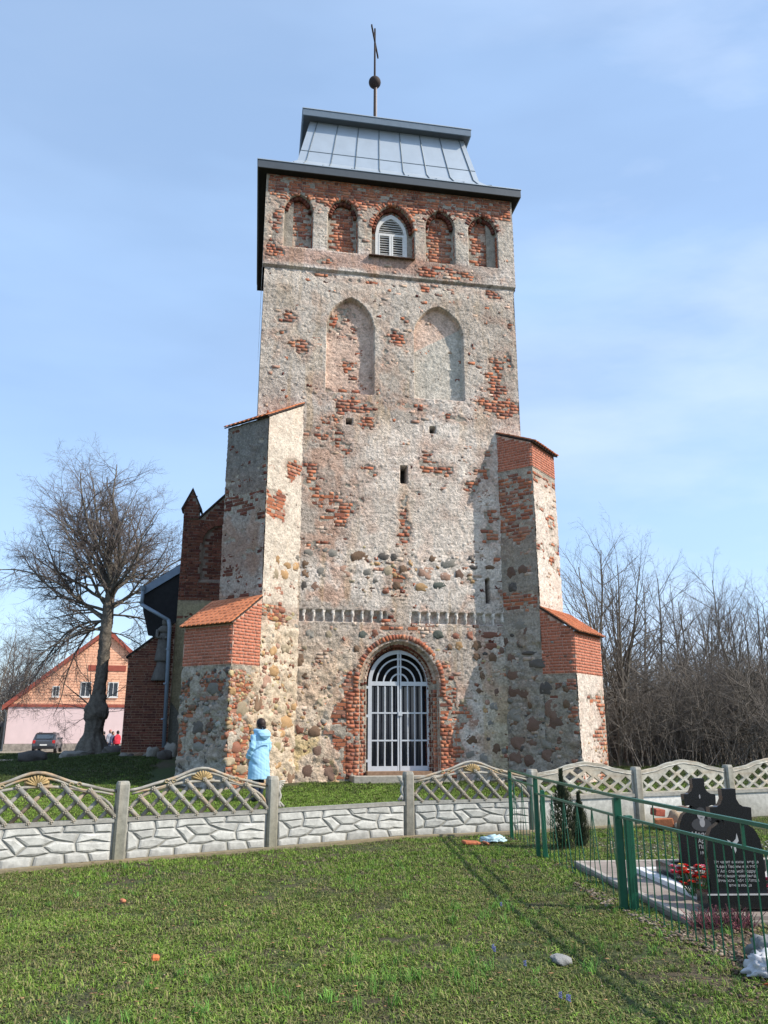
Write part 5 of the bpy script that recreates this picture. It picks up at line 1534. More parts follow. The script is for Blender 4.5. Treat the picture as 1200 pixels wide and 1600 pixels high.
def cross_outline(w, ht, arm_w, body_top):
    """stele whose head is a splayed cross; local x centred, y up from 0"""
    yb, nk, ya = body_top, .078, ht - .265
    rt = [(w / 2, 0), (w / 2, yb * .62), (w / 2 * .95, yb * .78), (w / 2 * .78, yb * .93), (nk + .035, yb * 1.02), (nk + .002, yb * 1.08), (nk - .008, ya - .045), (nk + .008, ya - .012), (nk + .04, ya),
          (arm_w, ya - .008), (arm_w + .006, ya + .105), (nk + .045, ya + .112), (nk + .008, ya + .135), (nk - .015, ya + .18), (nk - .012, ht)]
    return rt + [(-x, y) for x, y in rt[::-1]]
def stele(label, cxyz, rz, w, ht, arm, yb, thick, text, tsize, ty, portrait, cat='gravestone', lean=0, x_off=0):
    g = thing('gravestone', label, cat, cxyz, rz)
    me = curve_mesh([cross_outline(w, ht, arm, yb)], thick / 2 + .004, 0)
    B = Matrix.Rotation(math.pi / 2, 4, 'X')
    o = place_mesh('stele', me, Matrix.Translation((0, 0, .12)) @ B, M_BLACK, g); o.matrix_parent_inverse = Matrix.Identity(4)
    mbp = MB(); mbp.box(-w / 2 - .07, w / 2 + .07, -thick / 2 - .09, thick / 2 + .09, 0, .119); mbp.build('plinth', M_BLACK, g, world_coords=False, bevel=.006)
    mbp = MB(); mbp.box(-w / 2 - .072, w / 2 + .072, -thick / 2 - .093, -thick / 2 - .085, .110, .122); mbp.build('bright_edge', M_ENGR, g, world_coords=False)
    for k, line in enumerate(text):
        tm_ = text_mesh(line, tsize if not isinstance(tsize, (list, tuple)) else tsize[k], extrude=.0008)
        o = place_mesh('inscription', tm_, Matrix.Translation((x_off, -thick / 2 - .0055, .12 + ty[k])) @ B, M_ENGR, g); o.matrix_parent_inverse = Matrix.Identity(4)
    return g
g1 = stele('back black granite gravestone with splayed cross head and etched portrait', (3.30, 8.78, .07), R(3), .50, .88, .165, .56, .07,
           ['Молода', 'Арка', 'Пать.', '19   К.'], [.066, .054, .050, .042], [.31, .25, .195, .14], True)
MG = mat('etched_grey', (.30, .29, .285), rough=.7, var=.2, bump=0); MGd = mat('etched_dark', (.05, .05, .052), rough=.6, bump=0)
def disc(parent, c, rx, ry, y, m, name, n=20):
    vs = [(c[0] + rx * math.cos(2 * math.pi * k / n), y, c[1] + ry * math.sin(2 * math.pi * k / n)) for k in range(n)]
    return mesh_obj(name, vs + [(a, b + .002, d) for a, b, d in vs], [tuple(range(n))] + [(k, (k + 1) % n, n + (k + 1) % n, n + k) for k in range(n)], m, parent, world_coords=False)
yq = -.035 - .0055
disc(g1, (-.01, .545), .105, .065, yq, MGd, 'etched_jacket')
disc(g1, (.0, .565), .028, .045, yq - .001, MG, 'etched_collar')
disc(g1, (-.005, .645), .042, .058, yq - .002, MG, 'etched_face')
disc(g1, (-.008, .685), .044, .030, yq - .003, MGd, 'etched_hair')
for x in (-.022, .012): disc(g1, (x, .648), .008, .004, yq - .004, MGd, 'etched_eye', 8)
disc(g1, (-.004, .614), .012, .003, yq - .004, MGd, 'etched_mouth', 8)
disc(g1, (.0, .82), .008, .022, yq, MG, 'etched_flame', 8)
g2 = stele('front black granite gravestone with splayed cross head and a six line verse', (3.13, 7.62, .07), R(2), .50, .86, .185, .56, .07,
           ['Пе чалит а жизнь мерца', 'А ваш Тво мы как тебе', 'Т Апь славной подруя', 'Не слышит нам выедь', 'Вечность тебе Жёлтой', 'Т вечна конца'], .034, [.235, .197, .159, .121, .083, .045], False)
def bird(parent, y):
    pts = [(-.10, .52), (-.055, .50), (-.035, .47), (.0, .50), (.03, .53), (.045, .60), (.06, .54), (.065, .50), (.03, .46), (.015, .44), (.02, .38), (.0, .34), (-.01, .40), (-.03, .43), (-.045, .40), (-.06, .46)]
    me = curve_mesh([pts], .001); o = place_mesh('etched_dove', me, Matrix.Translation((0, y, .215)) @ Matrix.Rotation(math.pi / 2, 4, 'X') @ Matrix.Diagonal((.65, .65, 1, 1)), M_ENGR, parent); o.matrix_parent_inverse = Matrix.Identity(4)
bird(g2, yq)
# dark serrated stone at the right edge
g3 = thing('gravestone', 'black gravestone with a sparkling serrated edge at the far right', 'gravestone', (4.02, 8.35, .08))
ser = [(-.25, 0), (.3, 0), (.3, .72)] + [(.30 - .022 * k, .72 - .004 * k * k * .15 + (.012 if k % 2 else -.012)) for k in range(1, 12)] + [(-.02 - .02 * k, .64 - .035 * k + (.012 if k % 2 else -.012)) for k in range(0, 11)] + [(-.25, .25)]
o = place_mesh('stele', curve_mesh([ser], .035, 0), Matrix.Rotation(math.pi / 2, 4, 'X'), M_BLACK, g3); o.matrix_parent_inverse = Matrix.Identity(4)
for k in range(16):
    t = k / 16; MB().sphere((.28 - .5 * t, -.036, .70 - .38 * t * t), .007, 5, 4).build('edge_spark', M_KERBW, g3, world_coords=False)
# plastic flowers
def bouquet(name, label, c, cols, r, n, petals=8, seed=1):
    t = thing(name, label, 'flowers', c); rr = random.Random(seed)
    for k in range(n):
        a = rr.uniform(0, 2 * math.pi); q = r * math.sqrt(rr.random()); p = Vector((q * math.cos(a), q * math.sin(a) * .6, .05 + rr.uniform(0, .19)))
        col = rr.choice(cols); mb = MB(); pr = rr.uniform(.034, .050)
        for l_ in range(3):
            for j in range(petals):
                an = 2 * math.pi * j / petals + l_ * .4; d = Vector((math.cos(an), math.sin(an), .25 + l_ * .5)).normalized(); s_ = d.cross(Vector((0, 0, 1))).normalized()
                e = p + d * pr * (1 - l_ * .2); w = pr * .32
                mb.add([p, p + d * pr * .5 + s_ * w, e, p + d * pr * .5 - s_ * w], [(0, 1, 2, 3)])
        mb.build('flower', mat('petal_%s' % col[0], col[1], rough=.6, var=.15, bump=0), t, world_coords=False)
        MB().tube([(p.x * .3, p.y * .3, -.02), p], .003, 4).build('stem', mat('leaf_green', (.05, .13, .03), rough=.7), t, world_coords=False)
    return t
bouquet('flower_bunch', 'red, pink and yellow plastic flowers in front of the back gravestone', (2.91, 8.02, .10),
        [('red', (.62, .02, .02)), ('pink', (.75, .12, .22)), ('red', (.62, .02, .02)), ('coral', (.72, .10, .06)), ('yellow', (.75, .50, .03)), ('white', (.7, .68, .64)), ('coral', (.72, .10, .06))], .20, 60, seed=2)
bouquet('flower_bunch', 'pink plastic flowers beside the front gravestone at the right edge', (3.50, 7.75, .12), [('pink', (.80, .18, .38)), ('pink', (.80, .18, .38)), ('white', (.7, .68, .64))], .12, 30, seed=4)
# heather
hea = thing('heather_plant', 'low reddish purple heather below the front gravestone', 'plant', (2.80, 7.18, 0))
rr = random.Random(9); mb = MB(); mb2 = MB()
for k in range(330):
    a = rr.uniform(0, 6.28); q = rr.random() ** .5; b0 = Vector((q * .26 * math.cos(a), q * .13 * math.sin(a), 0)); tip = b0 + Vector((rr.gauss(0, .06), rr.gauss(0, .05), rr.uniform(.04, .15)))
    (mb if rr.random() < .6 else mb2).tube([b0, tip], [.0035, .0028], 3)
    for j in range(3):
        c = b0.lerp(tip, rr.uniform(.4, 1)); d = Vector((rr.uniform(-1, 1), rr.uniform(-1, 1), rr.uniform(0, 1))) * .014
        (mb if rr.random() < .6 else mb2).add([c, c + d, c + d + Vector((.006, 0, .006))], [(0, 1, 2)])
mb.build('flower_spikes', mat('heather_pink', (.24, .085, .10), rough=.8, var=.3), hea, world_coords=False, kind='stuff'); mb2.build('twigs', mat('heather_twig', (.055, .045, .03), rough=.9), hea, world_coords=False, kind='stuff')
# thujas
def thuja(label, x, y, h, w, seed):
    t = thing('thuja_shrub', label, 'shrub', (x, y, 0)); rr = random.Random(seed); g1_, g2_ = MB(), MB()
    for k in range(2600):
        z = rr.random() ** .9 * h; prof = w * (math.sin(min(1, (z / h) * 1.05 + .12) * math.pi) ** .7 * .9 + .12) * (1 - .5 * (z / h) ** 2)
        a = rr.uniform(0, 6.283); q = prof * rr.uniform(.35, 1.05)
        c = Vector((q * math.cos(a), q * math.sin(a), z)); up = Vector((math.cos(a) * .5, math.sin(a) * .5, 1)).normalized() * rr.uniform(.03, .06)
        s_ = Vector((-math.sin(a), math.cos(a), rr.uniform(-.4, .4))) * rr.uniform(.005, .012)
        (g1_ if rr.random() < .65 else g2_).add([c - s_, c + s_, c + up + s_ * .3, c + up - s_ * .3], [(0, 1, 2, 3)])
    g1_.build('foliage', mat('thuja_dark', (.030, .042, .022), rough=.8, var=.3), t, world_coords=False); g2_.build('foliage', mat('thuja_olive', (.065, .070, .035), rough=.8, var=.3), t, world_coords=False)
    MB().tube([(0, 0, -.03), (0, 0, h * .7)], [.02, .008], 6).build('stem', mat('bark_brown', (.07, .05, .04)), t, world_coords=False)
thuja('taller dark green conical thuja behind the railing', 2.46, 11.55, 1.0, .22, 3)
thuja('smaller thuja to the right of the taller one', 2.72, 11.7, .68, .13, 4)
# rubble heap against the white fence slab
def loose(name, label, cat, c, size, col, rz, group=None, box=False):
    if box:
        mb = MB(); mb.box(-size[0] / 2, size[0] / 2, -size[1] / 2, size[1] / 2, -size[2] / 2, size[2] / 2)
        o = mb.build(name, M_BRICK, None, col=col, bevel=.01)
    else:
        me = colored(random.choice(ROCKS), col, M_STONE); o = bpy.data.objects.new(name, me); COL.objects.link(o); o.scale = (size[0] / 2, size[1] / 2, size[2] / 2)
    o.location = c; o.rotation_euler = (rz * .2, rz * .3, rz)
    tag(o, label, cat, group); return o
HG = 'rubble heaped against the white fence slab'
loose('brick_piece', 'upper red brick piece on top of the left end of the heap', 'brick', (4.46, 13.68, .25), (.2, .14, .11), (.30, .09, .06), .4, HG, True)
loose('brick_piece', 'bright orange brick piece low at the left of the heap', 'brick', (4.50, 13.55, .10), (.28, .2, .14), (.42, .15, .07), -.2, HG, True)
loose('rubble_stone', 'tan boulder next to the orange brick in the heap', 'stone', (4.72, 13.6, .13), (.3, .26, .28), (.34, .25, .17), .7, HG)
loose('rubble_stone', 'largest pinkish boulder at the right of the heap', 'stone', (5.05, 13.66, .11), (.42, .3, .28), (.36, .24, .19), .2, HG)
loose('rubble_stone', 'dark flat stone lying on the boulders of the heap', 'stone', (4.84, 13.72, .30), (.34, .22, .08), (.13, .08, .065), .1, HG)
loose('rubble_stone', 'dark red stone on the right top of the heap', 'stone', (5.08, 13.68, .29), (.22, .2, .10), (.16, .07, .055), .9, HG)
loose('rubble_stone', 'small pale stone low in the middle of the heap', 'stone', (4.70, 13.42, .05), (.22, .16, .1), (.42, .34, .27), .9, HG)
# litter and small finds in the grass
def crumple(name, label, cat, c, r, m, sc=(1, .7, .4), seed=1):
    bm = bmesh.new(); bmesh.ops.create_icosphere(bm, subdivisions=4, radius=r); rr = random.Random(seed)
    for v in bm.verts:
        d = v.co.normalized(); k = .45 + 1.2 * abs(fbm(np.array([d.x * 6 + seed]), np.array([d.y * 6 + d.z * 5]), seed, 4)[0])
        v.co = Vector((d.x * sc[0], d.y * sc[1], max(-.1, d.z) * sc[2])) * r * k * 1.2
    me = bpy.data.meshes.new(name); bm.to_mesh(me); bm.free(); me.materials.append(m); me.polygons.foreach_set('use_smooth', np.ones(len(me.polygons), bool))
    o = bpy.data.objects.new(name, me); COL.objects.link(o); o.location = c; tag(o, label, cat); return o
M_PLA = mat('white_plastic', (.50, .50, .52), rough=.35, var=.08, bump=.3, bscale=20)
crumple('plastic_bag', 'crumpled white plastic bag under the railing at the right edge', 'bag', (2.55, 5.86, .03), .11, M_PLA, (1, .8, .8), 3)
crumple('grey_cloth', 'grey rag lying behind the white plastic bag', 'cloth', (2.74, 6.12, .05), .14, mat('grey_rag', (.22, .22, .22), rough=.9), (1, .7, .8), 5)
crumple('litter', 'orange plastic scrap in the grass near the white bag', 'litter', (2.50, 5.62, .015), .06, mat('orange_plastic', (.50, .13, .05), rough=.5), (1, .4, .3), 7)
crumple('litter', 'pale blue plastic scrap by the fence footing', 'litter', (1.55, 12.05, .03), .11, mat('pale_blue_plastic', (.42, .58, .62), rough=.5), (1.3, .5, .5), 8)
loose('tile_shard', 'larger broken red tile in the grass by the fence', 'tile', (1.22, 11.85, .03), (.24, .15, .04), (.42, .14, .07), .3, 'broken tiles by the fence', True)
loose('tile_shard', 'smaller broken red tile right of the larger one', 'tile', (1.42, 11.8, .03), (.12, .08, .03), (.40, .15, .08), 1.1, 'broken tiles by the fence', True)
loose('brick_chip', 'bright orange brick chip lying alone in the left lawn', 'brick chip', (-1.61, 6.18, .025), (.055, .05, .04), (.62, .18, .07), .3, None, True)
loose('brick_chip', 'small reddish brick chip nearer to the fence in the left lawn', 'brick chip', (-2.45, 8.1, .02), (.05, .05, .03), (.45, .18, .10), .9, None, True)
loose('field_stone', 'pale grey stone half sunk in the grass of the right lawn', 'stone', (1.24, 6.15, .02), (.17, .11, .07), (.30, .30, .29), .6)
def muscari(label, x, y, n, seed):
    t = thing('blue_flower', label, 'flower', (x, y, 0), group='blue grape hyacinths in the lawn'); rr = random.Random(seed); mb = MB(); ms = MB()
    for q in range(n):
        bx, by, h = rr.uniform(-.03, .03), rr.uniform(-.03, .03), rr.uniform(.07, .10)
        ms.tube([(bx, by, -.01), (bx, by, h)], .002, 4)
        for k in range(14): a = k * 2.4; mb.sphere((bx + .007 * math.cos(a), by + .007 * math.sin(a), h - .030 + k * .0024), .0038, 5, 4)
    mb.build('blossom', mat('muscari_blue', (.15, .16, .38), rough=.6), t, world_coords=False); ms.build('stem', mat('leaf_green', (.05, .13, .03), rough=.7), t, world_coords=False)
muscari('blue grape hyacinth in the middle of the lawn', .80, 6.23, 2, 1); muscari('blue grape hyacinth nearest to the viewer', 1.06, 5.19, 3, 2)
muscari('blue grape hyacinth close to the pale stone', .96, 5.89, 1, 3); muscari('farthest blue grape hyacinth, up the lawn', 1.06, 7.73, 1, 4)
# ------------------------------------------------------------------ people
def remeshed(mb, voxel, name, m, parent, smooth=True, disp=0.0, seed=0):
    me = bpy.data.meshes.new('tmp'); me.from_pydata(mb.v, [], mb.f)
    o = bpy.data.objects.new('tmp', me); COL.objects.link(o)
    md = o.modifiers.new('r', 'REMESH'); md.mode = 'VOXEL'; md.voxel_size = voxel
    sm = o.modifiers.new('s', 'SMOOTH'); sm.iterations = 3; sm.factor = .5
    dg = bpy.context.evaluated_depsgraph_get(); me2 = bpy.data.meshes.new_from_object(o.evaluated_get(dg))
    bpy.data.objects.remove(o); me2.name = name
    n = len(me2.vertices)
    if disp > 0 and n:
        co = np.empty(n * 3, np.float32); me2.vertices.foreach_get('co', co); co = co.reshape(-1, 3)
        no = np.empty(n * 3, np.float32); me2.vertices.foreach_get('normal', no); no = no.reshape(-1, 3)
        f = fbm(co[:, 0] * 11 + co[:, 1] * 9, co[:, 2] * 3.5, seed, 3) - .5 + .6 * (fbm(co[:, 0] * 9 - co[:, 1] * 7 + co[:, 2] * 14, co[:, 2] * 6, seed + 3, 2) - .5)
        co += no * (f * disp)[:, None]; me2.vertices.foreach_set('co', co.ravel())
    me2.polygons.foreach_set('use_smooth', np.ones(len(me2.polygons), bool))
    me2.materials.clear(); me2.materials.append(m)
    o2 = bpy.data.objects.new(name, me2); COL.objects.link(o2)
    if parent is not None: o2.parent = parent
    return o2
def ellip_tube(mb, rings, n=14):
    """rings: (cx, cy, z, rx, ry)"""
    b = len(mb.v)
    for cx, cy, z, rx, ry in rings:
        for k in range(n):
            a = 2 * math.pi * k / n; mb.v.append((cx + rx * math.cos(a), cy + ry * math.sin(a), z))
    for i in range(len(rings) - 1):
        for k in range(n): k2 = (k + 1) % n; mb.f.append((b + i * n + k, b + i * n + k2, b + (i + 1) * n + k2, b + (i + 1) * n + k))
    mb.f.append(tuple(b + k for k in range(n))[::-1]); mb.f.append(tuple(b + (len(rings) - 1) * n + k for k in range(n)))
M_SKIN = mat('skin', (.50, .29, .20), rough=.6, var=.05, bump=.05)
def person(label, loc, rz, H, top, top_col, leg_col, hair_col, coat_len=.45, voxel=.012, head_turn=0, hood=False, bun=False, arm_bend=0.1, step=.04, disp=.012, group=None):
    p = thing('person', label, 'person', loc, rz, group)
    s = H / 1.65
    # body: one continuous skin
    mb = MB()
    hx = .0
    ellip_tube(mb, [(0, 0, .80 * s, .15 * s, .11 * s), (0, 0, .95 * s, .145 * s, .10 * s), (0, 0, 1.10 * s, .13 * s, .09 * s), (0, -.0, 1.28 * s, .16 * s, .10 * s), (0, -.01, 1.36 * s, .13 * s, .08 * s), (0, 0, 1.41 * s, .055 * s, .055 * s)])
    mb.tube([(0, -.005, 1.36 * s), (0, .01, 1.48 * s)], [.055 * s, .05 * s], 10)
    mb.sphere((0, .015 * s, 1.545 * s), .105 * s, 16, 12, (.80, .95, 1.08))
    mb.sphere((0, .115 * s, 1.53 * s), .018 * s, 8, 6, (1, 1.2, 1.5)); mb.sphere((0, .095 * s, 1.475 * s), .035 * s, 8, 6)   # nose, chin
    for sg in (-1, 1):
        mb.sphere((sg * .083 * s, .01, 1.54 * s), .022 * s, 8, 6, (.5, 1, 1.3))
        mb.tube([(sg * .09 * s, 0, .86 * s), (sg * .09 * s, sg * step * .5 + .015, .48 * s), (sg * .09 * s, sg * step, .08 * s)], [.085 * s, .058 * s, .040 * s], 10)
        sh_, el, wr = (sg * .175 * s, 0, 1.32 * s), (sg * .215 * s, -.02 * s, 1.06 * s), (sg * .215 * s, arm_bend * s, .84 * s)
        mb.tube([sh_, el, wr], [.048 * s, .038 * s, .028 * s], 9)
        w = Vector(wr); mb.sphere(w + Vector((0, .012, -.045 * s)), .036 * s, 8, 6, (.55, 1, 1.2))
        for fi, (dy, ln) in enumerate(((-.024, .062), (-.008, .074), (.008, .070), (.024, .055))):
            a0 = w + Vector((0, (.012 + dy) * s, -.075 * s)); mb.tube([a0, a0 + Vector((-sg * .006 * s, .004 * s, -ln * .55 * s)), a0 + Vector((-sg * .018 * s, .008 * s, -ln * s))], [.0085 * s, .008 * s, .0065 * s], 6)
        a0 = w + Vector((0, .035 * s, -.03 * s)); mb.tube([a0, a0 + Vector((0, .028 * s, -.03 * s)), a0 + Vector((0, .030 * s, -.06 * s))], [.011 * s, .010 * s, .008 * s], 6)
    remeshed(mb, voxel * .75, 'body', M_SKIN, p)
    # trousers and shoes
    mb = MB()
    for sg in (-1, 1):
        mb.tube([(sg * .085 * s, 0, .90 * s), (sg * .09 * s, sg * step * .5 + .015, .48 * s), (sg * .09 * s, sg * step, .10 * s)], [.10 * s, .072 * s, .060 * s], 12)
    ellip_tube(mb, [(0, 0, .80 * s, .16 * s, .12 * s), (0, 0, .98 * s, .15 * s, .11 * s)])
    remeshed(mb, voxel, 'trousers', mat('cloth_' + leg_col[0], leg_col[1], rough=.85, var=.12), p, disp=disp * .6)
    for sg in (-1, 1):
        mb = MB(); mb.sphere((sg * .09 * s, sg * step + .05 * s, .045 * s), .06 * s, 10, 8, (.75, 2.0, .75)); mb.tube([(sg * .09 * s, sg * step, .05 * s), (sg * .09 * s, sg * step, .14 * s)], .05 * s, 8)
        mb.build('shoe', mat('dark_shoe', (.03, .03, .03), rough=.6), p, world_coords=False, smooth=True)
    # coat
    mb = MB(); hem = 1.36 - coat_len - .30
    ellip_tube(mb, [(0, -.0, (hem) * s, .255 * s, .195 * s), (0, 0, (hem + .25) * s, .235 * s, .18 * s), (0, 0, 1.05 * s, .20 * s, .15 * s), (0, 0, 1.26 * s, .205 * s, .14 * s), (0, -.01, 1.37 * s, .15 * s, .105 * s), (0, 0, 1.42 * s, .085 * s, .08 * s)], 20)
    for sg in (-1, 1):
        mb.tube([(sg * .165 * s, 0, 1.325 * s), (sg * .225 * s, -.025 * s, 1.08 * s), (sg * .225 * s, arm_bend * .9 * s, .86 * s)], [.072 * s, .066 * s, .055 * s], 12)
    if hood:
        ellip_tube(mb, [(0, -.15 * s, 1.25 * s, .06 * s, .03 * s), (0, -.155 * s, 1.31 * s, .15 * s, .075 * s), (0, -.12 * s, 1.38 * s, .165 * s, .10 * s), (0, -.08 * s, 1.435 * s, .13 * s, .085 * s)], 18)
        for sg in (-1, 1): mb.tube([(sg * .11 * s, -.08 * s, 1.40 * s), (sg * .12 * s, .03 * s, 1.42 * s), (sg * .06 * s, .11 * s, 1.38 * s)], [.045 * s, .035 * s, .03 * s], 10)
    mcoat = mat('cloth_' + top_col[0], top_col[1], rough=.75, var=.05, sheen=.2)
    coat = remeshed(mb, voxel, top, mcoat, p, disp=disp, seed=5)
    # hair
    mb = MB(); mb.sphere((0, -.008 * s, 1.565 * s), .112 * s, 18, 12, (.86, .98, 1.04)); hair_b = (0, -.075 * s, 1.50 * s)
    mb.sphere(hair_b, .062 * s, 12, 8, (1, .8, 1))
    if bun: mb.sphere((0, -.125 * s, 1.49 * s), .042 * s, 12, 8)
    # trim the hair off the face
    me = bpy.data.meshes.new('h'); me.from_pydata(mb.v, [], mb.f)
    mb2 = MB(); n0 = 0
    for f in mb.f:
        c = sum((Vector(mb.v[i]) for i in f), Vector()) / len(f)
        if c.y > .045 * s and c.z < 1.595 * s: continue
        mb2.f.append(f)
    mb2.v = mb.v
    hr = mb2.build('hair', mat('hair_' + hair_col[0], hair_col[1], rough=.55, var=.25, nscale=40, bump=.4, bscale=80), p, world_coords=False, smooth=True)
    for sg in (-1, 1):
        mb = MB(); mb.sphere((sg * .032 * s, .103 * s, 1.555 * s), .010 * s, 8, 6, (1.3, .5, .7)); mb.build('eye', mat('eye_dark', (.03, .02, .02), rough=.3), p, world_coords=False)
    mb = MB(); mb.sphere((0, .112 * s, 1.495 * s), .02 * s, 8, 6, (1.2, .35, .3)); mb.build('mouth', mat('lips', (.40, .14, .12), rough=.5), p, world_coords=False)
    return p, s
wx, wy = -2.55, 16.9
wp, ws = person('woman in a long light blue hooded coat looking up at the tower', (wx, wy, gz(wx, wy)), R(48), 1.60, 'coat', ('light_blue', (.30, .53, .72)), ('navy', (.02, .03, .06)), ('dark_brown', (.028, .016, .014)),
                coat_len=.62, voxel=.009, hood=True, bun=True, disp=.036)
MB().sphere((-.035, -.115 * ws, 1.465 * ws), .012, 8, 6).build('hair_tie', M_KERBW, wp, world_coords=False)
MB().box(-.292 * ws, -.284 * ws, -.045, .0, 1.19 * ws, 1.235 * ws).build('sleeve_badge', mat('black_badge', (.02, .02, .025)), wp, world_coords=False, bevel=.002)
MB().box(-.14 * ws, .14 * ws, -.222 * ws, -.205 * ws, 1.16 * ws, 1.185 * ws).build('back_flap', MATS['cloth_light_blue'], wp, world_coords=False, bevel=.003)
PG = 'visitors in the distance by the pink house'
for (x, y, lab, hh, tc_, lc, hc, rz) in ((-20.6, 60.2, 'distant visitor in dark clothes nearest to the tree trunk', 1.66, ('black', (.03, .03, .035)), ('black', (.025, .025, .03)), ('black', (.02, .018, .016)), 2.2),
                                      (-20.25, 60.6, 'distant visitor in a pale grey blue jacket in the middle of the group', 1.78, ('grey_blue', (.30, .31, .36)), ('navy', (.03, .035, .06)), ('red_cap', (.42, .12, .10)), 4.0),
                                      (-19.85, 60.0, 'distant visitor in a dark blue top in the group, left of the red jacket', 1.66, ('dark_blue', (.06, .07, .12)), ('grey', (.25, .25, .26)), ('black', (.02, .018, .016)), 4.4),
                                      (-19.5, 60.0, 'distant visitor in a bright red jacket beside the annex corner', 1.72, ('red', (.52, .03, .05)), ('black', (.025, .025, .03)), ('dark_brown', (.028, .016, .014)), 1.0)):
    person(lab, (x, y, gz(x, y)), rz, hh, 'jacket', tc_, lc, hc, coat_len=.30, voxel=.03, disp=.01, group=PG)

# ------------------------------------------------------------------ parked car
cx_, cy_ = -27.2, 66.5
car = thing('parked_car', 'dark grey hatchback seen from behind, parked before the pink house', 'car', (cx_, cy_, gz(cx_, cy_)), R(13.7))
M_CAR = mat('dark_car_paint', (.055, .06, .072), rough=.25, var=.03, bump=0, spec=.6); M_CARG = mat('car_glass', (.05, .065, .08), rough=.08, bump=0, spec=.9); M_BLK = mat('black_plastic', (.018, .018, .02), rough=.6)
# local: +y forward, rear at y=-2.1
prof = [(-2.05, .32), (-2.12, .50), (-2.10, .88), (-1.98, 1.02), (-1.62, 1.46), (-1.2, 1.55), (.2, 1.52), (.9, 1.08), (1.85, .90), (2.08, .62), (2.05, .32)]
bm = bmesh.new(); W_ = .86
rows = []
for x, k in ((-W_, .965), (-W_ * .97, 1.0), (W_ * .97, 1.0), (W_, .965)):
    rows.append([bm.verts.new((x * (1 if z < 1.0 else 1 - (z - 1.0) * .30), y * k, .32 + (z - .32) * (1 if abs(x) < W_ * .98 else .985))) for y, z in prof])
for a, b in zip(rows, rows[1:]):
    for i in range(len(prof)): bm.faces.new((a[i], a[(i + 1) % len(prof)], b[(i + 1) % len(prof)], b[i]))
bm.faces.new(rows[0][::-1]); bm.faces.new(rows[-1])
bmesh.ops.recalc_face_normals(bm, faces=bm.faces)
bmesh.ops.bevel(bm, geom=[e for e in bm.edges if e.calc_face_angle(0) > .35], offset=.035, segments=2, affect='EDGES')
me = bpy.data.meshes.new('body'); bm.to_mesh(me); bm.free(); me.materials.append(M_CAR); o = bpy.data.objects.new('body', me); COL.objects.link(o); o.parent = car
def cb_(n_, m, x0, x1, y0, y1, z0, z1, rx=0, bev=.015, piv=None):
    mb = MB(); M = Matrix.Identity(4)
    if piv: M = Matrix.Translation(piv) @ Matrix.Rotation(rx, 4, 'X')
    mb.box(x0, x1, y0, y1, z0, z1, M); return mb.build(n_, m, car, world_coords=False, bevel=bev)
cb_('rear_window', M_CARG, -.62, .62, -.012, .012, -.20, .22, R(-39), .01, (0, -1.84, 1.25))
cb_('rear_window_frame', M_BLK, -.66, .66, -.008, .008, -.23, .25, R(-39), .01, (0, -1.835, 1.25))
cb_('rear_bumper', M_BLK, -.80, .80, -2.19, -2.0, .33, .52)
cb_('tailgate_panel', M_CAR, -.60, .60, -2.135, -2.05, .56, .92)
for sg in (-1, 1):
    x0, x1 = sorted((sg * .62, sg * .83)); cb_('tail_light', mat('tail_light_red', (.45, .03, .03), rough=.2, bump=0), x0, x1, -2.11, -1.9, .74, .98)
    x0, x1 = sorted((sg * .50, sg * .54)); cb_('roof_rail', M_BLK, x0, x1, -1.5, .1, 1.56, 1.60)
    cb_('side_window', M_CARG, *sorted((sg * .775, sg * .80)), -1.45, -.35, 1.06, 1.38); cb_('side_window', M_CARG, *sorted((sg * .775, sg * .80)), -.28, .45, 1.06, 1.38)
    cb_('door_mirror', M_CAR, *sorted((sg * .86, sg * 1.02)), .45, .58, 1.02, 1.16)
    for y in (-1.32, 1.32):
        w = bpy.data.objects.new('wheel', None); COL.objects.link(w); w.parent = car; w.location = (sg * .80, y, .32)
        mb = MB(); mb.tube([(-.11, 0, 0), (.11, 0, 0)], .32, 20); o = mb.build('tyre', M_BLK, w, world_coords=False); 
        mb = MB(); mb.tube([(-.115, 0, 0), (.115, 0, 0)], .20, 14); mb.build('rim', mat('alloy', (.45, .45, .47), rough=.3, metal=.8, bump=0), w, world_coords=False)
cb_('number_plate', M_WHITE, -.26, .26, -2.205, -2.19, .58, .69, bev=0)
cb_('roof_spoiler', M_CAR, -.58, .58, -1.74, -1.5, 1.49, 1.55)

# ------------------------------------------------------------------ pink house
hs = thing('pink_house', 'long pale pink house with an orange clad gable and red verge boards', 'house', (-25.1, 72, -.47), R(15))
HX, HY, HZ = -25.1, 72.0, -.47
M_PINK = mat('pink_render', (.72, .55, .53), rough=.9, var=.05, nscale=1.5, bump=.1); M_ORG = mat('orange_tile_cladding', (.86, .47, .30), rough=.85, var=.22, nscale=4, bump=.5, bscale=9, bdist=.05); M_REDB = mat('red_verge_board', (.34, .085, .055), rough=.7, var=.12)
HW_, EV, PK = 7.55, 3.85, 10.25
mb = MB(); mb.box(-HW_, HW_, 0, 14, .62, EV - .02); mb.build('wall', M_PINK, hs, world_coords=False)
mb = MB(); mb.box(-HW_ - .06, HW_ + .06, -.06, 14.06, -.6, .60); mb.build('stone_plinth', mat('grey_stone_plinth', (.30, .26, .22), rough=.95, var=.4, nscale=2.5, bump=.6, bscale=5, bdist=.06), hs, world_coords=False)
mb = MB(); mb.prism([(-HW_, 0, EV), (HW_, 0, EV), (0, 0, PK - .05)], (0, 14, 0)); mb.build('gable', M_ORG, hs, world_coords=False)
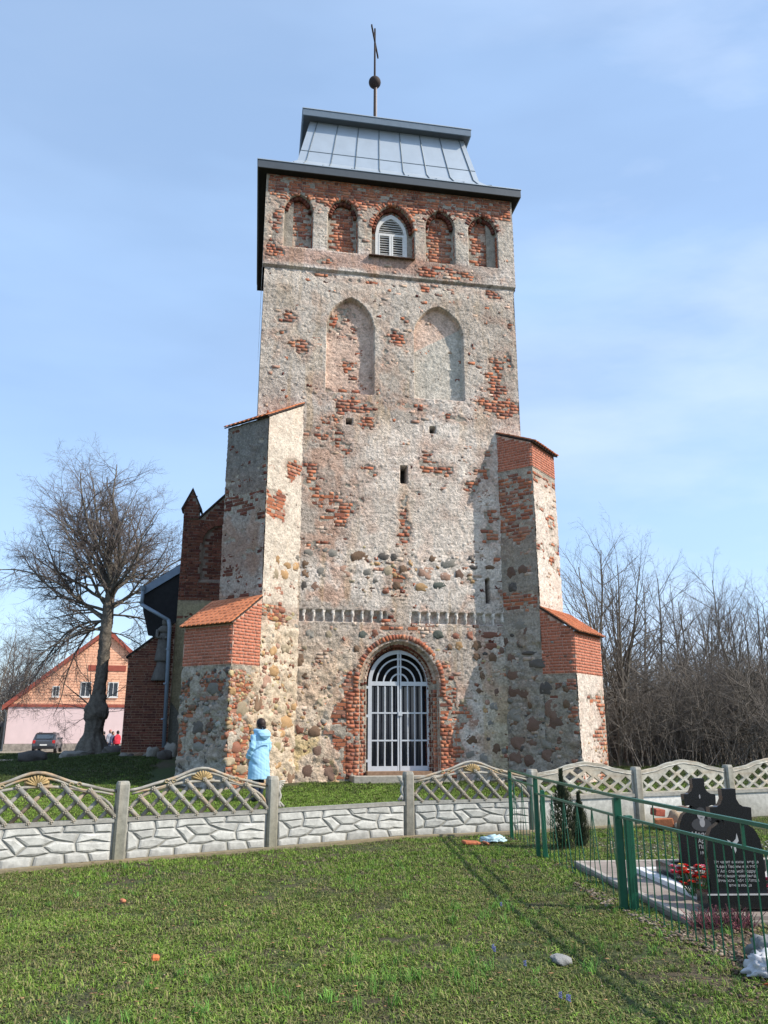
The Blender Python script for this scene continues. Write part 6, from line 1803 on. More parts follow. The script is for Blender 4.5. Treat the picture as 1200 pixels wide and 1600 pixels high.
# cladding courses standing proud
for k in range(26):
    z = EV + .12 + k * .24; w = HW_ * (1 - (z - EV) / (PK - EV)) - .18
    if w > .2: MB().box(-w, w, -.035, -.002, z, z + .205).build('cladding_course', M_ORG, hs, world_coords=False)
for sg in (-1, 1):
    a = Vector((sg * (HW_ + .45), -.30, EV - .38)); b = Vector((0, -.30, PK + .10))
    mb = MB(); mb.prism([a, b, b + Vector((0, 0, .30)), a + Vector((0, 0, .30))], (0, 14.6, 0)); mb.build('roof', M_REDB, hs, world_coords=False)
    mb = MB(); mb.prism([a + Vector((0, -.04, -.10)), b + Vector((0, -.04, -.12)), b + Vector((0, -.04, .33)), a + Vector((0, -.04, .33))], (0, .035, 0)); mb.build('verge_board', M_REDB, hs, world_coords=False)
MB().box(-HW_ - .3, HW_ + .3, -.10, -.005, EV - .16, EV + .05).build('eaves_board', M_REDB, hs, world_coords=False)
MB().box(-1.35, 1.85, -.09, -.04, 6.85, 7.35).build('red_band', M_REDB, hs, world_coords=False)
for (x, w, z0, h) in ((-3.85, .45, 4.65, .75), (-1.42, .72, 4.65, 1.15), (.9, .72, 4.65, 1.15)):
    wnd = bpy.data.objects.new('window', None); COL.objects.link(wnd); wnd.parent = hs; wnd.location = (x, -.04, z0)
    f = curve_mesh([[(-w / 2 - .08, -.08), (w / 2 + .08, -.08), (w / 2 + .08, h + .08), (-w / 2 - .08, h + .08)], [(-w / 2, 0), (-w / 2, h), (w / 2, h), (w / 2, 0)]], .04)
    o = place_mesh('frame', f, Matrix.Rotation(math.pi / 2, 4, 'X'), M_WHITE, wnd)
    MB().box(-w / 2, w / 2, .0, .03, 0, h).build('pane', M_GLASS, wnd, world_coords=False)
    MB().box(-.025, .025, -.045, -.002, 0, h).build('glazing_bar', M_WHITE, wnd, world_coords=False)
    MB().box(-w / 2 - .12, w / 2 + .12, -.12, -.05, -.16, -.085).build('sill', M_WHITE, wnd, world_coords=False)
MB().tube([(-HW_ - .35, -.12, EV - .35), (-HW_ - .1, -.12, EV - .7), (-HW_ - .1, -.12, .0)], .06, 6).build('rain_pipe', M_FASCIA, hs, world_coords=False)
# boulders before the tree and at the lawn edge
BG = 'boulders along the edge of the shaded lawn'
for (x, y, sx, sz, c, lab) in ((-12.6, 29.6, 1.0, .50, 'd', 'large dark boulder at the left end of the row'), (-12.3, 32.5, 1.0, .34, 'g', 'grey boulder behind the dark one'), (-11.6, 31.4, 1.1, .34, 'g', 'flat grey boulder in front of the leaning tree'),
                               (-11.0, 33.6, 1.2, .42, 'd', 'dark boulder touching the foot of the tree'), (-9.7, 32.0, .85, .48, 'b', 'brown boulder right of the tree foot'), (-9.0, 30.6, .6, .4, 'b', 'small brown boulder near the annex'),
                               (-7.2, 25.6, .42, .36, 'g', 'pale grey stone by the corner of the annex'), (-6.7, 25.9, .5, .5, 'g', 'tall grey stone under the rain pipe'), (-6.6, 24.8, .45, .34, 'd', 'dark stone in front of the tall grey one')):
    o = bpy.data.objects.new('boulder', random.choice(RCOL[c])); COL.objects.link(o)
    o.location = (x, y, gz(x, y) + sz * .28); o.scale = (sx / 2, sx * .4, sz / 2); o.rotation_euler = (random.uniform(-.1, .1), 0, random.uniform(0, 3)); tag(o, lab, 'boulder', BG)
# ------------------------------------------------------------------ bare trees
def tubes_np(segs, n=4):
    """segs (k, 8): p0, p1, r0, r1 -> prisms"""
    s = np.asarray(segs, float); p0, p1, r0, r1 = s[:, :3], s[:, 3:6], s[:, 6], s[:, 7]
    t = p1 - p0; t /= np.maximum(np.linalg.norm(t, axis=1, keepdims=True), 1e-9)
    ref = np.where(np.abs(t[:, 2:3]) < .9, np.array([[0, 0, 1.0]]), np.array([[1.0, 0, 0]]))
    x = np.cross(t, ref); x /= np.linalg.norm(x, axis=1, keepdims=True); y = np.cross(t, x)
    V = np.empty((len(s), 2 * n, 3))
    for k in range(n):
        a = 2 * math.pi * k / n; d = x * math.cos(a) + y * math.sin(a)
        V[:, k] = p0 + d * r0[:, None]; V[:, n + k] = p1 + d * r1[:, None]
    f = np.array([(k, (k + 1) % n, n + (k + 1) % n, n + k) for k in range(n)])
    F = (f[None] + (2 * n) * np.arange(len(s))[:, None, None]).reshape(-1, 4)
    return V.reshape(-1, 3), F
class Tree:
    def __init__(s, seed): s.r = random.Random(seed); s.seg = {0: [], 1: [], 2: []}
    def branch(s, p, d, L, r0, lev, spec):
        """grow one branch; spec[lev]: nseg, wiggle, up, nchild, ratio, angle, start, taper"""
        nseg, wig, up, nch, ratio, ang, start = spec[lev]
        r_ = s.r; step = L / nseg; pts = [p.copy()]; rad = [r0]; dirs = [d.copy()]
        for i in range(nseg):
            d = (d + Vector((r_.gauss(0, wig), r_.gauss(0, wig), r_.gauss(0, wig) + up * (1 if not isinstance(up, tuple) else 1)))).normalized()
            p = p + d * step; pts.append(p.copy()); rad.append(r0 * (1 - .80 * (i + 1) / nseg)); dirs.append(d.copy())
        key = 0 if lev == 0 else (1 if r0 > .03 else 2)
        for i in range(nseg): s.seg[key].append((*pts[i], *pts[i + 1], rad[i], rad[i + 1]))
        if lev + 1 >= len(spec): return
        for k in range(nch):
            t = start + (1 - start) * (k + r_.random()) / nch
            i = min(nseg - 1, int(t * nseg)); f = t * nseg - i; q = pts[i].lerp(pts[i + 1], f); dd = dirs[i + 1]
            ax = Vector((r_.gauss(0, 1), r_.gauss(0, 1), r_.gauss(0, 1))).cross(dd)
            if ax.length < 1e-6: continue
            nd = (Matrix.Rotation(R(ang * r_.uniform(.7, 1.3)), 3, ax.normalized()) @ dd).normalized()
            rr_ = max(.0035, (rad[i] * (1 - f) + rad[i + 1] * f) * .62)
            if lev >= 2: rr_ = max(.0045, rr_)
            s.branch(q, nd, L * ratio * (1.15 - .55 * t) * r_.uniform(.75, 1.2), rr_, lev + 1, spec)
M_BARK = mat('grey_bark', (.15, .13, .105), rough=.9, var=.35, nscale=7, bump=.8, bscale=18, bdist=.03)
M_TWIG = mat('twig_bark', (.16, .13, .118), rough=.9, var=.15, bump=0)
M_TWIG2 = mat('grey_brown_twig', (.125, .108, .092), rough=.9, var=.15, bump=0)
# big spreading tree on the left, built branch by branch
bt = thing('bare_tree', 'large bare spreading tree with a burled trunk in front of the pink house', 'tree', (-12.9, 35.5, .4))
T = Tree(5); r_ = T.r
def pt(px, py, Y=35.5):
    d = px_ray(px, py); q = CAM + d * (Y / d[1]); return Vector(q)
trunk = [(pt(143, 1182), .75), (pt(144, 1165), .52), (pt(146, 1145), .40), (pt(149, 1125), .42), (pt(150, 1112), .50), (pt(151, 1102), .42), (pt(155, 1085), .29), (pt(159, 1050), .28), (pt(163, 1010), .27), (pt(167, 975), .26), (pt(170, 945), .23), (pt(173, 915), .19)]
mb = MB(); mb.tube([p for p, _ in trunk], [w for _, w in trunk], 12)
for k in range(9):
    a = k * .7; b = trunk[0][0]; mb.tube([b + Vector((math.cos(a) * .35, math.sin(a) * .35, .75)), b + Vector((math.cos(a) * .62, math.sin(a) * .62, .15)), b + Vector((math.cos(a) * 1.1, math.sin(a) * 1.1, -.25))], [.16, .20, .08], 6)
for k in range(26):   # burl lumps
    a = r_.uniform(0, 6.28); z = r_.uniform(-.25, .25); c = trunk[4][0] + Vector((math.cos(a) * .42, math.sin(a) * .42, z)); mb.sphere(c, r_.uniform(.10, .18), 7, 5)
trk = remeshed(mb, .07, 'trunk', M_BARK, None, disp=.10); trk.parent = bt; trk.matrix_parent_inverse = ROOTM[bt.name].inverted()
spec = [None, (11, .13, .02, 13, .46, 44, .10), (7, .15, .02, 9, .50, 42, .12), (5, .17, .0, 7, .55, 38, .12), (4, .17, -.02, 0, .5, 30, .2)]
spec = [(1, 0, 0, 0, 1, 0, 0)] + spec[1:]
spec_low0 = None
def limb(px0, py0, px1, py1, L, r0, dy=0.0, up=None, sp=spec, lev=1):
    p = pt(px0, py0); q = pt(px1, py1); d = (q - p).normalized(); d.y += dy; d.normalize()
    if up is not None: sp = list(sp); a = list(sp[1]); a[2] = up; sp[1] = tuple(a)
    T.branch(p, d, L * (1.10 if lev == 1 and sp is not spec_low0 else 1), r0 * .62, lev, sp)
# leaders
limb(173, 918, 178, 860, 5.6, .20, .10, .05); limb(171, 925, 190, 850, 5.2, .17, -.25, .06); limb(171, 920, 160, 850, 5.4, .17, .25, .06); limb(171, 925, 145, 870, 4.9, .15, -.3, .05)
limb(172, 930, 215, 890, 4.6, .14, .3, .06); limb(170, 940, 125, 905, 4.6, .14, .25, .05); limb(168, 950, 225, 925, 4.0, .11, -.2, .05); limb(168, 955, 110, 925, 4.8, .13, -.25, .03)
limb(167, 965, 100, 940, 5.0, .13, .15, -.02); limb(167, 970, 85, 960, 4.7, .11, .5, -.05); limb(165, 985, 105, 970, 4.2, .09, -.4, -.06); limb(168, 960, 240, 955, 3.6, .09, .1, .02)
limb(170, 945, 150, 880, 4.8, .13, .6, .06); limb(172, 940, 195, 870, 4.8, .13, .6, .06); limb(172, 940, 200, 890, 4.4, .12, -.8, .05); limb(168, 950, 140, 900, 4.5, .12, -.9, .05)
limb(167, 968, 60, 985, 4.4, .08, .0, -.09); limb(165, 990, 215, 985, 2.4, .06, .1, -.06)
spec_low = [(1, 0, 0, 0, 1, 0, 0), (7, .14, -.02, 8, .45, 45, .15), (5, .16, -.03, 5, .5, 42, .2), (4, .16, -.03, 3, .5, 36, .2), (3, .15, 0, 0, .5, 30, .2)]
for (a, b, c, d, L, rr0, dy) in ((148, 1108, 95, 1055, 2.6, .055, -.3), (148, 1112, 120, 1060, 2.2, .05, .3), (150, 1108, 80, 1095, 2.4, .04, -.2), (155, 1105, 190, 1060, 1.8, .04, .2), (156, 1112, 190, 1110, 1.5, .03, -.4), (148, 1116, 110, 1120, 1.6, .035, -.4), (150, 1108, 130, 1030, 2.3, .05, -.5)):
    limb(a, b, c, d, L, rr0, dy, sp=spec_low)
limb(172, 930, 185, 830, 6.3, .18, .0, .05); limb(171, 935, 160, 820, 6.2, .16, -.1, .05); limb(168, 955, 235, 905, 4.8, .12, .4, .05); limb(167, 972, 60, 930, 5.3, .13, -.1, .0)
limb(167, 966, 70, 1000, 5.0, .10, .3, -.06); limb(170, 948, 230, 860, 4.6, .12, -.5, .05); limb(168, 975, 40, 1010, 4.6, .09, -.3, -.05); limb(172, 935, 120, 850, 5.2, .14, -.1, .05)
V, F = tubes_np(T.seg[1], 6); mesh_obj('branches', V, F, M_BARK, bt, smooth=True)
V, F = tubes_np(T.seg[2], 3); mesh_obj('twigs', V, F, M_TWIG, bt, kind='stuff')
print('big tree segs', len(T.seg[1]), len(T.seg[2]))

# slim upright trees of the right side: prototypes, then copies with their own stance
def upright(seed, H, stems):
    t = Tree(seed); sp = [(10, .07, .04, 16, .42, 44, .22), (7, .11, .05, 7, .45, 38, .15), (5, .13, .04, 4, .5, 36, .2), (3, .12, .03, 0, .5, 30, .2)]
    for k in range(stems):
        a = k * 2.4 + seed; lean = .06 + .12 * (stems > 1)
        t.branch(Vector((math.cos(a) * .18 * (stems > 1), math.sin(a) * .18 * (stems > 1), -.1)), Vector((math.cos(a) * lean, math.sin(a) * lean, 1)).normalized(), H * t.r.uniform(.85, 1.05), .105 if stems > 1 else .13, 0, sp)
    me = []
    V, F = tubes_np(t.seg[0], 6); V2, F2 = tubes_np(t.seg[1] + t.seg[2], 3)
    return (V, F), (V2, F2)
PROT = []
for (sd, H, st_) in ((1, 10.5, 3), (2, 10.0, 1), (3, 9.0, 4), (4, 9.5, 2)):
    a, b = upright(sd, H, st_); out = []
    for nm, (V, F), m in (('trunk', a, M_BARK), ('crown', b, M_TWIG2)):
        me = bpy.data.meshes.new(nm); me.vertices.add(len(V)); me.vertices.foreach_set('co', V.astype(np.float32).ravel()); me.loops.add(F.size); me.loops.foreach_set('vertex_index', F.astype(np.int32).ravel())
        me.polygons.add(len(F)); me.polygons.foreach_set('loop_start', (np.arange(len(F)) * 4).astype(np.int32)); me.polygons.foreach_set('loop_total', np.full(len(F), 4, np.int32)); me.update(calc_edges=True); me.materials.append(m); out.append(me)
    PROT.append(out); print('proto', len(b[1]))
def place_tree(k, x, y, sc, rz, label, group):
    t = thing('bare_tree', label, 'tree', (x, y, gz(x, y)), rz, group); t.scale = (sc * .95, sc * .95, sc)
    for me in PROT[k]:
        o = bpy.data.objects.new(me.name, me); COL.objects.link(o); o.parent = t
TG = 'slim bare trees right of the tower'
def at_ground(px, Y): d = px_ray(px, 1180); return float(d[0] / d[1] * Y)
for (px, Y, k, sc, lab) in ((962, 30, 0, 1.0, 'nearest slim bare tree with several stems beside the right buttress'), (985, 33, 2, 1.0, 'many stemmed bare tree right behind the nearest one'), (935, 36, 1, 1.12, 'single stemmed bare tree half hidden by the buttress'),
                            (1010, 37, 3, 1.15, 'two stemmed bare tree over the middle of the gap'), (1048, 40, 1, 1.05, 'single stemmed bare tree in the dip of the treeline'), (1078, 42, 2, 1.15, 'bushy many stemmed bare tree over the first fence post'),
                            (1102, 38, 3, .92, 'two stemmed bare tree above the pointed cross'), (1128, 34, 0, .85, 'several stemmed bare tree with tall straight shoots'), (1150, 41, 1, 1.1, 'single stemmed bare tree behind the tall shoots'),
                            (1168, 33, 2, .86, 'many stemmed bare tree near the right edge'), (1195, 30, 0, .80, 'several stemmed bare tree cut by the right edge'), (1215, 36, 3, 1.0, 'two stemmed bare tree just past the right edge')):
    place_tree(k, at_ground(px, Y), Y, sc * .80, px * .77, lab, TG)
# dense leafless scrub under them: one mass
rr = np.random.default_rng(8); segs = []
for k in range(1500):
    px = rr.uniform(905, 1260); Y = rr.uniform(28, 46) if px > 965 else rr.uniform(33, 46); x = at_ground(px, Y); z0 = gz(x, Y)
    h = rr.uniform(1.4, 4.0) * (1 if px > 980 else .7); p = np.array([x, Y, z0 - .05]); d = np.array([rr.normal(0, .35), rr.normal(0, .35), 1.0]); d /= np.linalg.norm(d); r0 = rr.uniform(.010, .026)
    n = 5; pts = [p]
    for i in range(n):
        d = d + rr.normal(0, .07, 3); d /= np.linalg.norm(d); p = p + d * h / n; pts.append(p)
        if i > 0:
            for q in range(5):
                dd = d * .6 + rr.normal(0, .75, 3); dd /= np.linalg.norm(dd); L = h * rr.uniform(.12, .42); e = p + dd * L
                segs.append((*p, *e, r0 * .45, .003)); d3 = dd + rr.normal(0, .5, 3); d3 /= np.linalg.norm(d3); m_ = p + dd * L * .5; segs.append((*m_, *(m_ + d3 * L * .6), .004, .003))
    for i in range(n): segs.append((*pts[i], *pts[i + 1], r0 * (1 - .15 * i), r0 * (1 - .15 * (i + 1))))
V, F = tubes_np(segs, 3); mesh_obj('scrub_thicket', V, F, mat('scrub_twig', (.15, .13, .112), rough=.95, var=.2, bump=0), None, kind='stuff')
# trailing low shrubs at left edge and a far tree line
segs = []
for k in range(1500):
    left = k < 620
    if left: x = rr.uniform(-75, -30); Y = rr.uniform(88, 120)
    else: x = rr.uniform(8, 90); Y = rr.uniform(60, 110)
    h = rr.uniform(4, 9) * (1 if left else 1.0); p = np.array([x, Y, -.6]); d = np.array([rr.normal(0, .12), rr.normal(0, .12), 1.0]); pts = [p]; r0 = .07
    for i in range(5):
        d = d + rr.normal(0, .10, 3); d /= np.linalg.norm(d); p = p + d * h / 5; pts.append(p)
        for q in range(6):
            dd = d + rr.normal(0, .55, 3); dd /= np.linalg.norm(dd); e = p + dd * h * rr.uniform(.10, .25); segs.append((*p, *e, .025, .012))
    for i in range(5): segs.append((*pts[i], *pts[i + 1], r0 * (1 - .17 * i), r0 * (1 - .17 * (i + 1))))
V, F = tubes_np(segs, 3); mesh_obj('distant_wood', V, F, M_TWIG2, None, kind='stuff')
for (px, Y, sc, k, lab) in ((2, 78, 1.15, 2, 'bushy bare tree far behind at the left edge'), (-22, 70, 1.1, 0, 'many stemmed bare tree at the far left edge of the picture'), (18, 95, 1.2, 3, 'farthest bare tree left of the pink house')):
    x = at_ground(px, Y); place_tree(k, x, Y, sc, px, lab, 'bare trees far left')
# dark shed at the left edge
sx_ = at_ground(8, 76)
shd = thing('dark_shed', 'dark low shed at the left edge beside the pink house', 'shed', (sx_, 78, gz(sx_, 78)))
MB().box(-2.6, 1.1, 0, 4, 0, 2.0).build('wall', mat('dark_boards', (.05, .045, .04), rough=.9), shd, world_coords=False)
MB().prism([(-2.8, -.3, 2.0), (1.3, -.3, 2.0), (1.3, -.3, 2.25), (-2.8, -.3, 2.45)], (0, 4.6, 0)).build('roof', mat('grey_felt', (.10, .09, .09), rough=.9), shd, world_coords=False)
# ------------------------------------------------------------------ ground
def ground_mesh():
    xs = np.unique(np.concatenate([np.linspace(-8, 8, 161), np.linspace(-40, 30, 141), np.linspace(-900, 900, 61)]))
    ys = np.unique(np.concatenate([np.linspace(-6, 13, 191), np.linspace(13, 40, 136), np.linspace(40, 90, 51), np.linspace(90, 1500, 40), [-60, -20]]))
    X, Y = np.meshgrid(xs, ys); Z = ground_z(X, Y)
    near = (Y < 12.5)
    Z = Z + np.where(near, .03 * (fbm(X * 1.3, Y * 1.3, 33, 3) - .5), 0) * sstep(2, 3, Y) - .012
    V = np.stack([X, Y, Z], -1).reshape(-1, 3); idx = np.arange(X.size).reshape(X.shape)
    F = np.stack([idx[:-1, :-1], idx[:-1, 1:], idx[1:, 1:], idx[1:, :-1]], -1).reshape(-1, 4)
    a = fbm(X * .9, Y * .9, 44, 4); b = fbm(X * 5, Y * 5, 45, 4)
    c = mixc(np.array([.045, .065, .018]), np.array([.070, .056, .032]), sstep(.40, .62, a * .6 + b * .4))
    # bare earth beside the railing, path on the far left
    e = np.exp(-((X - 2.6) / .45) ** 2) * sstep(8.0, 7.0, Y) * sstep(4.5, 5.5, Y) * sstep(.3, .5, b + .1)
    c = mixc(c, np.array([.13, .09, .065]), np.clip(e, 0, 1) * .9)
    fp = np.exp(-((X - 3.5) / 1.6) ** 2) * sstep(12.6, 13.2, Y) * sstep(10.6, 10.9, Y)
    pth = sstep(.9, .5, np.abs(Y - (31.5 + (X + 16) * -.35)) / 1.5) * sstep(-13.2, -14.2, X)
    c = mixc(c, np.array([.36, .28, .20]), pth)
    far = sstep(45, 60, Y); c = mixc(c, np.array([.16, .13, .08]), far * .7)
    yard = sstep(55, 60, Y) * sstep(80, 74, Y) * (X < -8); c = mixc(c, np.array([.34, .29, .24]), yard * .7)
    return mesh_obj('ground', V, F, mat('lawn_soil', attr=True, rough=.95, var=.45, nscale=30, bump=.8, bscale=50, bdist=.02), None, col=np.clip(c.reshape(-1, 3), .01, .6), smooth=True, kind='structure')
ground = ground_mesh()
# ------------------------------------------------------------------ grass: tufts strewn by geometry nodes over an emitter sheet
def tuft_mesh(seed, n, h, w, spread, lean, cols):
    r = random.Random(seed); V, F, K = [], [], []
    for k in range(n):
        a = r.uniform(0, 6.283); q = spread * math.sqrt(r.random()); b = Vector((q * math.cos(a), q * math.sin(a), -.005))
        la = r.uniform(0, 6.283); l_ = r.uniform(.1, lean); H = h * r.uniform(.5, 1.1); wd = w * r.uniform(.7, 1.2)
        s_ = Vector((-math.sin(la), math.cos(la), 0)) * wd / 2; o1 = Vector((math.cos(la) * l_ * H * .4, math.sin(la) * l_ * H * .4, H * .6)); o2 = Vector((math.cos(la) * l_ * H * 1.1, math.sin(la) * l_ * H * 1.1, H * (1 - .35 * l_)))
        i = len(V); V += [b - s_, b + s_, b + o1 + s_ * .8, b + o1 - s_ * .8, b + o2]; F += [(i, i + 1, i + 2, i + 3), (i + 3, i + 2, i + 4)]
        c = np.array(r.choice(cols)) * r.uniform(.8, 1.25); K += [c] * 5
    return V, F, np.array(K)
G1 = [(.13, .215, .026), (.165, .26, .034), (.085, .145, .020), (.20, .28, .05), (.145, .23, .03), (.23, .21, .085)]
G5 = [(.13, .15, .035), (.095, .12, .026), (.19, .18, .065), (.075, .11, .022), (.24, .20, .105)]
G2 = [(.085, .19, .028), (.11, .24, .038), (.13, .27, .05)]
G4 = [(.050, .080, .016), (.065, .095, .022), (.045, .065, .016), (.09, .10, .035)]  # the tower's shade is put into these darker blade colours
G3 = [(.17, .14, .08), (.22, .18, .11), (.10, .08, .045)]
M_GRASS = mat('grass_blade', attr=True, rough=.75, var=.10, bump=0, rand=.30, spec=.25)
def tuft_obj(name, *a):
    V, F, K = tuft_mesh(*a); me = bpy.data.meshes.new(name); me.from_pydata(V, [], F)
    ca = me.color_attributes.new('Col', 'FLOAT_COLOR', 'POINT'); ca.data.foreach_set('color', np.hstack([K, np.ones((len(K), 1))]).astype(np.float32).ravel()); me.materials.append(M_GRASS)
    return bpy.data.objects.new(name, me)
def scatter(name, emitter, objs, density, smin, smax, seed, mask=True):
    c = bpy.data.collections.new(name + '_source')
    for o in objs: c.objects.link(o)
    ng = bpy.data.node_groups.new(name, 'GeometryNodeTree')
    ng.interface.new_socket('Geometry', in_out='INPUT', socket_type='NodeSocketGeometry'); ng.interface.new_socket('Geometry', in_out='OUTPUT', socket_type='NodeSocketGeometry')
    n, l = ng.nodes, ng.links
    gi, go = n.new('NodeGroupInput'), n.new('NodeGroupOutput')
    dp = n.new('GeometryNodeDistributePointsOnFaces'); dp.inputs['Seed'].default_value = seed
    na = n.new('GeometryNodeInputNamedAttribute'); na.data_type = 'FLOAT'; na.inputs['Name'].default_value = 'dens'
    mu = n.new('ShaderNodeMath'); mu.operation = 'MULTIPLY'; mu.inputs[1].default_value = density
    l.new(na.outputs['Attribute'], mu.inputs[0]); l.new(mu.outputs[0], dp.inputs['Density']); l.new(gi.outputs[0], dp.inputs['Mesh'])
    ci = n.new('GeometryNodeCollectionInfo'); ci.inputs['Collection'].default_value = c; ci.inputs['Separate Children'].default_value = True; ci.inputs['Reset Children'].default_value = True
    ip = n.new('GeometryNodeInstanceOnPoints'); ip.inputs['Pick Instance'].default_value = True
    rv = n.new('FunctionNodeRandomValue'); rv.data_type = 'FLOAT_VECTOR'; rv.inputs[0].default_value = (-.15, -.15, 0); rv.inputs[1].default_value = (.15, .15, 6.283)
    rs = n.new('FunctionNodeRandomValue'); rs.data_type = 'FLOAT'; rs.inputs[2].default_value = smin; rs.inputs[3].default_value = smax
    l.new(dp.outputs['Points'], ip.inputs['Points']); l.new(ci.outputs['Instances'], ip.inputs['Instance']); l.new(rv.outputs[0], ip.inputs['Rotation']); l.new(rs.outputs[1], ip.inputs['Scale'])
    l.new(ip.outputs['Instances'], go.inputs[0])
    md = emitter.modifiers.new('grass', 'NODES'); md.node_group = ng
def emitter(name, x0, x1, y0, y1, step, dens):
    nx = int((x1 - x0) / step) + 1; ny = int((y1 - y0) / step) + 1
    X, Y = np.meshgrid(np.linspace(x0, x1, nx), np.linspace(y0, y1, ny)); Z = ground_z(X, Y) + np.where(Y < 12.5, .03 * (fbm(X * 1.3, Y * 1.3, 33, 3) - .5), 0) * sstep(2, 3, Y) - .014
    V = np.stack([X, Y, Z], -1).reshape(-1, 3); idx = np.arange(X.size).reshape(X.shape)
    F = np.stack([idx[:-1, :-1], idx[:-1, 1:], idx[1:, 1:], idx[1:, :-1]], -1).reshape(-1, 4)
    D = dens(X, Y); cen = D.reshape(-1)[F].min(axis=1); ok = cen > .01; F = F[ok]
    o = mesh_obj(name, V, F, M_GRASS, None, kind='stuff')
    at = o.data.attributes.new('dens', 'FLOAT', 'POINT'); at.data.foreach_set('value', D.reshape(-1).astype(np.float32))
    return o
fpx = np.array([p[0] for p in FPTS]); fpy = np.array([p[1] for p in FPTS])
def in_plot(X, Y):
    Mi = QM.inverted(); lx = Mi[0][0] * X + Mi[0][1] * Y + Mi[0][3]; ly = Mi[1][0] * X + Mi[1][1] * Y + Mi[1][3]
    return (lx > -.03) & (ly < .03) & (ly > -2.98)
def tone(X, Y): return sstep(.40, .60, fbm(X * .75 + 9, Y * 1.1, 90, 4) * .7 + fbm(X * 3, Y * 3, 91, 2) * .3)
def lawn_d(X, Y):
    fy = np.interp(X, fpx, fpy, left=6, right=17)
    d = (Y < fy - .16) * (.22 + .78 * sstep(.36, .58, fbm(X * 1.1, Y * 1.1, 60, 4) * .55 + fbm(X * 6, Y * 6, 61, 2) * .45))
    d = np.where(in_plot(X, Y), 0, d)
    bare = np.exp(-((X - 2.75) / .40) ** 2) * sstep(7.5, 7.0, Y) * sstep(5.3, 6.0, Y)
    return d * (1 - .85 * bare) * (1 - .45 * sstep(1.0, 2.2, X) * sstep(8, 6, Y)) * (1 - .4 * (Y > 10.3) * (X > 2.2))
near = emitter('grass_lawn_near', -5.5, 4.5, 3.6, 9.4, .1, lambda X, Y: lawn_d(X, Y) * sstep(9.4, 7.2, Y) * (.12 + .88 * tone(X, Y)))
dry = emitter('dry_grass_lawn', -7.5, 9.5, 3.6, 17, .1, lambda X, Y: lawn_d(X, Y) * (.06 + .94 * (1 - tone(X, Y))) * (1 - .4 * sstep(7, 10, Y)))
scatter('dry_grass', dry, [tuft_obj('tuft', 5, 24, .030, .0075, .06, 1.9, G5), tuft_obj('tuft', 6, 22, .036, .0060, .06, 1.7, G5), tuft_obj('tuft', 7, 20, .026, .0105, .06, 2.0, G5)], 800, .5, 1.3, 9)
scatter('near_grass', near, [tuft_obj('tuft', 1, 26, .052, .0050, .055, 1.3, G1), tuft_obj('tuft', 2, 24, .040, .0062, .06, 1.6, G1), tuft_obj('tuft', 3, 24, .032, .0095, .055, 1.9, G1), tuft_obj('tuft', 4, 14, .03, .004, .06, 2.0, G3)], 900, .5, 1.35, 3)
mid = emitter('grass_lawn_middle', -7.5, 9.5, 7.2, 17.0, .1, lambda X, Y: lawn_d(X, Y) * sstep(7.2, 9.4, Y) * (.15 + .85 * tone(X, Y)))
scatter('mid_grass', mid, [tuft_obj('tuft', 11, 26, .042, .0075, .07, 1.3, G1), tuft_obj('tuft', 12, 22, .036, .009, .07, 1.6, G1), tuft_obj('tuft', 13, 14, .035, .007, .07, 2.0, G3)], 560, .55, 1.35, 4)
def long_d(X, Y): return (sstep(.56, .68, fbm(X * .9 + 40, Y * .9, 80, 3)) + .05) * (lawn_d(X, Y) > 0)
tall = emitter('tall_grass_tufts', -5.5, 4.0, 3.6, 11.5, .12, long_d)
scatter('tall_grass', tall, [tuft_obj('tuft', 21, 26, .12, .005, .05, .9, G2), tuft_obj('tuft', 22, 20, .10, .005, .045, 1.1, G2), tuft_obj('tuft', 23, 16, .09, .0055, .04, 1.2, G2)], 26, .4, 1.2, 5)
def yard_d(X, Y):
    fy = np.interp(X, fpx, fpy, left=6, right=17)
    Sx = (X - F0[0]) * U[0] + (Y - F0[1]) * U[1]; Hn = (X - F0[0]) * N[0] + (Y - F0[1]) * N[1]
    tw = (Sx > -5.9) & (Sx < 5.6) & (Hn < .1)
    lb = (np.abs(Sx - Hn - 3.2) < 1.6) & (Hn > -1) & (Hn < 1.5) & (Sx > 2.5); ll = (np.abs(-Sx - Hn - 2.4 - .8) < 1.9) & (Hn > -1) & (Hn < 1.75) & (Sx < -2.3)
    nv_ = (Hn < -6.0) & (Sx > -7.6)
    return ((Y > fy + .2) & ~tw & ~lb & ~ll & ~nv_).astype(float) * (1 - sstep(30, 46, Y) * .7) * (1 - .95 * (sstep(.9, .5, np.abs(Y - (31.5 + (X + 16) * -.35)) / 1.5) * sstep(-13.2, -14.2, X)))
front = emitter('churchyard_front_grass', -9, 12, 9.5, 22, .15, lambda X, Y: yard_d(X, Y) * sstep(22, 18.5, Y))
scatter('front_yard_grass', front, [tuft_obj('tuft', 35, 26, .05, .010, .09, 1.3, G1), tuft_obj('tuft', 36, 22, .045, .011, .09, 1.6, G1)], 170, .6, 1.2, 7)
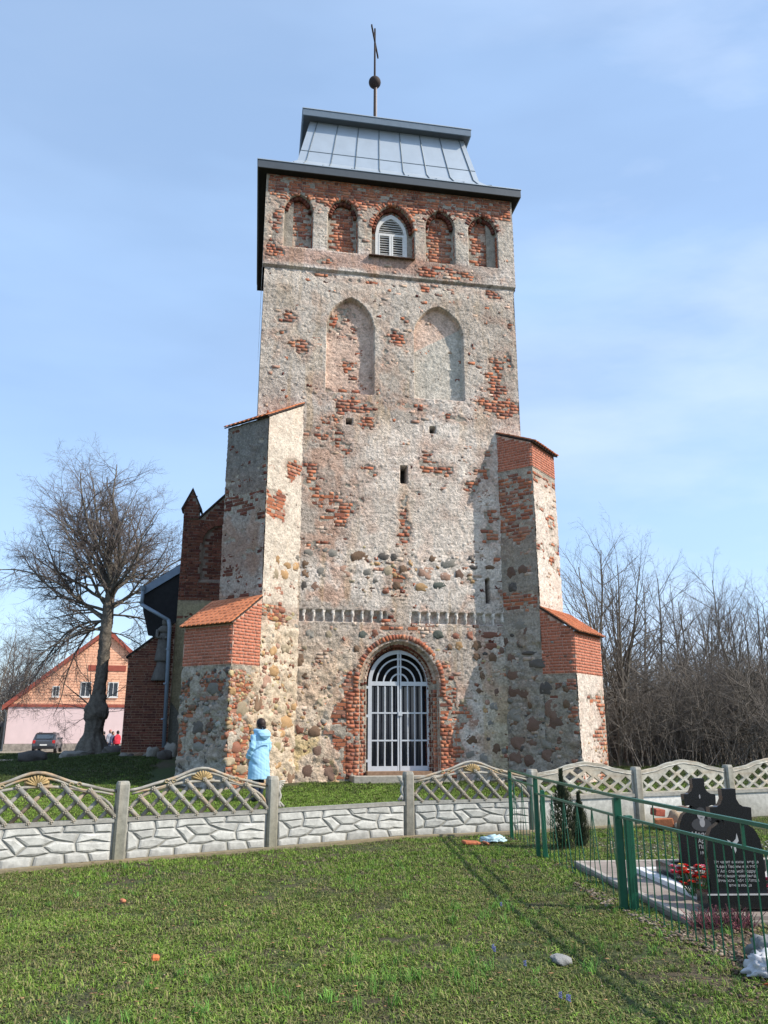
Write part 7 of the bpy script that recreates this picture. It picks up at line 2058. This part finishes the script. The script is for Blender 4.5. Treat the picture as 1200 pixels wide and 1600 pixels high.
yard = emitter('churchyard_grass', -26, 16, 17.5, 42, .25, lambda X, Y: yard_d(X, Y) * sstep(17.5, 21, Y))
scatter('yard_grass', yard, [tuft_obj('tuft', 31, 26, .055, .014, .12, 1.2, G4), tuft_obj('tuft', 32, 22, .05, .015, .12, 1.5, G4)], 70, .7, 1.3, 6)  # blades coloured dark for the shaded part of the yard
# white crushed stone behind the railing, earth crumbs: strewn small stones
V, F, K = [], [], []; base = bmesh.new(); bmesh.ops.create_icosphere(base, subdivisions=1, radius=1); bv = np.array([v.co[:] for v in base.verts]); bf = np.array([[v.index for v in f.verts] for f in base.faces]); base.free()
r = np.random.default_rng(4); k = 0
for i in range(3300):
    if i < 700: x, y = r.uniform(3.0, 7.5), r.uniform(10.4, 12.2); c = np.array([.38, .34, .28]) * r.uniform(.5, 1.1); s_ = r.uniform(.008, .024)
    elif i < 1500: x, y = 2.72 + r.normal(0, .26), r.uniform(5.3, 7.25); c = np.array([.15, .10, .07]) * r.uniform(.5, 1.5); s_ = r.uniform(.006, .022)
    elif i < 2000: x = r.uniform(2.0, 2.7); y = 7.6 + (2.25 - x) * 5.0 + r.normal(-.1, .35); c = np.array([.20, .16, .12]) * r.uniform(.4, 1.4); s_ = r.uniform(.006, .022)
    elif i >= 2600: x, y = r.uniform(-5, 2.4), r.uniform(4, 10.5); c = np.array([.30, .17, .08]) * r.uniform(.4, 1.3); s_ = r.uniform(.008, .020)
    else: x, y = r.uniform(-5, 3), r.uniform(4, 11); c = np.array([.30, .24, .17]) * r.uniform(.4, 1.1); s_ = r.uniform(.003, .009)
    if in_plot(np.array(x), np.array(y)): continue
    V.append(bv * r.uniform(.6, 1.2, (len(bv), 3)) * s_ * np.array([1, 1, .6] if i < 2600 else [1.2, .7, .12]) + np.array([x, y, gz(x, y) + (s_ * .2 if i < 2600 else .022)])); F.append(bf + k); k += len(bv); K.append(np.tile(c, (len(bv), 1)))
mesh_obj('soil_crumbs', np.vstack(V), np.vstack(F), M_STONE, None, col=np.vstack(K), kind='stuff')
